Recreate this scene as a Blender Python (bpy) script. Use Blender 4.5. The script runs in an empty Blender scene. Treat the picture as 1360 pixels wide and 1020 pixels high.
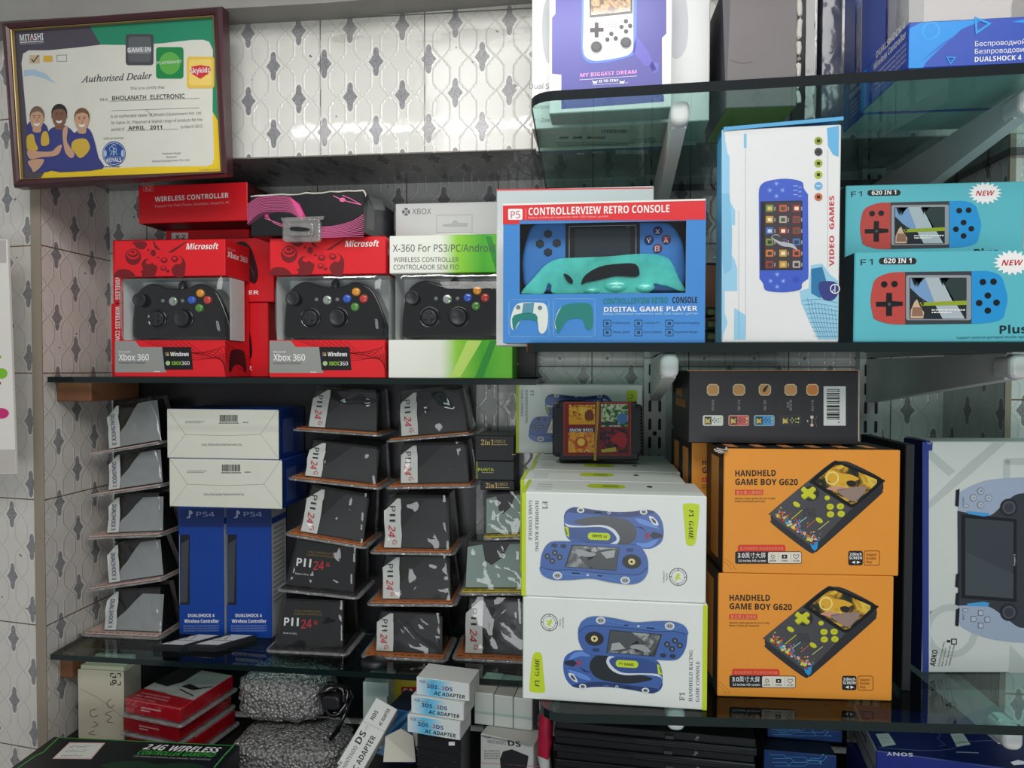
import bpy, bmesh, math, random
from mathutils import Vector, Matrix
from mathutils.geometry import tessellate_polygon
random.seed(7)
SC = bpy.context.scene
COL = SC.collection

# ------------------------------------------------------------------ camera
FPX = 880.0                      # focal length in pixels of a 1360 x 1020 frame
EYE = Vector((0, 0, 1.5))
_ey = Vector((92, -20, FPX)).normalized()            # world +Y seen in camera axes (right, down, forward)
_ex = Vector((1, .003, 0)); _ex = (_ex - _ey * _ex.dot(_ey)).normalized()
_ez = -_ey.cross(_ex)                                # world +Z (up)
def cam2world(c): return Vector((_ex.dot(c), _ey.dot(c), _ez.dot(c)))
cd = bpy.data.cameras.new('camera'); cam = bpy.data.objects.new('camera', cd); COL.objects.link(cam)
cd.sensor_fit = 'HORIZONTAL'; cd.sensor_width = 36; cd.lens = 36 * FPX / 1360
cd.clip_start = .02; cd.clip_end = 50
_r, _u, _b = cam2world(Vector((1, 0, 0))), cam2world(Vector((0, -1, 0))), cam2world(Vector((0, 0, -1)))
cam.matrix_world = Matrix(((_r.x, _u.x, _b.x, EYE.x), (_r.y, _u.y, _b.y, EYE.y), (_r.z, _u.z, _b.z, EYE.z), (0, 0, 0, 1)))
SC.camera = cam

# ------------------------------------------------------------------ world, lamps, exposure
wd = bpy.data.worlds.new('world'); SC.world = wd; wd.use_nodes = True
wd.node_tree.nodes['Background'].inputs[0].default_value = (.95, .98, 1, 1)
wd.node_tree.nodes['Background'].inputs[1].default_value = .30
def area(name, loc, target, sx, sy, power, col=(1, .985, .95)):
    l = bpy.data.lights.new(name, 'AREA'); l.shape = 'RECTANGLE'; l.size = sx; l.size_y = sy; l.energy = power; l.color = col
    o = bpy.data.objects.new(name, l); COL.objects.link(o); o.location = loc
    o.rotation_euler = (Vector(target) - Vector(loc)).to_track_quat('-Z', 'Y').to_euler()
    return o
area('tube_light', (-.28, .76, 2.03), (-.28, 1.02, 1.45), .74, .02, 1.35)
area('shop_ceiling_light', (.30, -.55, 2.62), (.2, 1.1, 1.15), 1.9, .6, 24)
area('low_fill_light', (.25, -1.7, .95), (.1, 1.1, 1.5), 1.5, .75, 17, (.96, .98, 1))  # added low front fill to lift the box undersides, not a known source
SC.view_settings.view_transform = 'Standard'
SC.view_settings.look = 'None'
SC.view_settings.exposure = -0.12
SC.view_settings.gamma = 1.0
SC.view_settings.use_curve_mapping = False
SC.cycles.max_bounces = 14
SC.cycles.transparent_max_bounces = 40
SC.cycles.caustics_reflective = False
SC.cycles.caustics_refractive = False

# ------------------------------------------------------------------ pixel -> place
def ray(px, py): return cam2world(Vector((px - 680, py - 510, FPX)))
def P(px, py, Y):
    d = ray(px, py); return EYE + d * (Y / d.y)
def PZ(px, py, z):
    d = ray(px, py); return EYE + d * ((z - EYE.z) / d.z)
def PX(px, py, x):
    d = ray(px, py); return EYE + d * (x / d.x)

# ------------------------------------------------------------------ materials
def lin(c):
    c /= 255.0
    return c / 12.92 if c <= .04045 else ((c + .055) / 1.055) ** 2.4
MATS = {}
def M(rgb, rough=.5, spec=.4, k=.92, coat=0, var=.05, metal=0, bump=0, bscale=300, name=None):
    """painted / printed / moulded surface with slight procedural unevenness; rgb in 0-255 sRGB"""
    key = (tuple(rgb), rough, spec, k, coat, var, metal, bump, bscale)
    if key in MATS: return MATS[key]
    m = bpy.data.materials.new(name or 'surface_%02x%02x%02x' % tuple(int(c) for c in rgb)); m.use_nodes = True
    nt = m.node_tree; p = nt.nodes['Principled BSDF']
    base = [lin(c) * k for c in rgb]
    p.inputs['Roughness'].default_value = rough
    p.inputs['Specular IOR Level'].default_value = spec
    p.inputs['Metallic'].default_value = metal
    if coat: p.inputs['Coat Weight'].default_value = coat; p.inputs['Coat Roughness'].default_value = .08
    tc = nt.nodes.new('ShaderNodeTexCoord'); n = nt.nodes.new('ShaderNodeTexNoise')
    n.inputs['Scale'].default_value = 18; n.inputs['Detail'].default_value = 4
    nt.links.new(tc.outputs['Object'], n.inputs['Vector'])
    mx = nt.nodes.new('ShaderNodeMix'); mx.data_type = 'RGBA'
    mx.inputs['A'].default_value = [max(0, c * (1 - var)) for c in base] + [1]
    mx.inputs['B'].default_value = [min(1, c * (1 + var)) for c in base] + [1]
    nt.links.new(n.outputs['Fac'], mx.inputs['Factor']); nt.links.new(mx.outputs['Result'], p.inputs['Base Color'])
    if bump:
        n2 = nt.nodes.new('ShaderNodeTexNoise'); n2.inputs['Scale'].default_value = bscale
        nt.links.new(tc.outputs['Object'], n2.inputs['Vector'])
        b = nt.nodes.new('ShaderNodeBump'); b.inputs['Strength'].default_value = bump; b.inputs['Distance'].default_value = .002
        nt.links.new(n2.outputs['Fac'], b.inputs['Height']); nt.links.new(b.outputs['Normal'], p.inputs['Normal'])
    MATS[key] = m; return m
def GRAD(stops, axis, lo, hi, rough=.4, spec=.4, noise=0):
    """printed colour gradient along a local axis of the object (0 x, 1 y, 2 z) between lo and hi"""
    m = bpy.data.materials.new('printed_gradient'); m.use_nodes = True
    nt = m.node_tree; p = nt.nodes['Principled BSDF']; p.inputs['Roughness'].default_value = rough; p.inputs['Specular IOR Level'].default_value = spec
    tc = nt.nodes.new('ShaderNodeTexCoord'); sx = nt.nodes.new('ShaderNodeSeparateXYZ'); nt.links.new(tc.outputs['Object'], sx.inputs[0])
    mr = nt.nodes.new('ShaderNodeMapRange'); mr.inputs['From Min'].default_value = lo; mr.inputs['From Max'].default_value = hi
    nt.links.new(sx.outputs[axis], mr.inputs['Value'])
    src = mr.outputs['Result']
    if noise:
        n = nt.nodes.new('ShaderNodeTexNoise'); n.inputs['Scale'].default_value = 14; nt.links.new(tc.outputs['Object'], n.inputs['Vector'])
        a = nt.nodes.new('ShaderNodeMath'); a.operation = 'MULTIPLY_ADD'; a.inputs[1].default_value = noise; nt.links.new(n.outputs['Fac'], a.inputs[0]); nt.links.new(src, a.inputs[2]); src = a.outputs[0]
    r = nt.nodes.new('ShaderNodeValToRGB'); nt.links.new(src, r.inputs[0])
    el = r.color_ramp.elements
    while len(el) < len(stops): el.new(.5)
    for e, (t, c) in zip(el, stops): e.position = t; e.color = [lin(x) * .92 for x in c] + [1]
    nt.links.new(r.outputs[0], p.inputs['Base Color']); return m
def FILM(tint=(.97, .98, .98), gloss=.1, rough=.04, bump=0, bscale=30, haze=0, hazecol=(.8, .82, .83), name='clear_film', detail=3):
    """thin clear sheet: straight-through transmission plus a fresnel gloss, optional milkiness"""
    key = ('film', tint, gloss, rough, bump, bscale, haze, hazecol)
    if key in MATS: return MATS[key]
    m = bpy.data.materials.new(name); m.use_nodes = True; nt = m.node_tree
    for n in list(nt.nodes): nt.nodes.remove(n)
    out = nt.nodes.new('ShaderNodeOutputMaterial'); tr = nt.nodes.new('ShaderNodeBsdfTransparent'); tr.inputs[0].default_value = (*tint, 1)
    gl = nt.nodes.new('ShaderNodeBsdfGlossy'); gl.inputs['Roughness'].default_value = rough
    lw = nt.nodes.new('ShaderNodeLayerWeight'); lw.inputs['Blend'].default_value = .5      # facing = 1 - |cos|, the same from both sides
    pw = nt.nodes.new('ShaderNodeMath'); pw.operation = 'POWER'; pw.inputs[1].default_value = 5; nt.links.new(lw.outputs['Facing'], pw.inputs[0])
    ad = nt.nodes.new('ShaderNodeMath'); ad.operation = 'MULTIPLY_ADD'; ad.inputs[1].default_value = .9; ad.inputs[2].default_value = gloss; ad.use_clamp = True
    nt.links.new(pw.outputs[0], ad.inputs[0])
    base = tr.outputs[0]
    tc = nt.nodes.new('ShaderNodeTexCoord'); nz = nt.nodes.new('ShaderNodeTexNoise'); nz.inputs['Scale'].default_value = bscale; nz.inputs['Detail'].default_value = detail
    nt.links.new(tc.outputs['Object'], nz.inputs['Vector'])
    if haze:
        df = nt.nodes.new('ShaderNodeBsdfDiffuse'); df.inputs[0].default_value = (*hazecol, 1)
        mh = nt.nodes.new('ShaderNodeMixShader'); hz = nt.nodes.new('ShaderNodeMath'); hz.operation = 'MULTIPLY'; hz.inputs[1].default_value = haze * 2
        nt.links.new(nz.outputs['Fac'], hz.inputs[0]); nt.links.new(hz.outputs[0], mh.inputs[0])
        nt.links.new(base, mh.inputs[1]); nt.links.new(df.outputs[0], mh.inputs[2]); base = mh.outputs[0]
    mx = nt.nodes.new('ShaderNodeMixShader'); nt.links.new(ad.outputs[0], mx.inputs[0]); nt.links.new(base, mx.inputs[1]); nt.links.new(gl.outputs[0], mx.inputs[2])
    if bump:
        b = nt.nodes.new('ShaderNodeBump'); b.inputs['Strength'].default_value = bump; b.inputs['Distance'].default_value = .01
        nt.links.new(nz.outputs['Fac'], b.inputs['Height']); nt.links.new(b.outputs[0], gl.inputs['Normal']); nt.links.new(b.outputs[0], lw.inputs['Normal'])
    nt.links.new(mx.outputs[0], out.inputs[0]); MATS[key] = m; return m
def SCREEN(stops, scale=40, rough=.15, name='printed_screen_picture', detail=3):
    """a printed picture without a drawing of its own: procedural colour patches"""
    m = bpy.data.materials.new(name); m.use_nodes = True; nt = m.node_tree; p = nt.nodes['Principled BSDF']; p.inputs['Roughness'].default_value = rough
    tc = nt.nodes.new('ShaderNodeTexCoord'); n = nt.nodes.new('ShaderNodeTexNoise'); n.inputs['Scale'].default_value = scale; n.inputs['Detail'].default_value = detail; n.inputs['Distortion'].default_value = 1.2
    nt.links.new(tc.outputs['Object'], n.inputs['Vector']); r = nt.nodes.new('ShaderNodeValToRGB'); nt.links.new(n.outputs['Fac'], r.inputs[0])
    el = r.color_ramp.elements
    while len(el) < len(stops): el.new(.5)
    for e, (t, c) in zip(el, stops): e.position = t; e.color = [lin(x) * .92 for x in c] + [1]
    nt.links.new(r.outputs[0], p.inputs['Base Color']); return m

# ------------------------------------------------------------------ mesh collector
class MB:
    def __init__(s): s.v = []; s.f = []; s.m = []
    def mi(s, mat):
        if mat not in s.m: s.m.append(mat)
        return s.m.index(mat)
    def poly(s, pts, mat, smooth=False):
        b = len(s.v); s.v += [Vector(p) for p in pts]; s.f.append((list(range(b, b + len(pts))), s.mi(mat), smooth))
    def ngon(s, pts, mat):
        b = len(s.v); s.v += [Vector(p) for p in pts]; k = s.mi(mat)
        for t in tessellate_polygon([[Vector(p) for p in pts]]): s.f.append(([b + i for i in t], k, False))
    def grid(s, rows, mat, smooth=True, closed=False, flip=False):
        """quad strip through rows of points; closed joins each row end to start"""
        b = len(s.v); n = len(rows[0]); k = s.mi(mat)
        for r in rows: s.v += [Vector(p) for p in r]
        for i in range(len(rows) - 1):
            for j in range(n if closed else n - 1):
                a, c = b + i * n + j, b + i * n + (j + 1) % n
                q = [a, c, c + n, a + n]
                s.f.append((q[::-1] if flip else q, k, smooth))
        return b
    def bm(s, bm_, mat, mtx=None, smooth=False):
        b = len(s.v); k = s.mi(mat)
        bm_.verts.ensure_lookup_table(); bm_.verts.index_update()
        s.v += [(mtx @ v.co if mtx else v.co.copy()) for v in bm_.verts]
        for f in bm_.faces: s.f.append(([b + v.index for v in f.verts], k, smooth))
        bm_.free()
    def box(s, lo, hi, mat, mtx=None, bev=0, seg=1):
        bm_ = bmesh.new(); bmesh.ops.create_cube(bm_, size=1)
        lo, hi = Vector(lo), Vector(hi)
        for v in bm_.verts: v.co = Vector(((lo[i] + hi[i]) / 2 + v.co[i] * (hi[i] - lo[i]) for i in range(3)))
        if bev: bmesh.ops.bevel(bm_, geom=bm_.edges[:], offset=bev, segments=seg, profile=.5, affect='EDGES')
        s.bm(bm_, mat, mtx)
    def tube(s, pts, r, mat, n=8, cap=True):
        pts = [Vector(p) for p in pts]; rows = []
        up = Vector((0, 0, 1))
        for i, p in enumerate(pts):
            t = (pts[min(i + 1, len(pts) - 1)] - pts[max(i - 1, 0)]).normalized()
            a = t.cross(up); a = a.normalized() if a.length > 1e-3 else t.cross(Vector((1, 0, 0))).normalized()
            c = t.cross(a); rr = r[i] if isinstance(r, (list, tuple)) else r
            rows.append([p + (a * math.cos(6.2832 * k / n) + c * math.sin(6.2832 * k / n)) * rr for k in range(n)])
        s.grid(rows, mat, True, True)
        if cap: s.poly(rows[0], mat); s.poly(rows[-1][::-1], mat)
    def lathe(s, prof, mat, mtx, n=24, smooth=True):
        """prof: (radius, height) pairs about local z of mtx"""
        rows = [[mtx @ Vector((r * math.cos(6.2832 * k / n), r * math.sin(6.2832 * k / n), h)) for k in range(n)] for r, h in prof]
        s.grid(rows, mat, smooth, True, flip=False)
    def prism(s, pts2, d0, d1, mat, mtx, bev=0, seg=2, smooth=False):
        """outline in local xy pushed from z=d0 to z=d1, bevelled"""
        bm_ = bmesh.new(); vs = [bm_.verts.new((x, y, d0)) for x, y in pts2]
        f = bm_.faces.new(vs); r = bmesh.ops.extrude_face_region(bm_, geom=[f])
        top = [v for v in r['geom'] if isinstance(v, bmesh.types.BMVert)]
        for v in top: v.co.z = d1
        bmesh.ops.recalc_face_normals(bm_, faces=bm_.faces[:])
        if bev:
            tops = set(top); es = [e for e in bm_.edges if e.verts[0] in tops and e.verts[1] in tops]
            bmesh.ops.bevel(bm_, geom=es, offset=bev, segments=seg, profile=.5, affect='EDGES', clamp_overlap=True)
        s.bm(bm_, mat, mtx, smooth)
    def build(s, name, parent=None, loc=None):
        """one mesh object; its own origin goes to loc (default: base centre); children keep world place"""
        if loc is None:
            if parent is not None: loc = parent.matrix_world.translation
            else:
                xs = [v.x for v in s.v]; ys = [v.y for v in s.v]; zs = [v.z for v in s.v]
                loc = Vector(((min(xs) + max(xs)) / 2, (min(ys) + max(ys)) / 2, min(zs)))
        loc = Vector(loc)
        me = bpy.data.meshes.new(name); me.from_pydata([v - loc for v in s.v], [], [f[0] for f in s.f])
        for m in s.m: me.materials.append(m)
        me.polygons.foreach_set('material_index', [f[1] for f in s.f]); me.polygons.foreach_set('use_smooth', [f[2] for f in s.f])
        me.update()
        o = bpy.data.objects.new(name, me); COL.objects.link(o)
        if parent is not None:
            o.parent = parent
            o.location = loc - parent.matrix_world.translation
        else: o.location = loc
        o.matrix_world = Matrix.Translation(loc)
        return o
def tag(o, label, cat, group=None):
    o['label'] = label; o['category'] = cat
    if group: o['group'] = group
    return o
def empty(name, loc, label, cat, group=None):
    o = bpy.data.objects.new(name, None); COL.objects.link(o); o.location = loc; o.matrix_world = Matrix.Translation(Vector(loc))
    o.empty_display_size = .03
    return tag(o, label, cat, group)
def struct(o): o['kind'] = 'structure'; return o
def copy_tree(o, loc, rz=0, label=None, ry=0):
    """a thing with copies of its parts and sub-parts"""
    def cp(a, par):
        c = a.copy(); COL.objects.link(c); c.parent = par
        for ch in a.children: cp(ch, c)
        return c
    c = cp(o, None); c.location = loc; c.rotation_euler = (0, ry, rz)
    if label: c['label'] = label
    return c

# ------------------------------------------------------------------ lettering
_tc = bpy.data.curves.new('lettering', 'FONT'); _to = bpy.data.objects.new('lettering', _tc); COL.objects.link(_to)
_tcache = {}
STY = {'s': (0x1D5A0, 0x1D5BA, 0x1D7E2), 'sb': (0x1D5D4, 0x1D5EE, 0x1D7EC), 'b': (0x1D400, 0x1D41A, 0x1D7CE), 'i': (0x1D434, 0x1D44E, 0x1D7CE), 'bi': (0x1D468, 0x1D482, 0x1D7CE)}
def styled(s, st):
    u, l, d = STY[st]; o = ''
    for ch in s:
        if 'A' <= ch <= 'Z': o += chr(u + ord(ch) - 65)
        elif 'a' <= ch <= 'z': o += '\u210e' if st == 'i' and ch == 'h' else chr(l + ord(ch) - 97)
        elif '0' <= ch <= '9': o += chr(d + ord(ch) - 48)
        else: o += ch
    return o
def glyphs(s, bold=0, sh=0, sp=1):
    st = None
    if s[:1] == '~': st, s = s[1:].split('~', 1)
    key = (s, bold, sh, sp, st)
    if key not in _tcache:
        _tc.body = styled(s, st or ('sb' if bold >= .02 else 's')); _tc.offset = 0 if bold >= .02 else bold; _tc.shear = sh; _tc.resolution_u = 2; _tc.space_character = sp; _tc.fill_mode = 'FRONT'
        dg = bpy.context.evaluated_depsgraph_get(); dg.update()
        me = bpy.data.meshes.new_from_object(_to.evaluated_get(dg))
        vs = [(v.co.x, v.co.y) for v in me.vertices]; fs = [list(p.vertices) for p in me.polygons]
        bpy.data.meshes.remove(me); _tcache[key] = (vs, fs)
    return _tcache[key]
EPS = .00016
class Fr:
    """a flat face in the place: origin, u (along), v (up), n (towards the viewer); artwork is addressed by photo pixels cast onto it"""
    def __init__(s, mb, O, u, v): s.mb = mb; s.O = Vector(O); s.u = Vector(u).normalized(); v = Vector(v); s.v = (v - s.u * v.dot(s.u)).normalized(); s.n = s.u.cross(s.v)
    def loc(s, px, py):
        d = ray(px, py); t = (s.O - EYE).dot(s.n) / d.dot(s.n); q = EYE + d * t - s.O
        return q.dot(s.u), q.dot(s.v)
    def w(s, a, b, L=0): return s.O + s.u * a + s.v * b + s.n * (EPS * L)
    def px(s, x, y, L=1): return s.w(*s.loc(x, y), L)
    def poly(s, pts, mat, L=1): s.mb.ngon([s.px(x, y, L) for x, y in pts], mat)
    def rect(s, x0, y0, x1, y1, mat, L=1): s.poly([(x0, y1), (x1, y1), (x1, y0), (x0, y0)], mat, L)
    def ell(s, cx, cy, rx, ry, mat, L=1, n=22, rot=0, a0=0, a1=360):
        c, q = math.cos(math.radians(rot)), math.sin(math.radians(rot)); pts = []
        for k in range(n if a1 - a0 >= 360 else n + 1):
            t = math.radians(a0 + (a1 - a0) * k / n); x, y = rx * math.cos(t), ry * math.sin(t)
            pts.append((cx + x * c - y * q, cy + x * q + y * c))
        s.poly(pts, mat, L)
    def rr(s, x0, y0, x1, y1, r, mat, L=1):
        s.poly(rrpts(x0, y0, x1, y1, r), mat, L)
    def ring(s, cx, cy, r0, r1, mat, L=1, n=24):
        c = [(math.cos(6.2832 * k / n), math.sin(6.2832 * k / n)) for k in range(n + 1)]
        for a, b in zip(c, c[1:]): s.mb.poly([s.px(cx + r0 * a[0], cy + r0 * a[1], L), s.px(cx + r1 * a[0], cy + r1 * a[1], L), s.px(cx + r1 * b[0], cy + r1 * b[1], L), s.px(cx + r0 * b[0], cy + r0 * b[1], L)], mat)
    def line(s, pts, w, mat, L=1):
        q = [Vector(p) for p in pts]
        for i in range(len(q) - 1):
            d = q[i + 1] - q[i]
            if d.length < 1e-6: continue
            n = Vector((-d.y, d.x)).normalized() * w / 2; e = d.normalized() * w * (.25 if len(q) > 2 else 0)
            a, b = q[i] - e, q[i + 1] + e
            s.mb.poly([s.px(*(p), L) for p in (a + n, b + n, b - n, a - n)], mat)
    def outline(s, pts, w, mat, L=1): s.line(list(pts) + [pts[0]], w, mat, L)
    def text(s, t, p0, p1, h, mat, L=2, bold=0, sh=0, sp=1):
        """t set along the baseline p0 -> p1 (photo pixels), capitals h pixels tall, stretched to fit"""
        vs, fs = glyphs(t, bold, sh, sp)
        if not vs: return
        x0 = min(v[0] for v in vs); x1 = max(v[0] for v in vs)
        a = Vector(s.loc(*p0)); b = Vector(s.loc(*p1)); d = b - a; k = d.length / max(x1 - x0, 1e-6); e = d.normalized()
        dp = Vector((p1[0] - p0[0], p1[1] - p0[1])).normalized()
        up = Vector(s.loc(p0[0] + dp.y * h, p0[1] - dp.x * h)) - a; kv = up.length / .73; f = Vector((-e.y, e.x))
        base = len(s.mb.v); mi = s.mb.mi(mat)
        for x, y in vs:
            q = a + e * ((x - x0) * k) + f * (y * kv); s.mb.v.append(s.w(q.x, q.y, L))
        for g in fs: s.mb.f.append(([base + i for i in g], mi, False))
    def tiny(s, x0, y, x1, h, mat, L=2, seed=0):
        """lines too small to read in the photo: a broken rule of specks"""
        rnd = random.Random(seed + int(x0 * 7 + y * 13)); x = x0
        while x < x1:
            w = h * rnd.uniform(.5, 2.6); e = min(x + w, x1); s.rect(x, y - h, e, y, mat, L); x = e + h * rnd.uniform(.25, .6)
    def barcode(s, x0, y0, x1, y1, mat, L=2, seed=1):
        rnd = random.Random(seed); x = x0
        while x < x1 - .3:
            w = rnd.choice((.5, .8, 1.2)) * (x1 - x0) / 30; s.rect(x, y0, min(x + w, x1), y1, mat, L); x += w + rnd.choice((.5, .8)) * (x1 - x0) / 30
class RefFr(Fr):
    """the same, but artwork is laid out in a reference rectangle stretched over the face (turned half round if flip)"""
    def __init__(s, f, w, h, rect, flip=False): Fr.__init__(s, f.mb, f.O, f.u, f.v); s.W, s.H, s.r, s.flip = w, h, rect, flip
    def loc(s, px, py):
        a, b = (px - s.r[0]) / (s.r[2] - s.r[0]), (s.r[3] - py) / (s.r[3] - s.r[1])
        if s.flip: a, b = 1 - a, 1 - b
        return a * s.W, b * s.H
def rrpts(x0, y0, x1, y1, r, n=4):
    r = min(r, abs(x1 - x0) / 2, abs(y1 - y0) / 2); pts = []
    for cx, cy, a in ((x1 - r, y1 - r, 0), (x0 + r, y1 - r, 90), (x0 + r, y0 + r, 180), (x1 - r, y0 + r, 270)):
        for k in range(n + 1):
            t = math.radians(a + 90 * k / n); pts.append((cx + r * math.cos(t), cy + r * math.sin(t)))
    return pts
def curve(pts, n=6, closed=False):
    """Catmull-Rom through 2-d points"""
    p = [Vector(q) for q in pts]; out = []; N = len(p)
    for i in range(N if closed else N - 1):
        g = (lambda j: p[j % N]) if closed else (lambda j: p[max(0, min(N - 1, j))])
        a, b, c, d = g(i - 1), g(i), g(i + 1), g(i + 2)
        for k in range(n):
            t = k / n; out.append(tuple(.5 * ((2 * b) + (c - a) * t + (2 * a - 5 * b + 4 * c - d) * t * t + (3 * b - a - 3 * c + d) * t ** 3)))
    if not closed: out.append(tuple(p[-1]))
    return out

class Carton:
    """right-angled card box: front face between two bottom corners, pushed back by depth"""
    def __init__(s, bl, br, top, Yl, Yr=None, depth=.06, front=None, side=None, topm=None, tilt=False, z=None, zfix=None, bev=.0012, lean=0, mb=None, bottom=None, slices=None):
        s.mb = mb or MB()
        if z is not None: A, B = PZ(*bl, z), PZ(*br, z)
        else: A, B = P(*bl, Yl), P(*br, Yr or Yl)
        if zfix is not None: A.z = B.z = zfix
        if not tilt: B.z = A.z
        u = (B - A).normalized(); s.w = (B - A).length
        up = Vector((0, 0, 1)); f = Fr(s.mb, A, u, up)
        if lean: v = f.v * math.cos(lean) - f.n * math.sin(lean); f = Fr(s.mb, A, u, v)
        s.f = f; s.d = depth
        s.h = f.loc(*top)[1]
        s.front = front; side = side or front; topm = topm or side; bottom = bottom or side
        n, v = f.n, f.v; s.A = A
        c = [A, A + u * s.w, A + u * s.w + v * s.h, A + v * s.h]; k = [p - n * depth for p in c]
        if bev:
            # chamfered box so that edges catch the light; each face keeps its own stock
            mtx = Matrix(((u.x, v.x, n.x, A.x), (u.y, v.y, n.y, A.y), (u.z, v.z, n.z, A.z), (0, 0, 0, 1)))
            bm_ = bmesh.new(); bmesh.ops.create_cube(bm_, size=1)
            for q in bm_.verts: q.co = Vector(((q.co.x + .5) * s.w, (q.co.y + .5) * s.h, (q.co.z - .5) * depth))
            bmesh.ops.bevel(bm_, geom=bm_.edges[:], offset=bev, segments=1, profile=.5, affect='EDGES')
            bm_.normal_update(); bm_.verts.index_update(); base = len(s.mb.v)
            s.mb.v += [mtx @ q.co for q in bm_.verts]
            for fc in bm_.faces:
                nn = fc.normal
                m = front if nn.z > .5 else topm if nn.y > .8 else bottom if nn.y < -.8 else side
                s.mb.f.append(([base + q.index for q in fc.verts], s.mb.mi(m), False))
            bm_.free()
        s.right = Fr(s.mb, A + u * s.w, -n, v); s.left = Fr(s.mb, A - n * depth, n, v)
        s.topf = Fr(s.mb, A + v * s.h, u, -n); s.bot = Fr(s.mb, A - n * depth, u, n)
        s.base = A + u * (s.w / 2) - n * (depth / 2)
    def build(s, name, label=None, cat=None, group=None, parent=None):
        o = s.mb.build(name, parent, None if parent else s.base)
        if label: tag(o, label, cat, group)
        return o
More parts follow.
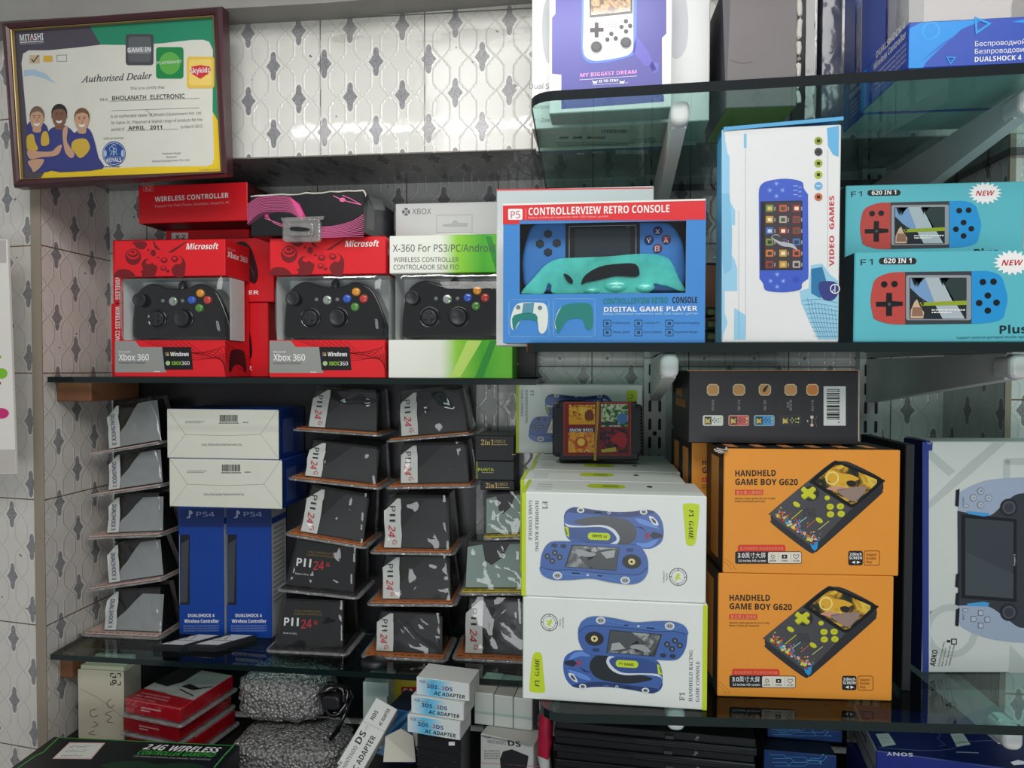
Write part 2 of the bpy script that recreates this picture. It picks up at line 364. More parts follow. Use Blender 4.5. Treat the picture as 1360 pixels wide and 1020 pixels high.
# ------------------------------------------------------------------ the room: tiled wall with a recessed niche
YW, YB = 1.10, 1.276             # wall plane, back of the niche
ZE = EYE.z
def tile_mat(name, tw, th, u0, v0, grout, base=(226, 226, 220), shade=(128, 128, 130), mu0=0., mv0=0., dirt=0., rough=.09, bump=.34):
    """glazed wall tile: embossed lantern lattice, grey medallions on every other cell, grout joints; uv in metres"""
    m = bpy.data.materials.new(name); m.use_nodes = True; nt = m.node_tree; p = nt.nodes['Principled BSDF']
    N = nt.nodes.new; Lk = nt.links.new
    def math_(op, a, b=None, c=None, clamp=False):
        n = N('ShaderNodeMath'); n.operation = op; n.use_clamp = clamp
        for i, x in enumerate((a, b, c)):
            if x is None: continue
            if isinstance(x, (int, float)): n.inputs[i].default_value = x
            else: Lk(x, n.inputs[i])
        return n.outputs[0]
    uv = N('ShaderNodeUVMap'); sx = N('ShaderNodeSeparateXYZ'); Lk(uv.outputs[0], sx.inputs[0])
    U, V = sx.outputs[0], sx.outputs[1]
    a, b = tw / 4, th / 4
    su = math_('DIVIDE', math_('SUBTRACT', U, mu0), a); sv = math_('DIVIDE', math_('SUBTRACT', V, mv0), b)
    iu = math_('ROUND', su); iv = math_('ROUND', sv)
    fx = math_('ABSOLUTE', math_('SUBTRACT', su, iu)); fy = math_('ABSOLUTE', math_('SUBTRACT', sv, iv))
    par = math_('PINGPONG', math_('ADD', iu, iv), 1.0)          # 0 on dark cells, 1 on plain ones
    def prof(y, scale):
        r = N('ShaderNodeFloatCurve'); cv = r.mapping.curves[0]
        pts = [(0, 1.0), (.06, .86), (.16, .76), (.20, .62), (.32, .56), (.36, .43), (.48, .36), (.54, .37), (.70, .36), (.86, .29), (.95, .17), (1, 0)]
        while len(cv.points) < len(pts): cv.points.new(.5, .5)
        for q, (x_, y_) in zip(cv.points, pts): q.location = (x_, y_); q.handle_type = 'VECTOR'
        r.mapping.update(); Lk(math_('DIVIDE', y, scale, clamp=True), r.inputs['Value']); return r.outputs[0]
    # inner medallion
    hw = math_('MULTIPLY', prof(fy, .43), .30)
    inside = math_('MULTIPLY', math_('LESS_THAN', fx, hw), math_('SUBTRACT', 1.0, par))
    halo = math_('MULTIPLY', math_('LESS_THAN', fx, math_('MULTIPLY', prof(fy, .49), .36)), math_('SUBTRACT', 1.0, par))
    hw2 = math_('MULTIPLY', prof(fy, .66), .50)
    band = math_('SUBTRACT', 1.0, math_('DIVIDE', math_('ABSOLUTE', math_('SUBTRACT', fx, hw2)), .055), clamp=True)
    # fine dotting in the medallion
    vo = N('ShaderNodeTexVoronoi'); vo.inputs['Scale'].default_value = 700; Lk(uv.outputs[0], vo.inputs['Vector'])
    nz = N('ShaderNodeTexNoise'); nz.inputs['Scale'].default_value = 24; nz.inputs['Detail'].default_value = 6; Lk(uv.outputs[0], nz.inputs['Vector'])
    def mix(f, A, B):
        n = N('ShaderNodeMix'); n.data_type = 'RGBA'
        for s_, x in (('A', A), ('B', B)):
            if isinstance(x, tuple): n.inputs[s_].default_value = [lin(c) * .9 for c in x] + [1]
            else: Lk(x, n.inputs[s_])
        if isinstance(f, float): n.inputs['Factor'].default_value = f
        else: Lk(f, n.inputs['Factor'])
        return n.outputs['Result']
    col = mix(math_('MULTIPLY', nz.outputs['Fac'], .35), base, tuple(c * .86 for c in base))
    col = mix(math_('MULTIPLY', band, .5), col, tuple(c * .84 for c in base))
    col = mix(halo, col, tuple(min(255, c * 1.02) for c in base))
    dk = mix(math_('GREATER_THAN', vo.outputs['Distance'], .45), tuple(c * .86 for c in shade), tuple(min(255, c * 1.2) for c in shade))
    col = mix(inside, col, dk)
    def joint(X, t, x0, w):
        q = math_('FRACT', math_('DIVIDE', math_('SUBTRACT', X, x0), t))
        q = math_('MULTIPLY', math_('MINIMUM', q, math_('SUBTRACT', 1.0, q)), t)
        return math_('LESS_THAN', q, w)
    j = math_('MAXIMUM', joint(U, tw, u0, .0011), joint(V, th, v0, .0011))
    if dirt:
        d2 = N('ShaderNodeTexNoise'); d2.inputs['Scale'].default_value = 7; d2.inputs['Detail'].default_value = 8; d2.inputs['Roughness'].default_value = .7
        sc_ = N('ShaderNodeMapping'); sc_.inputs['Scale'].default_value = (.5, 2.2, 1); Lk(uv.outputs[0], sc_.inputs['Vector']); Lk(sc_.outputs[0], d2.inputs['Vector'])
        hgt = math_('MULTIPLY', math_('SUBTRACT', V, dirt), 9.0, clamp=True)
        dm = math_('MULTIPLY', math_('MULTIPLY', math_('SUBTRACT', d2.outputs['Fac'], .40), 5.5, clamp=True), hgt, clamp=True)
        col = mix(math_('MULTIPLY', dm, .75), col, (148, 147, 138))
        sp = math_('MULTIPLY', math_('GREATER_THAN', d2.outputs['Fac'], .60), hgt)
        col = mix(math_('MULTIPLY', sp, .7), col, (112, 108, 98))
    fl = N('ShaderNodeTexNoise'); fl.inputs['Scale'].default_value = 75; fl.inputs['Detail'].default_value = 1; Lk(uv.outputs[0], fl.inputs['Vector'])
    col = mix(math_('GREATER_THAN', fl.outputs['Fac'], .775), col, (120, 112, 100))
    col = mix(j, col, grout)
    Lk(col, p.inputs['Base Color'])
    rg = math_('ADD', math_('MULTIPLY', inside, .12), rough)
    if dirt: rg = math_('ADD', rg, math_('MULTIPLY', dm, .45))
    Lk(rg, p.inputs['Roughness'])
    hgt_ = math_('SUBTRACT', math_('SUBTRACT', math_('SMOOTH_MIN', band, .8, .3), math_('MULTIPLY', inside, .35)), math_('MULTIPLY', j, .8))
    bn = N('ShaderNodeBump'); bn.inputs['Strength'].default_value = bump; bn.inputs['Distance'].default_value = .0016
    Lk(hgt_, bn.inputs['Height'])
    w2 = N('ShaderNodeBump'); w2.inputs['Strength'].default_value = .25; w2.inputs['Distance'].default_value = .004
    nw = N('ShaderNodeTexNoise'); nw.inputs['Scale'].default_value = 16; Lk(uv.outputs[0], nw.inputs['Vector']); Lk(nw.outputs['Fac'], w2.inputs['Height']); Lk(bn.outputs[0], w2.inputs['Normal'])
    Lk(w2.outputs[0], p.inputs['Normal'])
    return m
def slab(name, corners, back, mat, uvdir, side=None):
    """a wall plane with thickness: corners counter-clockwise from the front; uvdir gives uv axes in metres"""
    mb = MB(); c = [Vector(q) for q in corners]; b = [q + Vector(back) for q in c]; side = side or M((150, 140, 125), .9)
    mb.poly(c, mat)
    for i in range(4): j = (i + 1) % 4; mb.poly([c[i], b[i], b[j], c[j]], side)
    mb.poly(b[::-1], side)
    o = mb.build(name); me = o.data; uvl = me.uv_layers.new(name='UVMap'); L = Vector(o.location)
    for lp in me.loops:
        q = me.vertices[lp.vertex_index].co + L
        uvl.data[lp.index].uv = (q.dot(Vector(uvdir[0])), q.dot(Vector(uvdir[1])))
    return struct(o)
X3, Y3, Z3 = Vector((1, 0, 0)), Vector((0, 1, 0)), Vector((0, 0, 1))
XL = P(56, 500, YW).x            # left edge of the niche
XR = P(1336, 500, YW).x          # right edge of the niche
ZS = P(520, 204, YW).z           # soffit height
ZTOP, ZBOT = ZE + .72, ZE - .95
GL, GU = (112, 88, 66), (120, 118, 112)
TW, TH = .181, .230
tv0 = P(52, 325.5, YW).z
# pier to the left of the niche, slightly turned away
pd = Vector((-math.cos(math.radians(8)), math.sin(math.radians(8)), 0))
A0 = Vector((XL, YW, 0)); B0 = A0 + pd * .6
mp = tile_mat('tile_pier', TW, TH, A0.dot(-pd) - TW * .0, tv0, GL, base=(224, 221, 213), mu0=A0.dot(-pd) - .029, mv0=tv0 + .028)
slab('wall_left', [(B0.x, B0.y, ZBOT), (A0.x, A0.y, ZBOT), (A0.x, A0.y, ZTOP), (B0.x, B0.y, ZTOP)], (0, .5, 0), mp, (-pd, Z3))
# left reveal of the niche
mr = tile_mat('tile_reveal', TW, TH, YW, tv0, GL, base=(222, 217, 210), mu0=YW + .035, mv0=tv0 - .012)
slab('wall_niche_left', [(XL + .0008, YW, ZBOT), (XL + .0008, YB, ZBOT), (XL + .0008, YB, ZS), (XL + .0008, YW, ZS)], (-.02, 0, 0), mr, (Y3, Z3))
# wall above the niche
ug = P(564, 200, YW).x
mu = tile_mat('tile_upper', TW, TH, ug, ZS + .23, GU, base=(222, 222, 216), shade=(124, 124, 128), mu0=P(363, 88, YW).x, mv0=P(363, 88, YW).z, dirt=P(500, 78, YW).z)
slab('wall_upper', [(XL, YW, ZS), (XR + .7, YW, ZS), (XR + .7, YW, ZTOP), (XL, YW, ZTOP)], (0, .19, 0), mu, (X3, Z3))
# soffit, back and right reveal
ms = tile_mat('tile_soffit', TW, TH, ug, YW, (90, 90, 88), base=(128, 127, 126), shade=(84, 84, 88), mu0=ug + .01, mv0=YW + .03)  # same tile with the soffit's shade put into its colour
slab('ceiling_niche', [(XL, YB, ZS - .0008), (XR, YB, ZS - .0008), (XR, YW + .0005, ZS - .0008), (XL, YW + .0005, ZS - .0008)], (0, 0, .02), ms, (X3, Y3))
mbk = tile_mat('tile_back', TW, TH, P(1183, 540, YB).x, P(1300, 488, YB).z, (110, 106, 98), base=(214, 218, 214), mu0=P(1205, 545, YB).x, mv0=P(1205, 545, YB).z)
slab('wall_back', [(XL - .02, YB, ZBOT), (XR + .02, YB, ZBOT), (XR + .02, YB, ZS + .02), (XL - .02, YB, ZS + .02)], (0, .05, 0), mbk, (X3, Z3))
mrr = tile_mat('tile_reveal_right', TW, TH, YW, tv0, GL, base=(214, 216, 212), mu0=YW + .1, mv0=P(1295, 545, YW + .1).z)
slab('wall_niche_right', [(XR - .0008, YB, ZBOT), (XR - .0008, YW - .0006, ZBOT), (XR - .0008, YW - .0006, ZS), (XR - .0008, YB, ZS)], (.009, 0, 0), mrr, (Y3, Z3))
mpr = tile_mat('tile_right', TW, TH, XR, tv0 - .035, GL, base=(222, 224, 220), mu0=XR + .028, mv0=P(1355, 545, YW).z)
slab('wall_right', [(XR, YW, ZBOT), (XR + .7, YW, ZBOT), (XR + .7, YW, ZS - .0002), (XR, YW, ZS - .0002)], (0, .19, 0), mpr, (X3, Z3))
# grey plastered ledge along the top of the wall
mb = MB(); gp = M((146, 145, 140), .85, var=.14, bump=.4, bscale=40)
za = P(60, 30, YW - .05).z; zb = P(430, 4, YW - .05).z
mb.poly([(XL - .5, YW - .05, za + .006), (P(430, 4, YW - .05).x, YW - .05, zb), (1.6, YW - .05, zb + .05), (1.6, YW - .05, zb + .3), (XL - .5, YW - .05, zb + .3)], gp)
mb.poly([(XL - .5, YW - .05, za + .006), (XL - .5, YW + .06, za + .006), (P(430, 4, YW - .05).x, YW + .001, zb), (P(430, 4, YW - .05).x, YW - .05, zb)], gp)
mb.poly([(P(430, 4, YW - .05).x, YW - .05, zb), (P(430, 4, YW - .05).x, YW + .001, zb), (1.6, YW + .001, zb + .05), (1.6, YW - .05, zb + .05)], gp)
struct(mb.build('trim_1'))
# hidden counter under the lowest goods, and the shop floor
mb = MB(); mb.box((XL + .003, .62, ZE - .72), (XR - .003, YB - .026, ZE - .70), M((30, 28, 27), .45)); o = mb.build('shop_counter'); tag(o, 'dark counter top under the lowest goods', 'counter')

mb = MB(); mb.box((-1.4, .15, -.04), (1.4, 1.5, 0), M((168, 164, 156), .5)); struct(mb.build('floor'))

# ------------------------------------------------------------------ glass shelves
g_face = FILM((.80, .95, .92), .04, .02, name='shelf_glass')
g_edge = M((14, 30, 30), .12, .6, name='glass_edge')
g_edge2 = M((14, 24, 28), .55, .15, name='glass_edge_dusty')
def shelf(name, outline, z, t, label, group, edge=g_edge):
    mb = MB(); o = [Vector((x, y, 0)) for x, y in outline]; mb_top = [Vector((p.x, p.y, z)) for p in o]; bot = [Vector((p.x, p.y, z - t)) for p in o]
    mb.poly(mb_top, g_face); mb.poly(bot[::-1], g_face)
    for i in range(len(o)):
        j = (i + 1) % len(o); mb.poly([mb_top[i], bot[i], bot[j], mb_top[j]], edge)
    return tag(mb.build(name), label, 'shelf', group)
def rounded(x0, y0, x1, y1, r):          # plan outline, front corner at x0 rounded
    pts = [(x0, y1)]
    for k in range(6):
        a = math.radians(180 + 90 * k / 5); pts.append((x0 + r + r * math.cos(a), y0 + r + r * math.sin(a)))
    return pts + [(x1, y0), (x1, YW - .006), (XR - .004, YW - .006), (XR - .004, y1)]
ZL1, ZL2 = P(300, 501.5, YW).z, P(300, 879.5, YW).z
xr1 = P(712, 500, YW).x
YR = .80
ZR1, ZR2, ZR3 = P(1000, 100, YR).z, P(900, 455, YR).z, P(1000, 951.5, YR).z
XRS = P(690, 300, YR).x
GRP = 'glass shelves in the niche'
shelf('glass_shelf', [(P(63, 500, YW).x, YW), (xr1, YW), (xr1, YB - .002), (XL + .006, YB - .002)], ZL1, .010, 'dark-edged glass shelf carrying the red controller boxes', GRP)
shelf('glass_shelf', [(P(69, 870, YW).x, YW - .004), (P(700, 895, YW).x, YW - .012), (xr1 + .05, YB - .002), (XL + .006, YB - .002)], ZL2, .010, 'glass shelf carrying the clear blister packs and blue cartons', GRP)
def pxshelf(z, left, right, r, back):
    a, b = PZ(*left, z), PZ(*right, z); d = (b - a).normalized(); n = Vector((-d.y, d.x, 0)); b = a + d * 1.25; pts = [(a.x + (back - a.y) * .0, back)]
    for k in range(6):
        t = math.radians(180 + 90 * k / 5); q = a + d * (r + r * math.cos(t)) + n * (r + r * math.sin(t)); pts.append((q.x, q.y))
    return pts + [(b.x, b.y), (b.x, YW - .006), (XR - .004, YW - .006), (XR - .004, back)]
shelf('glass_shelf', pxshelf(ZR1, (702, 122.5), (1350, 84), .03, YB - .022), ZR1, .012, 'highest glass shelf, with a dusty edge, under blue and white cartons', GRP, g_edge2)
shelf('glass_shelf', rounded(P(698, 460, YR).x, YR, 1.1, YB - .022, .02), ZR2, .011, 'glass shelf under the blue retro console carton and two turquoise cartons', GRP)
shelf('glass_shelf', pxshelf(ZR3, (716, 946.5), (1351, 964), .03, YB - .022), ZR3, .011, 'lowest front glass shelf, under the orange and car console cartons', GRP)

# slotted uprights on the back wall and the white brackets that hold the front shelves
w_paint = M((214, 218, 216), .4, .5, var=.04, bump=.1)
slotm = M((38, 46, 46), .6)
XB1, XB2 = P(868, 560, YB).x, P(1150, 560, YB).x
for nm, xb in (('beside the taped game cartridges', XB1), ('behind the orange cartons', XB2)):
    root = empty('shelf_upright', (xb, YB - .02, ZBOT), 'white slotted metal upright on the tiled back wall ' + nm, 'shelf upright', 'slotted uprights')
    mb = MB(); mb.box((xb - .02, YB - .02, ZBOT), (xb + .02, YB - .0004, ZS - .002), w_paint); mb.build('rail', root)
    for k in range(46):
        z = ZBOT + .02 + k * .034
        if z + .022 > ZS - .01: break
        mb = MB()
        for dx in (-.009, .009): mb.prism(rrpts(-.0027, -.011, .0027, .011, .0027, 3), 0, .0004, slotm, Matrix.Translation((xb + dx, YB - .02, z + .011)) @ Matrix.Rotation(math.radians(90), 4, 'X'))
        if k % 4 == 0: mb.lathe([(.0001, .004), (.003, .0038), (.004, .0015), (.0042, 0)], M((20, 22, 24), .35, .6), Matrix.Translation((xb, YB - .02, z - .006)) @ Matrix.Rotation(math.radians(90), 4, 'X'), 12)
        sl = mb.build('slot', root)
def bracket(xb, z, xf, Yf, label, bk=.078):
    """pressed steel arm: folded channel tapering forward to a rounded white cap; shelf rests on its top"""
    back, front = Vector((xb, YB - .0205, z)), Vector((xf, Yf, z))
    root = empty('shelf_bracket', back, label, 'shelf bracket', 'white shelf brackets')
    d = (front - back); L = d.length; d.normalize(); sd = d.cross(Z3)
    mtx = Matrix(((d.x, sd.x, 0, back.x), (d.y, sd.y, 0, back.y), (0, 0, 1, back.z), (0, 0, 0, 1)))
    mb = MB(); hw = .0088
    prof = [(0, 0), (L, 0), (L, -.030), (L * .75, -.042 if bk > .07 else -.034), (0, -bk)]
    for s_ in (-1, 1):
        q = [mtx @ Vector((x, s_ * hw, y)) for x, y in prof]; mb.poly(q if s_ < 0 else q[::-1], w_paint)
        q2 = [mtx @ Vector((x, s_ * (hw - .0015), y)) for x, y in prof]; mb.poly(q2[::-1] if s_ < 0 else q2, w_paint)
    und = [mtx @ Vector((x, y, z_)) for x, z_ in ((L, -.03), (L * .75, -.042 if bk > .07 else -.034), (0, -bk)) for y in (-hw, hw)]
    mb.poly([und[0], und[1], und[3], und[2]], w_paint); mb.poly([und[2], und[3], und[5], und[4]], w_paint)
    mb.poly([mtx @ Vector((L, -hw, 0)), mtx @ Vector((L, hw, 0)), mtx @ Vector((L, hw, -.03)), mtx @ Vector((L, -hw, -.03))], w_paint)
    mb.build('arm', root)
    mb = MB(); 
    mb.prism(rrpts(-hw - .0025, -.030, hw + .0025, .0, .009, 4), 0, .034, w_paint, Matrix(((sd.x, 0, d.x, 0), (sd.y, 0, d.y, 0), (0, 1, 0, 0), (0, 0, 0, 1))) if False else
             Matrix.Translation(back + d * (L - .018)) @ Matrix(((sd.x, 0, d.x, 0), (sd.y, 0, d.y, 0), (sd.z, 1, d.z, 0), (0, 0, 0, 1))), .006, 3)
    mb.build('end_cap', root)
    return root
TT = .0125
bracket(XB1, ZR1 - TT, P(902, 140, YR + .045).x, YR + .045, 'white bracket under the high shelf, below the white cartons')
bracket(XB2, ZR1 - TT, P(1350, 140, YR + .06).x, YR + .05, 'long white bracket under the high shelf above the turquoise cartons')
bracket(XB1, ZR2 - TT, P(888, 500, YR + .05).x, YR + .05, 'white bracket above the taped game cartridges')
bracket(XB2, ZR2 - TT, P(1345, 500, YR + .05).x, YR + .05, 'white bracket under the turquoise cartons')
bracket(XB1, ZR3 - TT, P(896, 970, YR + .05).x, YR + .05, 'white bracket end above the stacked black consoles', .05)
bracket(XB2, ZR3 - TT, P(1336, 985, YR + .05).x, YR + .05, 'white bracket over the dark blue console carton', .05)
# wooden battens on the left reveal under the left shelves
wood = M((120, 78, 52), .6, var=.25, bump=.2, bscale=120)
mb = MB(); mb.box((XL + .001, YW + .03, ZL1 - .046), (XL + .07, YB - .01, ZL1 - .0108), wood, None, .002); tag(mb.build('wooden_batten'), 'brown wooden batten under the shelf of red boxes', 'batten', 'shelf battens')
mb = MB(); mb.box((XL + .001, YW + .03, ZL2 - .06), (XL + .026, YB - .01, ZL2 - .0108), wood, None, .002); tag(mb.build('wooden_batten'), 'brown wooden batten under the shelf of clear packs', 'batten', 'shelf battens')
# ------------------------------------------------------------------ print stocks
RED = M((226, 30, 40), .38, .5, name='red_card'); RED2 = M((196, 20, 30), .4, name='red_card_dark'); WHITE = M((238, 240, 234), .5, name='white_card')
WINK = M((246, 246, 244), .5, name='white_ink'); KINK = M((22, 24, 26), .5, name='black_ink'); BLACK = M((26, 27, 30), .42, name='black_card')
GREY = M((150, 152, 148), .45, name='grey_ink'); MAROON = M((120, 26, 32), .45, name='maroon_ink'); SILV = M((170, 172, 172), .45)
BP = M((9, 9, 11), .10, .6, coat=.5, name='black_plastic'); BPM = M((30, 31, 34), .4, .5, name='matt_black_plastic'); RUB = M((58, 60, 64), .55, name='grey_rubber')
CLEAR = FILM((.97, .98, .98), .05, .03, .12, 10, name='clear_window'); TRAY = M((228, 234, 232), .35, name='grey_tray')
ORANGE = M((238, 150, 40), .3); 
def mframe(O, u, v):
    u = u.normalized(); v = (v - u * v.dot(u)).normalized(); n = u.cross(v)
    return Matrix(((u.x, v.x, n.x, O.x), (u.y, v.y, n.y, O.y), (u.z, v.z, n.z, O.z), (0, 0, 0, 1)))
def dome(mb, fr, cx, cy, r, h, z0, mat, n=20):
    """round raised button seated z0 in front of frame fr at photo pixel (cx, cy)"""
    a, b = fr.loc(cx, cy); R = abs(fr.loc(cx + r, cy)[0] - a)
    mtx = mframe(fr.w(a, b) + fr.n * z0, fr.u, fr.v)
    mb.lathe([(R, -.004), (R, h * .45), (R * .9, h * .78), (R * .66, h * .94), (R * .35, h), (.00005, h * 1.0)], mat, mtx, n)
def stick(mb, fr, cx, cy, r, z0, mat, rim):
    a, b = fr.loc(cx, cy); R = abs(fr.loc(cx + r, cy)[0] - a); mtx = mframe(fr.w(a, b) + fr.n * z0, fr.u, fr.v)
    mb.lathe([(R * .5, -.004), (R * .5, .006), (R * .95, .009), (R, .0115), (R * .93, .013), (R * .78, .0122), (R * .55, .0108), (.00005, .0104)], mat, mtx, 24)

# ------------------------------------------------------------------ black gamepad (first one, copied twice)
YC = 1.135                       # plane of the gamepad faces
def make_gamepad(label):
    fr = Fr(MB(), P(245, 450, YC), X3, Z3)
    O = P(245, 452, YC + .02); O.z = ZL1 + .0405
    root = empty('game_controller', O, label, 'game controller', 'black game controllers')
    pts = curve([(189, 383.5), (204.7, 376.7), (226, 383), (250, 383), (266, 377), (285, 384.5), (296, 402), (306.7, 431), (310.5, 444), (304.7, 448.5), (257, 447), (199, 448.5), (180, 449), (177.5, 435.5), (179, 412), (182, 396)], 4, True)
    q = [fr.loc(x, y) for x, y in pts]; mtx = mframe(fr.O, fr.u, fr.v)
    mb = MB(); mb.prism(q[::-1], -.034, .004, BP, mtx, .013, 5, True); mb.build('body', root)
    # lighter band of the lower shell, face ring discs
    mb = MB(); stick(mb, fr, 190, 399, 8.6, .000, BPM, 0); mb.build('thumbstick', root)
    mb = MB(); stick(mb, fr, 246, 423.5, 10, .002, BPM, 0); mb.build('thumbstick', root)
    mb = MB()
    for cx, r in ((210.6, 15), (246, 15)):
        a, b = fr.loc(cx, 423.7); R = r * YC / FPX; m2 = mframe(fr.w(a, b) + fr.n * .003, fr.u, fr.v)
        mb.lathe([(R, -.004), (R, .0022), (R * .95, .0036), (R * .84, .0036), (R * .78, .0016), (R * .5, .0012), (.0001, .0012)], BP, m2, 30)
    mb.build('face_ring', root)
    mb = MB(); a, b = fr.loc(210.6, 423.7); m2 = mframe(fr.w(a, b) + fr.n * .004, fr.u, fr.v); R = 10.5 * YC / FPX
    mb.lathe([(R, 0), (R, .003), (R * .9, .0042), (R * .5, .003), (.0001, .0028)], BPM, m2, 26)
    mb.prism([(-R * .28, -R * .85), (R * .28, -R * .85), (R * .28, -R * .28), (R * .85, -R * .28), (R * .85, R * .28), (R * .28, R * .28), (R * .28, R * .85), (-R * .28, R * .85), (-R * .28, R * .28), (-R * .85, R * .28), (-R * .85, -R * .28), (-R * .28, -R * .28)], .002, .0062, BPM, m2, .001, 2)
    mb.build('direction_pad', root)
    for nm, cx, cy, r, col in (('blue', 257, 399, 5.3, (50, 96, 206)), ('orange', 268.4, 390, 5.3, (240, 158, 40)), ('red', 278, 399, 5.3, (206, 62, 52)), ('green', 267, 409.6, 5.3, (84, 150, 62))):
        mb = MB(); dome(mb, fr, cx, cy, r, .006, .003, M(col, .12, .6, coat=.6)); o = mb.build('button', root); o['label'] = nm + ' action button'
    mb = MB(); dome(mb, fr, 232, 400.6, 5.6, .0035, .0035, M((200, 206, 204), .2, .7, metal=.6)); 
    g2 = Fr(mb, fr.O + fr.n * .0072, fr.u, fr.v); gm = M((88, 150, 78), .4)
    for s_ in (1, -1): g2.line([(229.5, 400.6 - 3 * s_), (232, 400.6), (234.5, 400.6 - 3 * s_)], .9, gm, 1)
    o = mb.build('guide_button', root); o['label'] = 'silver round guide button'
    for cx in (218.4, 244.5):
        mb = MB(); dome(mb, fr, cx, 400, 2.4, .003, .0035, M((120, 124, 126), .3)); mb.build('small_button', root)
    mb = MB(); a, b = fr.loc(238, 383); m2 = mframe(fr.w(a, b) - fr.n * .012, fr.u, fr.v)
    mb.tube([m2 @ Vector(p) for p in ((0, -.004, 0), (.001, .008, .002), (.004, .012, .004))], [.008, .0075, .005], BP, 12); 
    mb.build('cable_stub', root)
    return root
# ------------------------------------------------------------------ red window carton with header and base blocks
CF = 1.105                       # plane of the carton fronts on this shelf
def window_carton(dx, art, name, label, group, colfront, coltop, xr=299, hdr=368, bas=452, ytop=320, side=None):
    """header block, base block, back sheet, grey tray and a clear bulged window between the blocks"""
    base = Carton((152.5, 500), (xr, 500), (152, bas), CF, zfix=ZL1 + .0004, depth=.088, front=colfront, side=side or colfront)
    zb = base.A.z
    root = empty(name, base.base, label, 'carton', group)
    f = base.f
    zt, z1 = f.loc(200, ytop)[1], f.loc(200, hdr)[1]
    hd = Carton((152.5, hdr), (xr, hdr), (152, ytop), CF, depth=.088, front=colfront, side=side or colfront, topm=coltop)
    art(base, hd); w = base.w; A = base.A; z2 = base.h
    base.build('base_block', parent=root); hd.build('header', parent=root)
    mb = MB(); mb.box((A.x + .001, CF + .085, A.z + .001), (A.x + w - .001, CF + .0878, A.z + zt - .001), colfront); mb.build('back_sheet', root)
    # tray: five-sided grey shell between the blocks
    mb = MB(); x0, x1 = A.x + .009, A.x + w + .0028; za, zb2 = A.z + z2 + .0006, A.z + z1 - .0006
    fr_, bk = CF + .012, CF + .066
    def rr(y, ins): return [(x0 + ins, y, za), (x0 + ins, y, zb2), (x1 - ins, y, zb2), (x1 - ins, y, za)]
    R0, R1 = rr(fr_, 0), rr(bk, .0015)
    for i in range(4): j = (i + 1) % 4; mb.poly([R0[i], R1[i], R1[j], R0[j]], TRAY)
    mb.poly(R1, TRAY); mb.build('tray', root)
    # window: clear sheet bulging between the blocks
    mb = MB(); rows = []
    prof = [(0, .0012), (.10, -.004), (.25, -.009), (.75, -.009), (.9, -.004), (1, .0012)]
    for t, d in prof: rows.append([(A.x + .010, CF + .010, za + (zb2 - za) * t)] + [(A.x + .014 + (w - .022) * s, CF + d * .8 + .0018, za + (zb2 - za) * t) for s in (0, .06, .3, .7, .94, 1)] + [(A.x + w + .0025, CF + .012, za + (zb2 - za) * t), (A.x + w + .0035, CF + .06, za + (zb2 - za) * t)])
    mb.grid(rows, CLEAR, True); mb.build('window', root)
    return root
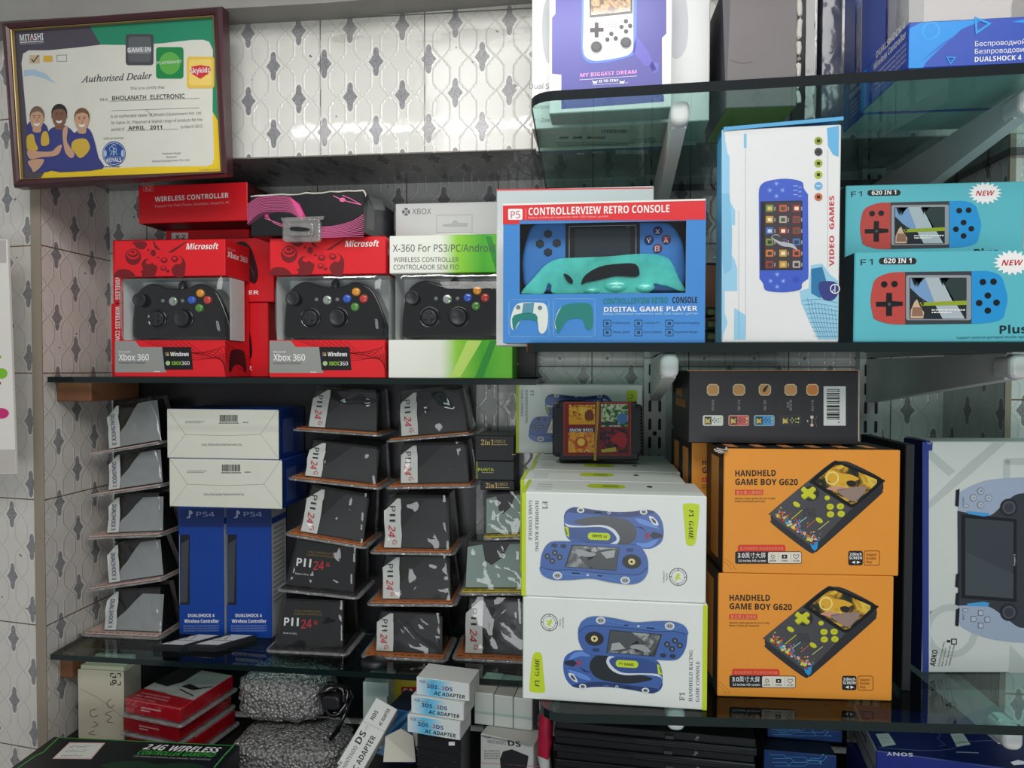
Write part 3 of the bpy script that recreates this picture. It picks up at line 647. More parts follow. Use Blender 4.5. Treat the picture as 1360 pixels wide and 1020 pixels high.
def red_art(base, hd):
    f = hd.f; f.mb = hd.mb
    # blotted gamepad drawing on the header
    f.poly(curve([(152.5, 364), (157, 358.5), (166, 357.5), (174, 360), (179, 367.5), (152.7, 367.6)], 4, True)[:], MAROON)
    f.ell(177, 341, 10.5, 11, MAROON); f.ell(177, 338, 8.3, 6.5, RED, 2); f.ell(177, 337, 7, 5, MAROON, 3); f.ell(176.5, 335.5, 5.5, 3.4, RED, 4); f.ell(176.5, 334.8, 3, 1.6, MAROON, 5)
    f.poly(curve([(176, 322), (183, 320.6), (193, 321), (195, 326), (190, 331), (183, 330), (179, 326)], 4, True), MAROON)
    f.poly(curve([(190, 358), (188, 350), (193, 344), (199, 345), (204, 351), (209, 354), (207, 363), (203, 367.5), (189, 367.5)], 4, True), MAROON); f.ell(198, 348, 4.2, 3, RED, 2)
    for cx, cy, rx, ry in ((203.5, 336, 3.6, 4.5), (218, 345.5, 4.6, 4), (232, 344, 4.6, 4.2), (217, 356, 4, 3.6), (197, 332, 1.6, 1.4), (210, 342, 1.8, 1.2), (223, 360, 2.4, 2), (189, 361, 2.2, 1.5)):
        f.ell(cx, cy, rx, ry, MAROON, 2, 16)
    for cx, cy in ((218, 344.6), (232, 343.2), (217, 355.2)): f.ell(cx, cy, 2.6, 1.9, RED, 3, 14)
    f.poly(curve([(229, 355), (234, 350.5), (239, 351), (242, 345), (237, 339), (243, 343), (246.5, 351), (244, 367.6), (233, 367.6), (228, 360)], 4, True), MAROON)
    f.poly([(223, 335.5), (228, 332), (247, 320.6), (249, 320.6), (230, 335), (226, 335.6)], MAROON)
    f.poly([(203, 321), (206, 330), (214, 333), (207, 325), (205, 320.6)], MAROON)
    f.text('Microsoft', (247.5, 331.5), (290.5, 331), 8, WINK, 4, .03, .25)
    s = hd.right; s.mb = hd.mb
    def sp(frac, z): return s.w(frac * .088, z, 2)
    def st(t, u0, v0, u1, h, m, bold=0):
        vs, fs = glyphs(t, bold); x0 = min(v[0] for v in vs); x1 = max(v[0] for v in vs); k = (u1 - u0) / (x1 - x0); b = len(hd.mb.v); mi = hd.mb.mi(m)
        for x, y in vs: hd.mb.v.append(s.w(u0 + (x - x0) * k, v0 + y * h / .73, 2))
        for g in fs: hd.mb.f.append(([b + i for i in g], mi, False))
    st('Microsoft', .008, hd.h - .017, .035, .0045, M((230, 150, 150), .5)); st('Xbox 360', .008, hd.h - .030, .078, .0105, WINK, .02)
    f = base.f; f.mb = base.mb
    for k in range(9): f.line(curve([(192 + k * 7, 453.5), (214 + k * 8, 462 + k * 1.4), (258 + k * 5, 478 - k * 2.2), (299, 470 + k * 3.4)], 5), .7, M((150, 12, 22), .4), 1)
    f.poly([(153, 453), (180, 453), (186, 461), (216, 461), (221, 494.5), (153, 494.5)], GREY, 2)
    f.text('Microsoft', (158, 468.5), (173.5, 468.5), 2.8, WINK, 3); f.text('Xbox 360', (158, 478.5), (198, 478.5), 8.2, WINK, 3, .012); f.text('Controller for Windows', (158, 483), (193, 483), 2.4, KINK, 3); f.tiny(205, 494, 213, 1, WINK, 3)
    f.poly([(215.5, 461), (254, 461), (256.5, 490.8), (219, 491)], BLACK, 3)
    for i, (cx, cy, c) in enumerate(((220.7, 469, (210, 70, 50)), (223.2, 468.8, (90, 150, 60)), (220.9, 471.6, (70, 120, 200)), (223.4, 471.4, (230, 190, 50)))): f.rr(cx - 1.1, cy - 1.2, cx + 1.1, cy + 1.2, .5, M(c, .5), 4)
    f.text('Windows', (226.5, 473), (251, 473), 5.6, WINK, 4, .02)
    f.ell(223.3, 482.3, 3, 3, M((170, 200, 140), .5), 4); f.text('XBOX', (228, 484.8), (241, 484.8), 5, M((150, 200, 60), .5), 4, .02); f.text('360', (241.5, 484.8), (252, 484.8), 5, WINK, 4)
    s = base.right; s.mb = base.mb; h = base.h; B_ = lambda u, v, L=1: s.w(u, v, L)
    for k in range(6): base.mb.poly([B_(0, h * (.95 - k * .09)), B_(0, h * (.93 - k * .09)), B_(.085, h * (.55 - k * .10)), B_(.085, h * (.57 - k * .10))][::-1], M((150, 12, 22), .4))
    base.mb.ngon([B_(.012 + x * .062, h * (.14 + y * .62), 2) for x, y in curve([(0, .1), (.12, 0), (.3, .3), (.7, .3), (.88, 0), (1, .1), (.92, .8), (.75, 1), (.25, 1), (.08, .8)], 3, True)], M((50, 16, 22), .4))
box1 = window_carton(0, red_art, 'controller_carton', 'red window carton with a black controller, standing before the red boxes', 'red controller cartons', RED, RED)
DX = P(358, 480, CF).x - P(153, 480, CF).x
box2 = copy_tree(box1, box1.location + Vector((DX, 0, 0)), 0, 'red window carton with a black controller, below the black box with pink wires')
pad1 = make_gamepad('black controller with coloured buttons in the red carton under the wide red box')
GX = P(436, 402, YC).x - P(232, 402, YC).x
pad2 = copy_tree(pad1, pad1.location + Vector((GX, 0, 0)), 0, 'black controller with coloured buttons in the red carton below the pink wires')
GX3 = P(594.7, 402, YC).x - P(232, 402, YC).x
pad3 = copy_tree(pad1, pad1.location + Vector((GX3, 0, 0)), 0, 'black controller in the white and green carton')
# white and green window carton
GRN = GRAD([(0, (238, 240, 232)), (.42, (236, 240, 226)), (.56, (150, 214, 60)), (.8, (70, 176, 40)), (1, (110, 205, 50))], 0, -.093, .093)
GRN2 = M((40, 148, 48), .4)
def green_art(base, hd):
    f = hd.f; o = 364.5; f.mb = hd.mb
    f.text('X-360 For PS3/PC/Android', (521 - o, 340), (645 - o, 340), 9.2, M((80, 84, 84), .5), 3); f.text('WIRELESS CONTROLLER', (522 - o, 353), (601 - o, 353), 6, M((96, 98, 98), .5), 3); f.text('CONTROLADOR SEM FIO', (522 - o, 362.5), (601 - o, 362.5), 6, M((96, 98, 98), .5), 3)
    f.poly([(633 - o, 320.5), (640 - o, 320.5), (655 - o, 367.6), (647 - o, 367.6)], GRN2, 2)
    f = base.f; f.mb = base.mb
    f.poly([(640 - o, 453), (648 - o, 453), (632 - o, 499.6), (622 - o, 499.6)], GRN2, 2)
    f.poly([(612 - o, 453), (630 - o, 453), (604 - o, 499.6), (592 - o, 499.6)], M((196, 230, 110), .4), 1)
box3 = window_carton(0, green_art, 'controller_carton', 'white carton with green swirl and a black controller in its window', None, GRN, WHITE, xr=303)
box3.location.x += P(516, 480, CF).x - P(152.5, 480, CF).x
# ------------------------------------------------------------------ red boxes behind and above the first window carton
YX = 1.198
G2 = 'red wireless controller boxes'
c = Carton((148, 500), (356.5, 500), (148, 403), YX, zfix=ZL1 + .0004, depth=.072, front=RED, side=RED2); f = c.f
f.text('CONTROLLER', (270, 491.5), (335, 491.5), 5.4, WINK, 2, .03)
f.poly(curve([(300, 425), (316, 420), (331, 440), (335, 470), (328, 478), (318, 462), (300, 460)], 5, True), M((52, 22, 28), .4), 1)
f.text('WIRELESS CONTROLLER', (153.5, 407), (153.5, 480), 6, WINK, 2, .03)
c.build('wireless_controller_box', 'red box lying behind the first red window carton, lowest of its stack', 'box', G2); ztop = c.A.z + c.h
c = Carton((150, 403), (364, 403), (150, 319), YX - .004, zfix=ztop + .0002, depth=.075, front=RED, side=RED2); f = c.f
f.text('CONTROLLER', (264, 391), (344, 391), 5.4, WINK, 2, .03)
f.poly(curve([(300, 334), (318, 321), (331, 326), (339, 345), (343, 366), (338, 377), (328, 370), (318, 356), (300, 356)], 5, True), M((52, 22, 28), .35), 1)
f.line(curve([(327, 336), (332, 352), (338, 366)], 5), .5, M((120, 100, 110), .4), 2); f.text('WIRELESS', (153.5, 365), (153.5, 398), 6, WINK, 2, .03)
c.build('wireless_controller_box', 'red box with dark controller print, second from bottom behind the red window carton', 'box', G2); ztop = c.A.z + c.h
c = Carton((220, 319), (331, 319), (220, 306), YX + .012, zfix=ztop + .0002, depth=.06, front=RED, side=RED2); f = c.f
f.rr(228, 309, 250, 318.4, 1, WINK, 1); f.text('X-2', (233, 317.8), (246, 317.8), 6, KINK, 2, .02)
c.build('wireless_controller_box', 'thin red box with a small white X-2 sticker', 'box', G2); ztop = c.A.z + c.h
c = Carton((184, 300.6), (328.5, 293.5), (183.4, 247), 1.15, 1.143, depth=.12, front=RED, side=M((70, 14, 20), .5), zfix=ztop + .0003, topm=RED2); f = c.f
f.mb.f = f.mb.f
f.rr(190, 246, 204, 254.5, 1, M((190, 120, 120), .5), 1); f.rr(191, 247, 203, 253.5, .8, RED, 2); f.text('X2', (192.5, 253), (201.5, 252.6), 5, M((220, 160, 160), .5), 3, .02)
f.text('WIRELESS CONTROLLER', (206, 268), (304, 262.5), 6.6, WINK, 3, .03)
f.text('Support For Pad, Phone, Smartbox, SmartTV, PC', (206, 275.5), (305, 270.5), 3.2, M((240, 180, 180), .5), 3)
c.build('wireless_controller_box', 'wide red box directly under the hanging certificate', 'box', G2)
# ------------------------------------------------------------------ black headset box with pink wires and a clear hang tab
zt = ZL1 + .0004 + box1.children[1].dimensions.z
h2 = [o for o in box2.children if o.name.startswith('header')][0]
zt = P(152, 319.6, CF).z
c = Carton((333, 319), (482.6, 318), (327, 261.5), 1.098, 1.082, depth=.145, front=BLACK, side=M((40, 42, 46), .3), zfix=zt + .0012); f = c.f
PINK = M((226, 108, 160), .4, name='pink_ink'); PINKD = M((220, 50, 130), .4)
f.poly([(328, 274), (340, 262.5), (358, 260), (386, 261), (398, 272), (406, 290), (398, 290), (386, 284), (368, 282), (350, 286), (330, 300)], M((84, 38, 60), .4), 1)
f.poly([(384, 261), (398, 271), (407, 290), (398, 290), (392, 276)], PINKD, 2)
for k in range(12): f.line(curve([(328.5, 272 + k * 2.3), (345, 262 + k * 1.9), (368, 260.5 + k * 1.8), (386, 263 + k * 1.7), (398, 276 + k * 1.2), (405, 291)], 5), .6, PINK, 3)
for k in range(11): f.line(curve([(424, 302 + k * 1.35), (446, 300 + k * 1.5), (468, 294 + k * 2), (483, 285 + k * 2.9)], 5), .8, PINK, 3)
f.line(curve([(355, 288), (366, 297), (380, 302)], 4), 1, PINK, 3); f.line(curve([(352, 290), (366, 295), (380, 300)], 4), 1, PINK, 3); f.ell(354.5, 287, 2.6, 2, PINKD, 4)
f.ell(455, 265.5, 4, 2.8, PINK, 4); f.line([(443, 260), (455, 266), (480, 272)], 1.2, PINK, 3); f.line([(455, 259.5), (466, 264), (480, 272)], 1, PINK, 3)
s = c.right; s.mb = c.mb; DG = M((84, 88, 92), .3); sv = lambda u, v, L=1: s.w(u, v, L)
c.mb.ngon([sv(.012, .01), sv(.045, .012), sv(.05, .05), sv(.018, .062)], DG); c.mb.ngon([sv(.05, .05), sv(.10, .06), sv(.085, .075), sv(.02, .066)], M((110, 114, 118), .3)); c.mb.ngon([sv(.06, .012), sv(.12, .012), sv(.12, .045), sv(.06, .04)], M((50, 54, 60), .3))
HB = c
o = c.build('headset_box', 'worn black box with pink wire print lying on the red window carton', 'box')
# frayed white card edge along the top and the moulded clear hang tab
mb = MB(); rnd = random.Random(3); e0 = c.A + c.f.v * c.h; pts = [e0 + c.f.u * (c.w * k / 14) + c.f.v * (.0008 + rnd.uniform(-.001, .0016)) - c.f.n * .001 for k in range(15)]
mb.tube(pts, [.0010 + .0007 * rnd.random() for _ in pts], M((206, 204, 190), .8), 6)
mb.tube([pts[-1], pts[-1] + Vector((.004, 0, -.007)), pts[-1] + Vector((.003, 0, -.016))], [.0017, .0014, .0006], M((206, 204, 190), .8), 6); mb.build('frayed_edge', o)
TAB = FILM((.86, .85, .84), .16, .05, .5, 60, .18, (.7, .68, .66), name='cloudy_clear_plastic')
mb = MB(); a, b = c.f.loc(377, 323); x1, y1 = c.f.loc(430, 290); m2 = mframe(c.f.w(0, 0) + c.f.n * .0015, c.f.u, c.f.v)
mb.prism([(p[0], p[1]) for p in [c.f.loc(*q) for q in rrpts(378, 292, 428, 322.5, 5)]][::-1], 0, .007, TAB, m2, .002, 2)
mb.prism([(p[0], p[1]) for p in [c.f.loc(*q) for q in rrpts(386, 298, 420, 315, 4)]][::-1], .007, .0095, TAB, m2, .0015, 2)
mb.prism([(p[0], p[1]) for p in [c.f.loc(*q) for q in curve([(390, 304), (400, 303), (416, 306), (408, 309), (392, 308)], 3, True)]][::-1], .0096, .0102, BLACK, m2)
mb.prism([(p[0], p[1]) for p in [c.f.loc(*q) for q in [(375, 290), (432, 288), (430, 293), (377, 295)]]][::-1], 0, .004, TAB, m2)
mb.build('hang_tab', o)
# ------------------------------------------------------------------ pale grey console box behind the green carton
LG = M((206, 208, 206), .5)
c = Carton((525.4, 500), (672, 500), (525.4, 270.6), 1.20, depth=.07, front=LG, side=M((190, 192, 190), .5), zfix=ZL1 + .0004); f = c.f
f.ell(539.3, 281.3, 5.2, 5.2, M((96, 98, 98), .5), 1)
for s_ in (1, -1): f.line(curve([(534.7, 281.3 - 5 * s_ * -1), (539.3, 280 + s_ * 1.2), (544, 281.3 + 5 * s_)], 4) if False else [(535.5, 281.3 - 4 * s_), (539.3, 281.3 - .3 * s_), (543, 281.3 + 4 * s_)], 1.4, LG, 2)
f.line([(535.4, 278), (539.3, 281), (543.2, 278)], 1.2, LG, 3)
f.text('XBOX', (547.5, 284.5), (572.5, 284.2), 7.4, M((110, 112, 112), .5), 2)
f.outline([(580, 286), (627, 285), (627, 309), (580, 309)], .8, M((170, 173, 172), .5), 1); f.poly([(588, 298), (600, 297), (602, 293), (606, 292), (609, 296), (621, 296), (621, 301), (588, 301)], M((180, 182, 180), .5), 2)
f.poly([(574, 312), (588, 309.5), (622, 309), (636, 312), (636, 320), (574, 320)], M((228, 230, 222), .5), 1); f.line([(590, 316), (606, 313), (620, 315)], .8, M((130, 130, 130), .5), 2)
c.build('console_box', 'pale grey box with small round emblem behind the white and green carton', 'box')
# dark tall upright thing between the shelf end and the retro console carton: closed black box end
c = Carton((678, 500), (712, 500), (678, 452), 1.2, depth=.06, front=BLACK, side=BLACK, zfix=ZL1 + .0004)
c.f.ell(687.5, 483.5, 1, 1.2, WINK, 1); c.f.line([(683, 455), (683, 499)], .6, M((70, 72, 74), .4), 1)
c.build('black_box', 'small black box at the end of the shelf of red cartons', 'box')
# ------------------------------------------------------------------ hanging certificate
YLc, YRc = 1.052, 1.048
Zc = lambda *p: [(x / 3.9235, y / 3.9235) for x, y in p]
def cert():
    A, B = P(22, 250, YLc), P(303, 232, YRc); u = (B - A).normalized()
    f0 = Fr(MB(), A, u, Z3); ln = -.07; v = f0.v * math.cos(ln) - f0.n * math.sin(ln)
    f = Fr(MB(), A, u, v)
    root = empty('certificate_frame', f.px(160, 240, 0), 'certificate in a dark maroon frame hanging crooked on the tiled wall', 'framed certificate')
    out = [(22, 250), (303, 232), (297, 10), (5, 32)]; inn = Zc((118, 930), (1150, 892), (1108, 92), (70, 162))
    O = [Vector(f.loc(*p)) for p in out]; I = [Vector(f.loc(*p)) for p in inn]
    fm = M((70, 36, 42), .3, .5, var=.2, name='maroon_frame'); gold = M((176, 150, 96), .35, .5, metal=.5, name='gilt_slip')
    mb = MB(); mb_g = MB()
    prof = [(0, -.016), (0, .004), (.25, .009), (.55, .007), (.78, .004), (.80, 0)]
    rows = [[f.O + f.u * p.x + f.v * p.y + f.n * h for p in [O[i].lerp(I[i], t) for i in range(4)]] for t, h in prof]
    b = None
    for k in range(len(rows) - 1):
        for i in range(4):
            j = (i + 1) % 4; mb.poly([rows[k][i], rows[k][j], rows[k + 1][j], rows[k + 1][i]], fm)
    mb.poly(rows[0], fm); mb.build('frame', root)
    prof = [(.80, .001), (.86, .0035), (.93, .0025), (1.0, -.002)]
    rows = [[f.O + f.u * p.x + f.v * p.y + f.n * h for p in [O[i].lerp(I[i], t) for i in range(4)]] for t, h in prof]
    for k in range(3):
        for i in range(4): j = (i + 1) % 4; mb_g.poly([rows[k][i], rows[k][j], rows[k + 1][j], rows[k + 1][i]], gold)
    mb_g.build('gilt_slip', root)
    mb = MB(); g = Fr(mb, f.O - f.n * .004, f.u, f.v)
    DK = M((76, 70, 84), .5); GRc = M((24, 140, 104), .45); YE = M((240, 204, 24), .45); PA = M((224, 222, 212), .6, var=.08); INK = M((40, 40, 48), .5)
    g.poly(Zc((118, 930), (1150, 892), (1108, 92), (70, 162)), PA, 0)
    g.poly(Zc((118, 930), (215, 928), (240, 886), (140, 640), (112, 330), (120, 280), (150, 262), (250, 262), (400, 248), (525, 233), (468, 136), (70, 162)), DK, 1)
    g.poly(Zc((468, 136), (1108, 92), (1136, 630), (1108, 582), (1110, 260), (1090, 218), (1060, 207), (1000, 208), (850, 225), (700, 235), (525, 233), (500, 190)), GRc, 1)
    g.poly(Zc((205, 928), (240, 890), (500, 880), (800, 868), (1080, 866), (1108, 855), (1116, 820), (1108, 582), (1136, 630), (1150, 892)), YE, 1)
    g.poly(Zc((125, 365), (180, 362), (240, 385), (290, 436), (230, 408), (170, 392), (125, 398)), M((176, 200, 220), .6), 1)
    W_ = M((236, 236, 238), .5)
    g.text('MITASHI', *Zc((105, 214), (228, 207)), 8.6, W_, 3, .02); g.line(Zc((104, 222), (229, 214)), 1, W_, 3); g.text('www.mitashi.com', *Zc((107, 234), (228, 227)), 2.6, M((190, 188, 196), .5), 3)
    g.poly(Zc((160, 207), (168, 190), (176, 206)), M((210, 50, 50), .5), 4)
    g.rr(*Zc((153, 288))[0], *Zc((208, 330))[0], 1.5, M((206, 184, 150), .5), 2); g.rr(*Zc((226, 290))[0], *Zc((274, 322))[0], 1, M((226, 178, 60), .5), 2); g.outline(Zc((297, 288), (348, 286), (348, 319), (297, 320)), .8, GREY, 2)
    g.line(Zc((165, 308), (176, 322), (202, 288)), 1.4, INK, 3)
    # the three product badges
    gd = SCREEN([(0, (40, 42, 48)), (.5, (92, 94, 100)), (1, (60, 62, 68))], 14)
    g.rr(*Zc((656, 178))[0], *Zc((801, 340))[0], 4, M((70, 72, 78), .35), 3); g.rr(*Zc((670, 192))[0], *Zc((788, 325))[0], 4, M((96, 98, 102), .35), 4)
    g.text('GAME-IN', *Zc((668, 274), (788, 269)), 6, W_, 6, .04); g.rr(*Zc((664, 246))[0], *Zc((790, 280))[0], 3, M((140, 142, 146), .4), 5)
    g.rr(*Zc((814, 246))[0], *Zc((957, 410))[0], 4, M((16, 136, 70), .35), 3); g.ell(*Zc((886, 330))[0], 14, 15, M((94, 176, 74), .4), 4); g.text('PLAYSMART', *Zc((820, 337), (950, 329)), 4, W_, 5)
    g.rr(*Zc((974, 296))[0], *Zc((1118, 460))[0], 4, M((236, 194, 74), .35), 3); g.rr(*Zc((986, 310))[0], *Zc((1106, 446))[0], 3, M((244, 212, 110), .4), 4)
    g.poly(Zc((990, 370), (1000, 348), (1046, 340), (1094, 348), (1100, 366), (1085, 386), (1046, 412), (1005, 388)), M((214, 44, 52), .4), 5); g.text('Skykidz', *Zc((994, 384), (1096, 378)), 7, W_, 6, .03)
    # wording
    g.text('~i~Authorised Dealer', *Zc((424, 430), (794, 410)), 9, M((66, 62, 70), .5), 3, .008, .1)
    S = M((104, 100, 104), .5); g.text('This is to certify that', *Zc((680, 468), (858, 461)), 3.6, S, 3)
    g.text('M/s', *Zc((524, 526), (562, 524)), 3.6, S, 3); g.text('BHOLANATH  ELECTRONIC', *Zc((586, 523), (964, 511)), 5.6, INK, 3, .015)
    g.line(Zc((570, 528), (1040, 512)), .4, S, 3); g.line(Zc((580, 577), (1040, 562)), .4, S, 3)
    g.text('is an authorised dealer of Mitashi Edutainment Pvt. Ltd.', *Zc((578, 614), (1052, 596)), 3.8, S, 3); g.text('for Game- In , Playsmart & Skykidz range of products for the', *Zc((580, 648), (1054, 630)), 3.8, S, 3)
    g.text('period of', *Zc((582, 682), (650, 679)), 3.8, S, 3); g.text('APRIL   2011', *Zc((670, 677), (845, 672)), 5, INK, 3, .02); g.line(Zc((660, 682), (930, 672)), .4, S, 3); g.text('to March 2012', *Zc((942, 669), (1055, 664)), 3.8, S, 3)
    g.text('Official Partner', *Zc((541, 728), (646, 724)), 2.7, S, 3); g.text('Yashwant Dugar', *Zc((846, 806), (944, 802)), 2.7, S, 3); g.text('Director', *Zc((868, 824), (924, 822)), 2.6, S, 3); g.text('Mitashi Edutainment Pvt. Ltd.', *Zc((794, 846), (988, 838)), 2.7, S, 3); g.text('*Conditions Apply', *Zc((1036, 890), (1142, 886)), 2, S, 3)
    bl = M((38, 76, 150), .4); c0 = Zc((595, 801))[0]
    g.ell(*c0, 15.6, 16.4, bl, 3, 28); g.ring(*c0, 14.2, 14.7, W_, 4, 28); pale = M((170, 196, 226), .5)
    g.text('R', *Zc((597, 810), (614, 809)), 10, pale, 5); 
    g.text('R', *Zc((594, 810), (577, 811)), -10, pale, 5) if False else g.line(curve(Zc((592, 810), (592, 770), (578, 766), (572, 778), (580, 788), (592, 790)), 4), 1, pale, 5)
    g.line(Zc((586, 790), (576, 811)), 1, pale, 5); g.ell(*Zc((550, 800))[0], 2, 5, pale, 5, 12); g.ell(*Zc((640, 800))[0], 2, 5, pale, 5, 12); g.line(Zc((584, 760), (595, 752), (606, 760)), 1, pale, 5)
    g.text('RAJASTHAN', *Zc((563, 826), (628, 823)), 2.2, pale, 5); g.text('ROYALS', *Zc((558, 846), (634, 843)), 5, W_, 5, .02)
    # printed photograph: three men in blue and yellow shirts
    SK = M((206, 160, 130), .5); SKD = M((132, 92, 70), .5); SB = M((52, 60, 130), .5); SY = M((214, 176, 62), .5); HR = M((120, 84, 56), .5); HD = M((34, 28, 28), .5); HL = M((120, 96, 80), .5)
    def cv(*p): return curve(Zc(*p), 3, True)
    g.poly(cv((140, 700), (150, 640), (190, 630), (240, 650), (256, 700), (262, 780), (280, 885), (160, 892), (142, 830)), SB, 4)
    g.poly(cv((252, 690), (290, 660), (340, 655), (385, 690), (420, 760), (440, 880), (260, 888), (256, 780)), SB, 5)
    g.poly(cv((372, 720), (410, 680), (460, 668), (490, 720), (515, 820), (535, 880), (330, 888), (390, 800)), SB, 6)
    g.poly(cv((142, 715), (175, 700), (186, 740), (200, 780), (150, 790)), SY, 7); g.poly(cv((225, 690), (250, 690), (258, 750), (222, 760), (215, 730)), SY, 6); g.poly(cv((385, 735), (430, 722), (460, 735), (470, 780), (425, 825), (395, 800), (375, 770)), SY, 8)
    g.poly(cv((146, 785), (200, 790), (270, 790), (300, 765), (326, 756), (312, 800), (280, 815), (220, 820), (160, 830)), SK, 8)
    g.poly(cv((330, 680), (350, 655), (356, 680), (352, 740), (390, 800), (376, 825), (346, 800), (332, 740)), SK, 8)
    g.poly(cv((150, 840), (230, 830), (215, 870), (180, 898), (168, 880)), SK, 8)
    for (cx, cy, rx, ry, sk, hr, hy) in ((196, 622, 34, 58, SK, HL, 566), (312, 608, 37, 56, SKD, HD, 562), (430, 628, 36, 55, SK, HR, 590)):
        g.poly(cv((cx - 16, cy + 30), (cx + 16, cy + 30), (cx + 20, cy + 66), (cx - 20, cy + 66)), sk, 8)
        g.ell(*Zc((cx, cy))[0], rx / 3.92, ry / 3.92, sk, 10)
        g.ell(*Zc((cx, cy - 19))[0], (rx + 4) / 3.92, (ry - 9) / 3.92, hr, 9); g.poly(cv((cx - rx - 2, cy - 14), (cx - rx + 4, cy - 40), (cx - 6, cy - ry - 2), (cx + 14, cy - ry - 1), (cx + rx - 2, cy - 38), (cx + rx + 2, cy - 14), (cx + rx - 7, cy - 30), (cx + 6, cy - 40), (cx - rx + 8, cy - 31)), hr, 11)
        for s_ in (-1, 1): g.ell(*Zc((cx + s_ * 13, cy - 8))[0], 1.3, .6, HD, 11, 8); g.line(Zc((cx + s_ * 13 - 8, cy - 17), (cx + s_ * 13 + 8, cy - 18)), .7, HD, 11); g.ell(*Zc((cx + s_ * (rx + 1), cy))[0], .9, 2, sk, 9, 8)
        g.line(Zc((cx + 1, cy - 6), (cx + 4, cy + 12), (cx - 3, cy + 13)), .5, HR, 11); g.poly(cv((cx - 16, cy + 21), (cx, cy + 25), (cx + 17, cy + 20), (cx + 8, cy + 34), (cx - 8, cy + 34)), W_, 11)
    g.tiny(66, 226, 108, 1, INK, 5, 1); g.tiny(138, 222, 160, 1, INK, 5, 2); g.line(Zc((760, 570), (800, 610)), .5, S, 4)
    mb.build('print', root)
    mb = MB(); gg = Fr(mb, f.O, f.u, f.v); mb.poly([gg.w(*(O[i].lerp(I[i], .98)), 0) - f.n * .0005 for i in range(4)], FILM((.97, .98, .975), .05, .02, name='picture_glass')); mb.build('glass', root)
cert()
# printed hanging sheet at the very edge of the wall
mb = MB(); A = P(-60, 629, 1.03); B = P(20, 629, 1.03); f = Fr(mb, A, B - A, Z3); f.poly([(-60, 629), (21.5, 629), (10, 318), (-60, 318)], M((232, 230, 222), .6), 0)
c4 = [f.px(*p, 0) for p in ((-60, 629), (21.5, 629), (10, 318), (-60, 318))]; k4 = [p - f.n * .004 for p in c4]
for i in range(4): j = (i + 1) % 4; mb.poly([c4[i], k4[i], k4[j], c4[j]], M((232, 230, 222), .6))
mb.poly(k4[::-1], M((232, 230, 222), .6))
f.poly([(-60, 628), (21, 628), (20, 597), (-60, 597)], M((196, 192, 184), .6), 1); f.poly([(-60, 350), (8.5, 349), (8, 319), (-60, 320)], M((190, 186, 182), .6), 1)
for cx, cy, rx, ry, col in ((2, 496, 8, 7, (130, 196, 50)), (2, 549, 10, 7, (208, 50, 120)), (0, 474, 2, 2, (130, 190, 60)), (0, 509, 1.5, 2, (160, 60, 50))): f.ell(cx, cy, rx, ry, M(col, .5), 1)
tag(mb.build('calendar_sheet'), 'edge of a white printed hanging sheet with green and pink dots', 'poster')
# ------------------------------------------------------------------ middle right shelf
YM = .814; ZM = ZR2 + .0004
def holed_carton(bl, br, top, win, Y, depth, front, side, name, label, cat, back=None):
    """carton whose front has a rectangular window: four front strips, outer walls, back sheet as the body"""
    base = Carton(bl, br, top, Y, depth=depth, front=front, side=side, bev=0, zfix=ZM); mb = base.mb; f = base.f; w, h = base.w, base.h
    x0, y0 = f.loc(win[0], win[3]); x1, y1 = f.loc(win[2], win[1]); t = .0015
    Q = lambda a, b, d: f.w(a, b) - f.n * d
    def q(pts, m): mb.poly([Q(*p) for p in pts], m)
    for (a0, b0, a1, b1) in ((0, 0, w, y0), (0, y1, w, h), (0, y0, x0, y1), (x1, y0, w, y1)):
        q([(a0, b0, 0), (a1, b0, 0), (a1, b1, 0), (a0, b1, 0)], front); q([(a0, b0, t), (a0, b1, t), (a1, b1, t), (a1, b0, t)], side)
    for (a0, b0, a1, b1) in ((x0, y0, x1, y0), (x1, y0, x1, y1), (x1, y1, x0, y1), (x0, y1, x0, y0)): q([(a0, b0, 0), (a1, b1, 0), (a1, b1, t), (a0, b0, t)], WHITE)
    for (a0, b0, a1, b1) in ((0, 0, w, 0), (w, 0, w, h), (w, h, 0, h), (0, h, 0, 0)): q([(a0, b0, 0), (a0, b0, depth), (a1, b1, depth), (a1, b1, 0)], side)
    q([(0, 0, depth), (0, h, depth), (w, h, depth), (w, 0, depth)], side); q([(0.001, 0.001, depth - .001), (w - .001, 0.001, depth - .001), (w - .001, h - .001, depth - .001), (.001, h - .001, depth - .001)], back or side)
    return base, (x0, y0, x1, y1)
# white carton with a red top edge behind the retro console carton
c = Carton((659, 452), (867, 452), (659, 252), .911, depth=.046, front=GRAD([(0, (236, 238, 236)), (.6, (226, 230, 230)), (1, (176, 190, 192))], 2, 0, .23), side=WHITE, topm=RED, zfix=ZM)
c.f.poly([(659.5, 251.5), (867, 249), (867, 250.6), (659.5, 253.2)], RED, 1); c.build('white_box', 'plain white box with red top edge behind the blue retro console carton', 'box')
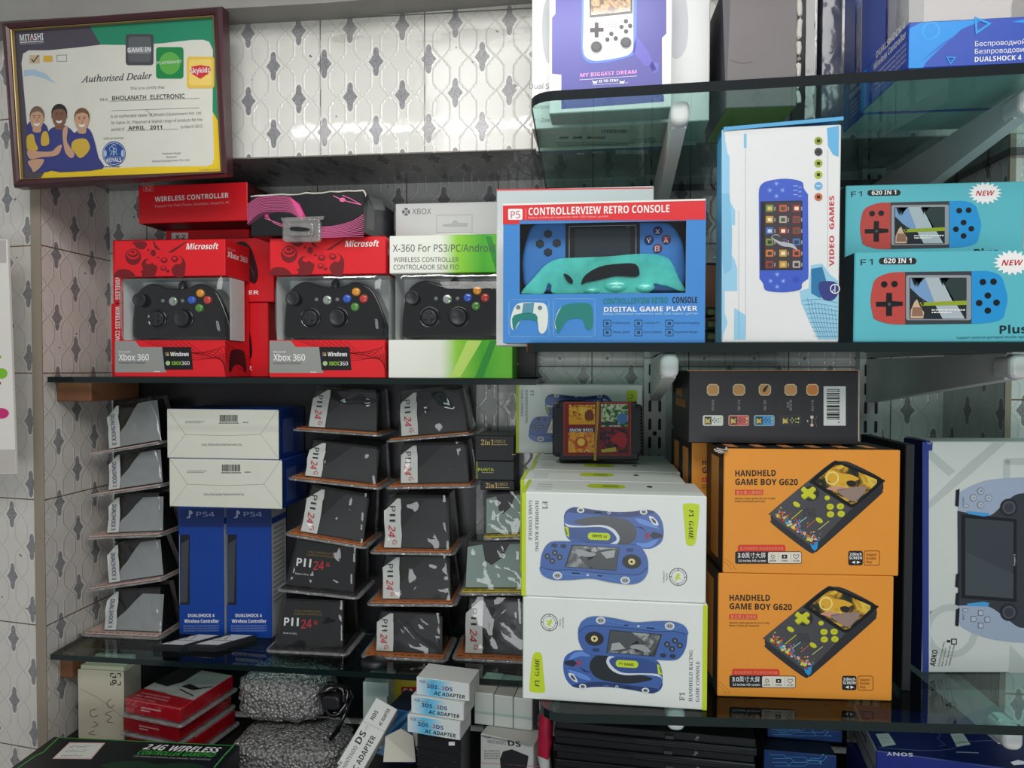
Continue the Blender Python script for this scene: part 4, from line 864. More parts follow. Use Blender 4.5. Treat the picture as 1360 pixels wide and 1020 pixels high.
# the blue retro console carton
BLU = M((66, 140, 214), .35, name='blue_card'); Zp = lambda *p: [(660 + x / 4.69, 250 + y / 4.69) for x, y in p]
base, win = holed_carton((668, 452.5), (936, 452.5), (668, 272), (690, 293, 911.6, 390.8), YM, .052, BLU, M((206, 212, 214), .5), 'c', '', '', BLACK)
f = base.f
f.poly(Zp((36, 108), (1300, 72), (1298, 196), (1180, 198), (1180, 202), (146, 202), (142, 222), (36, 226)) if False else [(668, 273), (937, 266), (937, 291.6), (912, 291.6), (912, 292.6), (690, 292.6), (690, 297.5), (668, 298)], RED, 2)
f.poly([(668, 270.8), (937, 264), (937, 266.4), (668, 273.2)], WHITE, 3)
f.rr(675, 277.5, 694, 292, 1.6, WINK, 3); f.text('P5', (678.5, 290), (691, 289.5), 9.5, M((190, 50, 50), .4), 4); f.line([(698.3, 277), (698.3, 292)], .6, M((246, 170, 170), .5), 3)
f.text('CONTROLLERVIEW RETRO CONSOLE', (702, 286), (889, 282), 10, WINK, 4, .035); f.text('Relive childhood memories with 500 classic games', (702, 290.6), (808, 288.6), 2.6, M((250, 190, 190), .5), 4)
TE = M((24, 130, 122), .4); TL_ = M((40, 190, 216), .35)
DKB = M((20, 60, 76), .4)
f.outline(rrpts(676, 398, 729, 447, 3), .5, M((150, 206, 236), .4), 3); f.outline(rrpts(735, 397, 790, 447, 3), .5, M((150, 206, 236), .4), 3)
f.poly(curve(Zp((95, 880), (85, 820), (110, 740), (150, 714), (240, 712), (300, 722), (318, 780), (312, 870), (285, 906), (262, 890), (246, 820), (160, 816), (120, 870)), 4, True), M((226, 234, 226), .4), 3)
f.poly(curve(Zp((108, 790), (240, 782), (250, 850), (240, 825), (150, 822), (110, 880), (98, 860)), 3, True), TE, 4); f.poly(Zp((165, 716), (232, 712), (225, 780), (155, 780)), M((90, 150, 170), .4), 4)
for cx, cy in ((133, 742), (268, 745)): f.ell(*Zp((cx, cy))[0], 3, 3, M((100, 130, 140), .4), 5, 8)
f.poly(curve(Zp((372, 880), (362, 830), (390, 760), (430, 725), (540, 715), (590, 735), (598, 840), (580, 882), (552, 870), (530, 815), (445, 820), (400, 880), (380, 905)), 4, True), TE, 4); f.poly(curve(Zp((366, 880), (360, 830), (385, 760), (425, 728), (400, 770), (376, 830)), 3, True), M((226, 234, 226), .4), 3)
f.text('CONTROLLERVIEW RETRO', (801.5, 404), (887, 402.5), 8, TE, 4, .03); f.text('CONSOLE', (893, 402.4), (926, 402), 8, KINK, 4, .03)  # teal light on the left words is put into their ink
f.text('DIGITAL GAME PLAYER', (802, 414.3), (926, 412.8), 6.4, WINK, 4, .05); f.text('Relive childhood memories with 500 classic games', (801, 418.5), (927, 417.5), 2.8, M((190, 230, 246), .4), 4)
for i, (x, y, t) in enumerate(((801.5, 425, 'Professional'), (843, 425, 'Colorful TV'), (884, 425, 'External charging'), (801.5, 437, 'Classic game'), (843, 437, 'Carry battery'), (884, 437, 'Ergonomic design'))):
    f.outline(rrpts(x, y, x + 10, y + 9, 1.5), .7, DKB, 3); f.rr(x + 3, y + 2.6, x + 7, y + 6.4, .5, DKB, 3); f.text(t, (x + 12, y + 5), (x + 12 + 1.9 * len(t), y + 5), 2.6, DKB, 3)
o = base.build('console_carton'); BX = o
root = empty('retro_console_carton', base.base, 'blue carton with red top band showing a handheld console through its window', 'carton'); o.parent = root; o.location = (0, 0, 0); o.name = 'carton_body'
mb = MB(); g = Fr(mb, base.f.O, base.f.u, base.f.v); rows = []
for t in (0, .08, .3, .6, .9, 1):
    rows.append([g.w(win[0] - .001 + (win[2] - win[0] + .002) * s_, win[1] - .001 + (win[3] - win[1] + .002) * t) - g.n * (.0022 - .004 * math.sin(math.pi * t) * math.sin(math.pi * s_)) for s_ in (0, .07, .3, .6, .93, 1)])
mb.grid(rows, FILM((.97, .985, .985), .06, .02, .05, 18), True); mb.build('window', root)
# handheld console inside
YK = YM + .031
f = Fr(MB(), P(680, 400, YK), X3, Z3); m2 = mframe(f.O, f.u, f.v)
cr = empty('handheld_console', P(802, 395, YK + .01), 'blue handheld console with black screen inside the windowed carton', 'handheld console')
CB = M((58, 134, 214), .3, .5, name='blue_plastic'); 
def prism(mb, pts, d0, d1, mat, bev=0, seg=2, smooth=False): mb.prism([f.loc(*p) for p in pts][::-1], d0, d1, mat, m2, bev, seg, smooth)
mb = MB(); prism(mb, curve(Zp((160, 520), (165, 400), (200, 270), (240, 226), (330, 214), (500, 218), (700, 216), (1000, 214), (1090, 235), (1150, 320), (1170, 430), (1172, 560), (1120, 640), (900, 640), (660, 625), (420, 640), (200, 640)), 4, True), -.014, .004, CB, .004, 3); mb.build('body', cr)
mb = MB(); prism(mb, Zp((428, 218), (888, 214), (888, 590), (428, 600)), .0035, .0055, M((14, 20, 26), .25, .5), .001); g = Fr(mb, f.O + f.n * .0056, f.u, f.v)
g.outline(Zp((450, 238), (866, 230), (866, 545), (450, 548)), .8, M((150, 164, 170), .4), 1); g.text('P5', *Zp((806, 246), (830, 245)), 2, GREY, 1); g.text('GAME', *Zp((604, 538), (700, 534)), 4, M((170, 190, 196), .4), 1); g.line(curve(Zp((600, 520), (640, 490), (740, 484), (810, 490), (822, 545)), 4), .6, M((130, 140, 144), .4), 1)
mb.build('screen_bezel', cr)
mb = MB(); g = Fr(mb, f.O + f.n * .006, f.u, f.v); g.poly(Zp((485, 252), (832, 246), (832, 470), (485, 472)), M((46, 58, 66), .2, .5), 0); mb.build('screen', cr)
for cx, cy in ((320, 290), (270, 350), (374, 346), (320, 402)):
    mb = MB(); prism(mb, [(660 + (cx + 27 * math.cos(a)) / 4.69, 250 + (cy + 25 * math.sin(a)) / 4.69) for a in [math.radians(30 + 60 * k) for k in range(6)]], .003, .0065, M((44, 52, 56), .3), .0008); mb.build('direction_button', cr)
for t, cx, cy, col in (('X', 1000, 270, (44, 52, 110)), ('Y', 945, 327, (44, 52, 110)), ('A', 1052, 325, (130, 50, 72)), ('B', 998, 378, (130, 50, 72))):
    mb = MB(); x, y = Zp((cx, cy))[0]; dome(mb, f, x, y, 6, .003, .004, M(col, .2)); g = Fr(mb, f.O + f.n * .0073, f.u, f.v); g.text(t, (x - 3.2, y + 3.2), (x + 3.2, y + 3.2), 6.6, M((226, 214, 214), .4), 1); mb.build('action_button', cr)
for cx in (955, 1030): mb = MB(); x, y = Zp((cx, 486))[0]; prism(mb, rrpts(x - 6, y - 3, x + 6, y + 3, 3), .003, .006, M((40, 56, 66), .3), .0006); mb.build('small_button', cr)
# teal light on its lower half, built as a tinted gamepad-shaped sheet
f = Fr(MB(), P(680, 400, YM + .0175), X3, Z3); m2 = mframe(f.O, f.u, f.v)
sr = empty('teal_light_shape', P(802, 391, YM + .02), 'turquoise sheet standing in for teal light on the lower half of the windowed console', 'painted light')
TQ = FILM((.42, .97, .90), .08, .05, .1, 30, .5, (.16, .92, .82), name='teal_light_film')
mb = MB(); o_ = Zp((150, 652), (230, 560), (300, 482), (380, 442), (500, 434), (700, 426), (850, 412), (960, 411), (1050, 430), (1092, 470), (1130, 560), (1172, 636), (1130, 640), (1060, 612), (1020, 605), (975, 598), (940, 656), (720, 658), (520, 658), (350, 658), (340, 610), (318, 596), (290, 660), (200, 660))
mb.prism([f.loc(*p) for p in curve(o_, 3, True)][::-1], 0, .0035, TQ, m2, .0012, 2); mb.build('shell', sr)  # outline of the teal light, built solid
mb = MB(); hole = M((16, 22, 28), .2, .5)
mb.prism([f.loc(*p) for p in curve(Zp((525, 600), (550, 545), (640, 492), (760, 474), (862, 476), (886, 530), (862, 556), (740, 552), (640, 574), (560, 590)), 3, True)][::-1], .0042, .0058, hole, m2, .0006); mb.build('dark_gap', sr)
mb = MB(); mb.prism([f.loc(*p) for p in curve(Zp((415, 538), (445, 545), (472, 575), (468, 598), (440, 584)), 3, True)][::-1], .0042, .0056, hole, m2); mb.build('small_gap', sr)
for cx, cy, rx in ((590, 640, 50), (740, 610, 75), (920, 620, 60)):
    mb = MB(); x, y = Zp((cx, cy))[0]; a, b = f.loc(x, y); mb.lathe([(rx / 4.69 * YM / FPX, .0042), (rx / 4.69 * YM / FPX * .9, .006), (rx / 4.69 * YM / FPX * .5, .0075), (.0001, .008)], TQ, mframe(f.w(a, b), f.u, f.v) @ Matrix.Diagonal((1, .5, 1, 1)), 20); mb.build('teal_bulge', sr)
# ------------------------------------------------------------------ tall white and blue console carton
SKY = M((96, 178, 226), .4, name='sky_blue_card'); Zv = lambda *p: [(930 + x / 3.09, 150 + y / 3.09) for x, y in p]
c = Carton((959, 451), (1113.5, 451), (960.5, 172), YM, YM - .004, depth=.05, front=M((228, 231, 230), .5), side=SKY, zfix=ZM, lean=-.0); f = c.f; mb = c.mb
f.poly(Zv((88, 70), (95, 70), (112, 165), (120, 180), (120, 360), (143, 400), (143, 460), (112, 460), (112, 560), (140, 600), (152, 640), (152, 730), (100, 730), (100, 820), (112, 860), (88, 930)), M((150, 205, 234), .5), 1)
f.poly(Zv((88, 330), (120, 330), (130, 480), (128, 640), (100, 660), (88, 600)), M((130, 192, 226), .5), 2); f.poly(Zv((140, 800), (186, 830), (186, 930), (138, 930)), M((150, 205, 234), .5), 1); f.rr(*Zv((179, 85))[0], *Zv((190, 145))[0], 1.5, M((130, 192, 226), .5), 1)
f.line(Zv((186, 150), (186, 920)), .4, GREY, 1); f.line(Zv((158, 400), (158, 920)), .4, GREY, 1); f.line(Zv((523, 150), (523, 640)), .4, GREY, 1)
f.poly(Zv((520, 62), (570, 52), (568, 180), (545, 172), (524, 135)), SKY, 1)
for cy, col in ((115, (150, 160, 50)), (160, (60, 62, 64)), (207, (160, 176, 40)), (254, (170, 190, 60)), (300, (110, 176, 220)), (345, (200, 110, 60))):
    x, y = Zv((485, cy))[0]; f.ell(x, y, 5.4, 5.4, M(col, .5), 2); f.rr(x - 2.2, y - 2, x + 2.2, y + 2, .6, KINK, 3) if cy != 300 else f.line([(x - 3, y), (x + 3, y)], 1, WINK, 3)
f.text('VIDEO  GAMES', *Zv((549, 628), (549, 340)), 6.4, M((206, 30, 50), .5), 3, .02)
PB = M((64, 96, 200), .35); 
f.poly(curve(Zv((240, 330), (246, 300), (275, 280), (350, 270), (415, 282), (425, 310), (442, 335)), 4) + Zv((444, 660)) + curve(Zv((443, 680), (418, 700), (410, 725), (340, 736), (270, 728), (258, 700), (243, 680)), 4), PB, 3)
f.poly(Zv((247, 364), (418, 360), (420, 644), (246, 646)), M((44, 40, 44), .3), 4); f.poly(Zv((264, 368), (414, 364), (415, 640), (264, 642)), M((70, 62, 66), .3), 5)
rnd = random.Random(5); 
for r_ in range(6):
    for k in range(3):
        x, y = Zv((285 + k * 55, 392 + r_ * 46))[0]; f.rr(x - 5.4, y - 4.6, x + 4.6, y + 4.6, 1, M(rnd.choice([(206, 90, 60), (70, 110, 180), (190, 150, 60), (150, 60, 60), (120, 150, 70), (180, 170, 160), (90, 70, 130), (214, 120, 50)]), .4), 6); f.rr(x - 3, y - 2, x + 2.5, y + 2.6, .6, M(rnd.choice([(240, 226, 190), (60, 56, 60), (230, 190, 120), (60, 90, 60), (200, 210, 220)]), .4), 7); f.tiny(x + 5.6, y + 3, x + 7.4, 5, M((150, 146, 146), .5), 7, k)
f.poly(curve(Zv((290, 510), (318, 500), (345, 530), (380, 540), (398, 565), (370, 552), (330, 545)), 4, True), M((176, 182, 186), .4), 8); f.poly(curve(Zv((292, 508), (318, 503), (342, 528), (320, 526)), 3, True), M((60, 64, 72), .4), 9)
def tri(cx, cy, r, a, m, L): f.poly([(cx + r * math.cos(math.radians(a + 120 * k)), cy + r * math.sin(math.radians(a + 120 * k))) for k in range(3)], m, L)
LB = M((150, 176, 234), .4)
for cx0, cy0 in ((312, 318), (315, 690)):
    for dx, dy, a in ((0, -27, 90), (0, 24, 270), (-27, 0, 0), (25, 0, 180)): x, y = Zv((cx0 + dx, cy0 + dy))[0]; f.ell(x, y, 3.8, 3.8, M((78, 112, 214), .4), 4, 12); tri(x, y, 2.6, a, LB, 5)
x, y = Zv((392, 685))[0]; f.ell(x, y, 4.4, 4.4, M((52, 80, 186), .4), 4, 14)
for k in range(3): x, y = Zv((390, 300 + k * 18))[0]; f.line([(x - 3, y), (x + 3, y)], 1.2, LB, 4); f.line([(x + 4, y + 2), (x + 8, y + 2)], 1.2, LB, 4)
TS = M((96, 176, 210), .4); f.poly(Zv((455, 625), (500, 618), (530, 660), (566, 690), (566, 930), (485, 930), (450, 860), (415, 780), (408, 730), (445, 720)), M((150, 206, 228), .45), 2)
f.poly(Zv((455, 640), (500, 632), (520, 700), (530, 740), (490, 760), (455, 740)), M((40, 120, 170), .4), 3); f.poly(curve(Zv((485, 700), (525, 690), (560, 700), (566, 740), (540, 770), (500, 760)), 3, True), M((50, 60, 130), .4), 4); f.ring(*Zv((552, 722))[0], 5.5, 6.6, WINK, 5, 16); f.line(Zv((552, 705), (552, 740)), .8, WINK, 5); f.line(Zv((552, 722), (540, 734)), .8, WINK, 5)
for k in range(9): f.line(curve(Zv((440 + k * 14, 760 + k * 6), (455 + k * 13, 830 + k * 6), (490 + k * 9, 925)), 4), .35, M((30, 90, 140), .4), 4); f.line(curve(Zv((420 + k * 6, 770 + k * 18), (490, 765 + k * 19), (564, 780 + k * 17)), 4), .35, M((30, 90, 140), .4), 4)
s = c.topf; o = c.build('console_box', 'tall white and sky blue carton with VIDEO GAMES in red along its edge', 'box')
mb = MB(); e0 = c.A + c.f.v * c.h; mb.grid([[e0 + c.f.u * (c.w * t - .001) + c.f.v * (.001 + dz + .006 * t) - c.f.n * d for t in (0, .3, .7, 1.02)] for d, dz in ((-.0015, -.003), (-.002, .0012), (.03, .003), (.0495, .0012))], SKY, False)
mb.build('lid_flap', o)
# ------------------------------------------------------------------ turquoise F1 cartons
TQC = M((92, 188, 200), .4, name='turquoise_card'); Zf = lambda *p: [(1110 + x / 4.248, 220 + y / 4.248) for x, y in p]
c = Carton((1133.5, 453), (1402, 453), (1133.5, 335.3), YM, depth=.0786, front=TQC, side=M((36, 44, 50), .4), topm=TQC, zfix=ZM); f = c.f
f.text('F1', *Zf((140, 562), (208, 559)), 7.8, KINK, 3, .0, 0, 1.2); f.rr(*Zf((243, 520))[0], *Zf((455, 557))[0], 4.3, KINK, 2); f.text('620 IN 1', *Zf((270, 551), (426, 549)), 6.4, WINK, 3, .05)
cx, cy = Zf((995, 548))[0]; st = []
for k in range(36): r = (26 if k % 2 == 0 else 19) if True else 0; st.append((cx + r * 1.0 * math.cos(math.radians(10 * k)), cy + r * .66 * math.sin(math.radians(10 * k))))
f.poly(st, WINK, 2); f.text('NEW', *Zf((934, 564), (1056, 562)), 7.6, M((196, 28, 40), .5), 3, .03, .25)
f.poly(curve(Zf((390, 600), (300, 606), (225, 640), (203, 700), (196, 770), (208, 840), (222, 868), (300, 892), (390, 896)), 4), M((190, 66, 58), .45, bump=.3, bscale=900), 3)
f.poly(curve(Zf((765, 596), (860, 596), (930, 625), (955, 690), (968, 750), (955, 820), (935, 865), (860, 886), (765, 892)), 4), M((30, 150, 216), .4), 3)
f.poly(Zf((390, 600), (765, 596), (765, 892), (390, 896)), M((56, 60, 66), .4), 3); f.rr(*Zf((395, 618))[0], *Zf((762, 872))[0], 3, M((150, 156, 160), .3), 4); f.rr(*Zf((415, 632))[0], *Zf((735, 866))[0], 1, M((40, 48, 52), .2), 5)
f.poly(Zf((418, 635), (600, 635), (660, 760), (530, 780), (470, 740), (418, 690)), M((120, 160, 200), .3), 6); f.poly(Zf((500, 632), (590, 632), (725, 864), (600, 864), (560, 790)), M((176, 190, 196), .3), 7); f.poly(Zf((590, 633), (735, 633), (735, 770), (660, 775)), M((46, 62, 62), .3), 7)
for k in range(7): f.poly(Zf((425 + k * 8, 634), (440 + k * 10, 634), (438 + k * 4, 672 + (k % 3) * 8)), M((30, 46, 50), .3), 8)
for k in range(6): f.poly(Zf((580 + k * 9, 634), (600 + k * 9, 634), (600 + k * 2, 680 - (k % 3) * 8)), M((30, 46, 50), .3), 8)
f.poly(Zf((470, 772), (735, 762), (735, 786), (480, 792)), M((150, 170, 40), .3), 8); f.poly(Zf((440, 770), (455, 754), (470, 790), (495, 830), (490, 862), (418, 862), (420, 815)), M((206, 180, 150), .3), 9); f.poly(Zf((430, 800), (480, 800), (490, 850), (425, 850)), M((150, 110, 90), .3), 10); f.poly(Zf((480, 752), (496, 760), (490, 790), (478, 782)), M((60, 60, 60), .3), 10)
f.tiny(*Zf((538, 818))[0], Zf((728, 818))[0][0], 1.6, WINK, 9, 4); f.tiny(*Zf((538, 832))[0], Zf((650, 832))[0][0], 1.6, WINK, 9, 5)
BK = M((22, 26, 30), .3)
f.poly(Zf((284, 718), (316, 718), (316, 764), (376, 768), (376, 790), (316, 796), (316, 848), (282, 848), (282, 796), (226, 796), (226, 768), (282, 768)), BK, 5); f.ell(*Zf((300, 782))[0], 2, 2, M((80, 84, 88), .4), 6, 12)
for cx, cy in ((272, 670), (330, 668), (828, 657), (888, 655), (856, 733), (807, 775), (905, 773), (856, 818)): x, y = Zf((cx, cy))[0]; f.ell(x, y, 4.4, 4.2, BK, 5, 14)
f.text('Plus', *Zf((924, 948), (1078, 944)), 11, M((20, 40, 50), .4), 3, .02); f.text('Support external gamepad double against', *Zf((680, 976), (1100, 970)), 3, M((36, 80, 96), .4), 3)
for k in range(6): s_ = c.left; s_.mb = c.mb
F1 = c.build('console_box', 'turquoise carton with a red and blue console, in front on the middle shelf', 'box', 'turquoise console cartons')
k_ = Vector(F1.location); p2 = P(1120.6, 336, .9185); p1 = c.A
hid = copy_tree(F1, Vector((k_.x + (P(1120.6, 453, .9185).x - c.A.x), k_.y + .1045, k_.z)), 0, 'turquoise carton lying under the upper one, hidden behind the front carton')
up = copy_tree(F1, Vector((hid.location.x, hid.location.y, k_.z + c.h + .0004)), 0, 'upper turquoise carton, peeking over the front one below the slanted bracket')
# dark things standing at the back between the cartons
mb = MB(); c = Carton((925, 453), (958, 453), (925, 350), 1.02, depth=.05, front=M((124, 88, 66), .6), side=M((90, 64, 50), .6), zfix=ZM); c.f.poly([(938, 349), (958, 349), (958, 353), (938, 352)], KINK, 1)
c.build('brown_box', 'brown cardboard box at the back between the blue and the white cartons', 'box')
for k, y in enumerate((440, 424, 408)):
    c = Carton((938, y + 14), (957, y + 14), (938, y), .911, depth=.06, front=M((34, 40, 30), .35), side=BLACK, zfix=ZM + k * .0206); c.f.rr(940, y + 3, 950, y + 10, 1, M((96, 110, 60), .4), 1)
    c.build('game_case', ('lowest', 'middle', 'topmost')[k] + ' of three small dark cases squeezed behind the retro console carton', 'case', 'small dark cases')
# ------------------------------------------------------------------ goods on the highest shelf
ZT = ZR1 + .0004
WG = GRAD([(0, (232, 234, 232)), (1, (240, 241, 240))], 2, 0, .3)
c = Carton((706, 172), (942, 160), (706, -20), None, depth=.082, front=WG, side=WHITE, z=ZT); f = c.f
f.text('Dual S', (703, 118), (729, 118), 7, M((120, 122, 122), .5), 2); f.text('Беспроводной', (703, 144), (752, 144), 4.6, M((140, 142, 142), .5), 2); f.text('For / Для', (703, 162), (730, 162), 5, M((120, 122, 122), .5), 2)
sh = M((198, 201, 204), .4)
f.poly(curve([(735, -20), (722, 10), (720, 50), (724, 75), (731, 85), (760, 85), (760, -20)], 4), sh, 1); f.poly(curve([(890, -30), (908, -10), (914, 25), (912, 60), (903, 76), (893, 76), (885, 60)], 4), M((206, 208, 214), .4), 1)
b = c.bot; b.mb = c.mb
b.line([(740, 195), (900, 186)], .5, GREY, 1)
for x0, x1, col in ((743, 755, (100, 104, 104)), (761, 773, (60, 76, 110)), (780, 786, (70, 70, 74)), (786, 792, (190, 180, 60)), (792, 798, (200, 70, 90)), (798, 804, (70, 150, 200))): b.poly([(x0, 181.5), (x1, 181), (x1, 184), (x0, 184.6)], M(col, .5), 1)
for k in range(3): b.tiny(735 + k * 3, 190 + k * 1.8, 835, 1, GREY, 1, k)
b.ell(845, 187, 7, 2.4, GREY, 1); b.ell(845, 187, 6.3, 1.9, WHITE, 2)
b.barcode(799, 172, 834, 176.4, KINK, 1, 4); b.text('FIII', (858, 190), (872, 188.5), 6.5, M((50, 54, 60), .5), 1)
c.build('controller_box', 'large white box with pale controller outline, behind the purple console box', 'box'); W1 = c
# purple console box in front of it
PU = M((92, 90, 164), .42, name='purple_card')
c = Carton((729, 151.5), (892, 142.5), (729, -20), None, depth=.0425, front=M((232, 233, 232), .5), side=WHITE, z=ZT, bottom=M((206, 210, 210), .5)); f = c.f
Zu = lambda *p: [(660 + x / 3.778, y / 3.778) for x, y in p]
f.poly(Zu((293, -200), (293, 70), (276, 90), (276, 370), (323, 375), (323, 548), (838, 510), (838, 480), (828, 470), (828, 190), (850, 168), (850, -200)), PU, 1)
f.poly(Zu((680, 260), (700, 180), (760, 260), (800, 350), (780, 362), (770, 340), (740, 330)), M((104, 100, 190), .42), 2); f.poly(Zu((776, 310), (812, 318), (812, 350), (790, 372), (760, 340)), M((110, 106, 196), .42), 2)
GLW = M((96, 130, 240), .4)
f.poly(curve(Zu((426, -200), (424, 150), (424, 250), (440, 300), (480, 318), (560, 312), (650, 290), (690, 262), (700, 150), (700, -200)), 3), GLW, 2)
f.poly(curve(Zu((440, -200), (434, 150), (432, 240), (444, 285), (480, 304), (530, 304), (640, 284), (676, 262), (684, 230), (684, 80), (684, -200)), 3), M((214, 212, 206), .45), 3)
f.poly(Zu((462, -200), (680, -200), (680, 68), (466, 90)), M((40, 42, 48), .3), 4); f.poly(Zu((472, -200), (670, -200), (670, 58), (472, 78)), SCREEN([(.3, (40, 30, 26)), (.45, (120, 80, 50)), (.6, (190, 160, 110)), (.75, (60, 46, 40))], 90), 5)
DK2 = M((52, 50, 60), .4)
f.poly(Zu((490, 114), (510, 114), (510, 140), (535, 140), (535, 160), (510, 160), (510, 188), (490, 188), (490, 162), (467, 164), (467, 142), (490, 141)), DK2, 5)
for cx, cy, r in ((499, 237, 30), (647, 215, 29)): x, y = Zu((cx, cy))[0]; f.ell(x, y, r / 3.78 + .3, r / 3.78 + .6, M((160, 160, 160), .4), 5); f.ell(x, y, r / 3.78 - 1, r / 3.78 - 1, DK2, 6); f.ell(x, y, r / 3.78 - 2.6, r / 3.78 - 2.6, M((80, 80, 88), .4), 7)
for cx, cy in ((647, 108), (625, 136), (668, 131), (648, 159), (574, 171), (554, 200), (596, 194)): x, y = Zu((cx, cy))[0]; f.ell(x, y, 2.9, 3, M((66, 66, 76), .4), 5, 14)
for i in range(3):
    for k in range(3): x, y = Zu((556 + k * 16, 116 + i * 10))[0]; f.line([(x, y), (x + 2.6, y - .4)], .8, GREY, 5)
f.text('MY BIGGEST DREAM', *Zu((418, 388), (700, 370)), 5, M((236, 160, 220), .4), 4, .04); f.line(Zu((415, 402), (702, 382)), .5, WINK, 4)
f.text('IS TO STAY', *Zu((512, 415), (610, 410)), 3.4, WINK, 4, .03)
for cx in (492, 628): f.poly(Zu((cx - 14, 404), (cx - 6, 410), (cx + 6, 410), (cx + 14, 403), (cx + 8, 420), (cx - 8, 421)), WINK, 4)
f.line(Zu((480, 427), (658, 416)), .4, WINK, 4)
c.build('console_box', 'white framed purple box printed with a white handheld console, on the high shelf', 'box')
# dark blue box behind the white one, seen from below through the glass
c = Carton((712, 201), (925, 192), (712, 60), None, depth=.02, front=WHITE, side=WHITE, z=ZT, bottom=M((70, 88, 138), .45)); b = c.bot; b.mb = c.mb
b.barcode(818, 199, 862, 204.5, WINK, 1, 9); b.text('PRODUCT', (787, 204), (804, 203.4), 3, WINK, 1, .02); b.tiny(767, 205, 776, 2, WINK, 1)
c.build('controller_box', 'box with dark blue underside behind the white one on the high shelf', 'box')
# tall grey box with lime underside
LIME = M((186, 190, 40), .45, name='lime_card')
c = Carton((964, 144), (1058, 141), (964, -30), None, depth=.135, front=M((118, 112, 112), .5, var=.08), side=M((48, 48, 58), .5), z=ZT, bottom=LIME); f = c.f
f.poly([(957.5, -60), (972, -60), (964.5, 143)], M((90, 88, 94), .5), 1); b_ = c.left; b_.mb = c.mb
f.poly([(953, -5), (962, -5), (957, 8)], M((186, 180, 60), .5), 1) if False else None
f.line(curve([(970, 80), (985, 84), (1000, 82)], 3), .4, M((90, 86, 86), .5), 2)
o = c.build('console_box', 'tall plain grey box with a lime green underside', 'box')
mb = MB(); g = Fr(mb, c.f.O, c.f.u, c.f.v); mb_p = [(1055, 34), (1062, 34), (1064, 0), (1066, -40), (1060, -40), (1058, 28)]
rnd = random.Random(2); e = c.A + c.f.u * c.w; pts = [e + c.f.v * (.004 + .007 * k) + c.f.u * (.0015 + rnd.uniform(-.0008, .0012)) for k in range(26)]
mb.tube(pts, [.0022 + .0016 * rnd.random() for _ in pts], M((206, 204, 196), .8), 6); mb.build('torn_edge', o)
# dark upright cartons with crinkled film between the grey box and the blue ones
FOIL = FILM((.85, .86, .88), .08, .12, .35, 20, name='crinkled_film')
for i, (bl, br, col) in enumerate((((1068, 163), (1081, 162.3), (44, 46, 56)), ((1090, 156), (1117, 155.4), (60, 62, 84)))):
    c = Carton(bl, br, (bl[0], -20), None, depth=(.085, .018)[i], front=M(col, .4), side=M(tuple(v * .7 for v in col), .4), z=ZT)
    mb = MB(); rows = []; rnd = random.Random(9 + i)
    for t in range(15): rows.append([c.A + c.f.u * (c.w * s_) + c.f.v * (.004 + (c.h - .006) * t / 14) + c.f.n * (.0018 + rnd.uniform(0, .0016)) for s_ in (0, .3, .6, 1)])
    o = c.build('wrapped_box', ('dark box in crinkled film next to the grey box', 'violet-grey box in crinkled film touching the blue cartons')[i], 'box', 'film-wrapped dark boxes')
    mb.grid(rows, FOIL, True); mb.build('film', o)
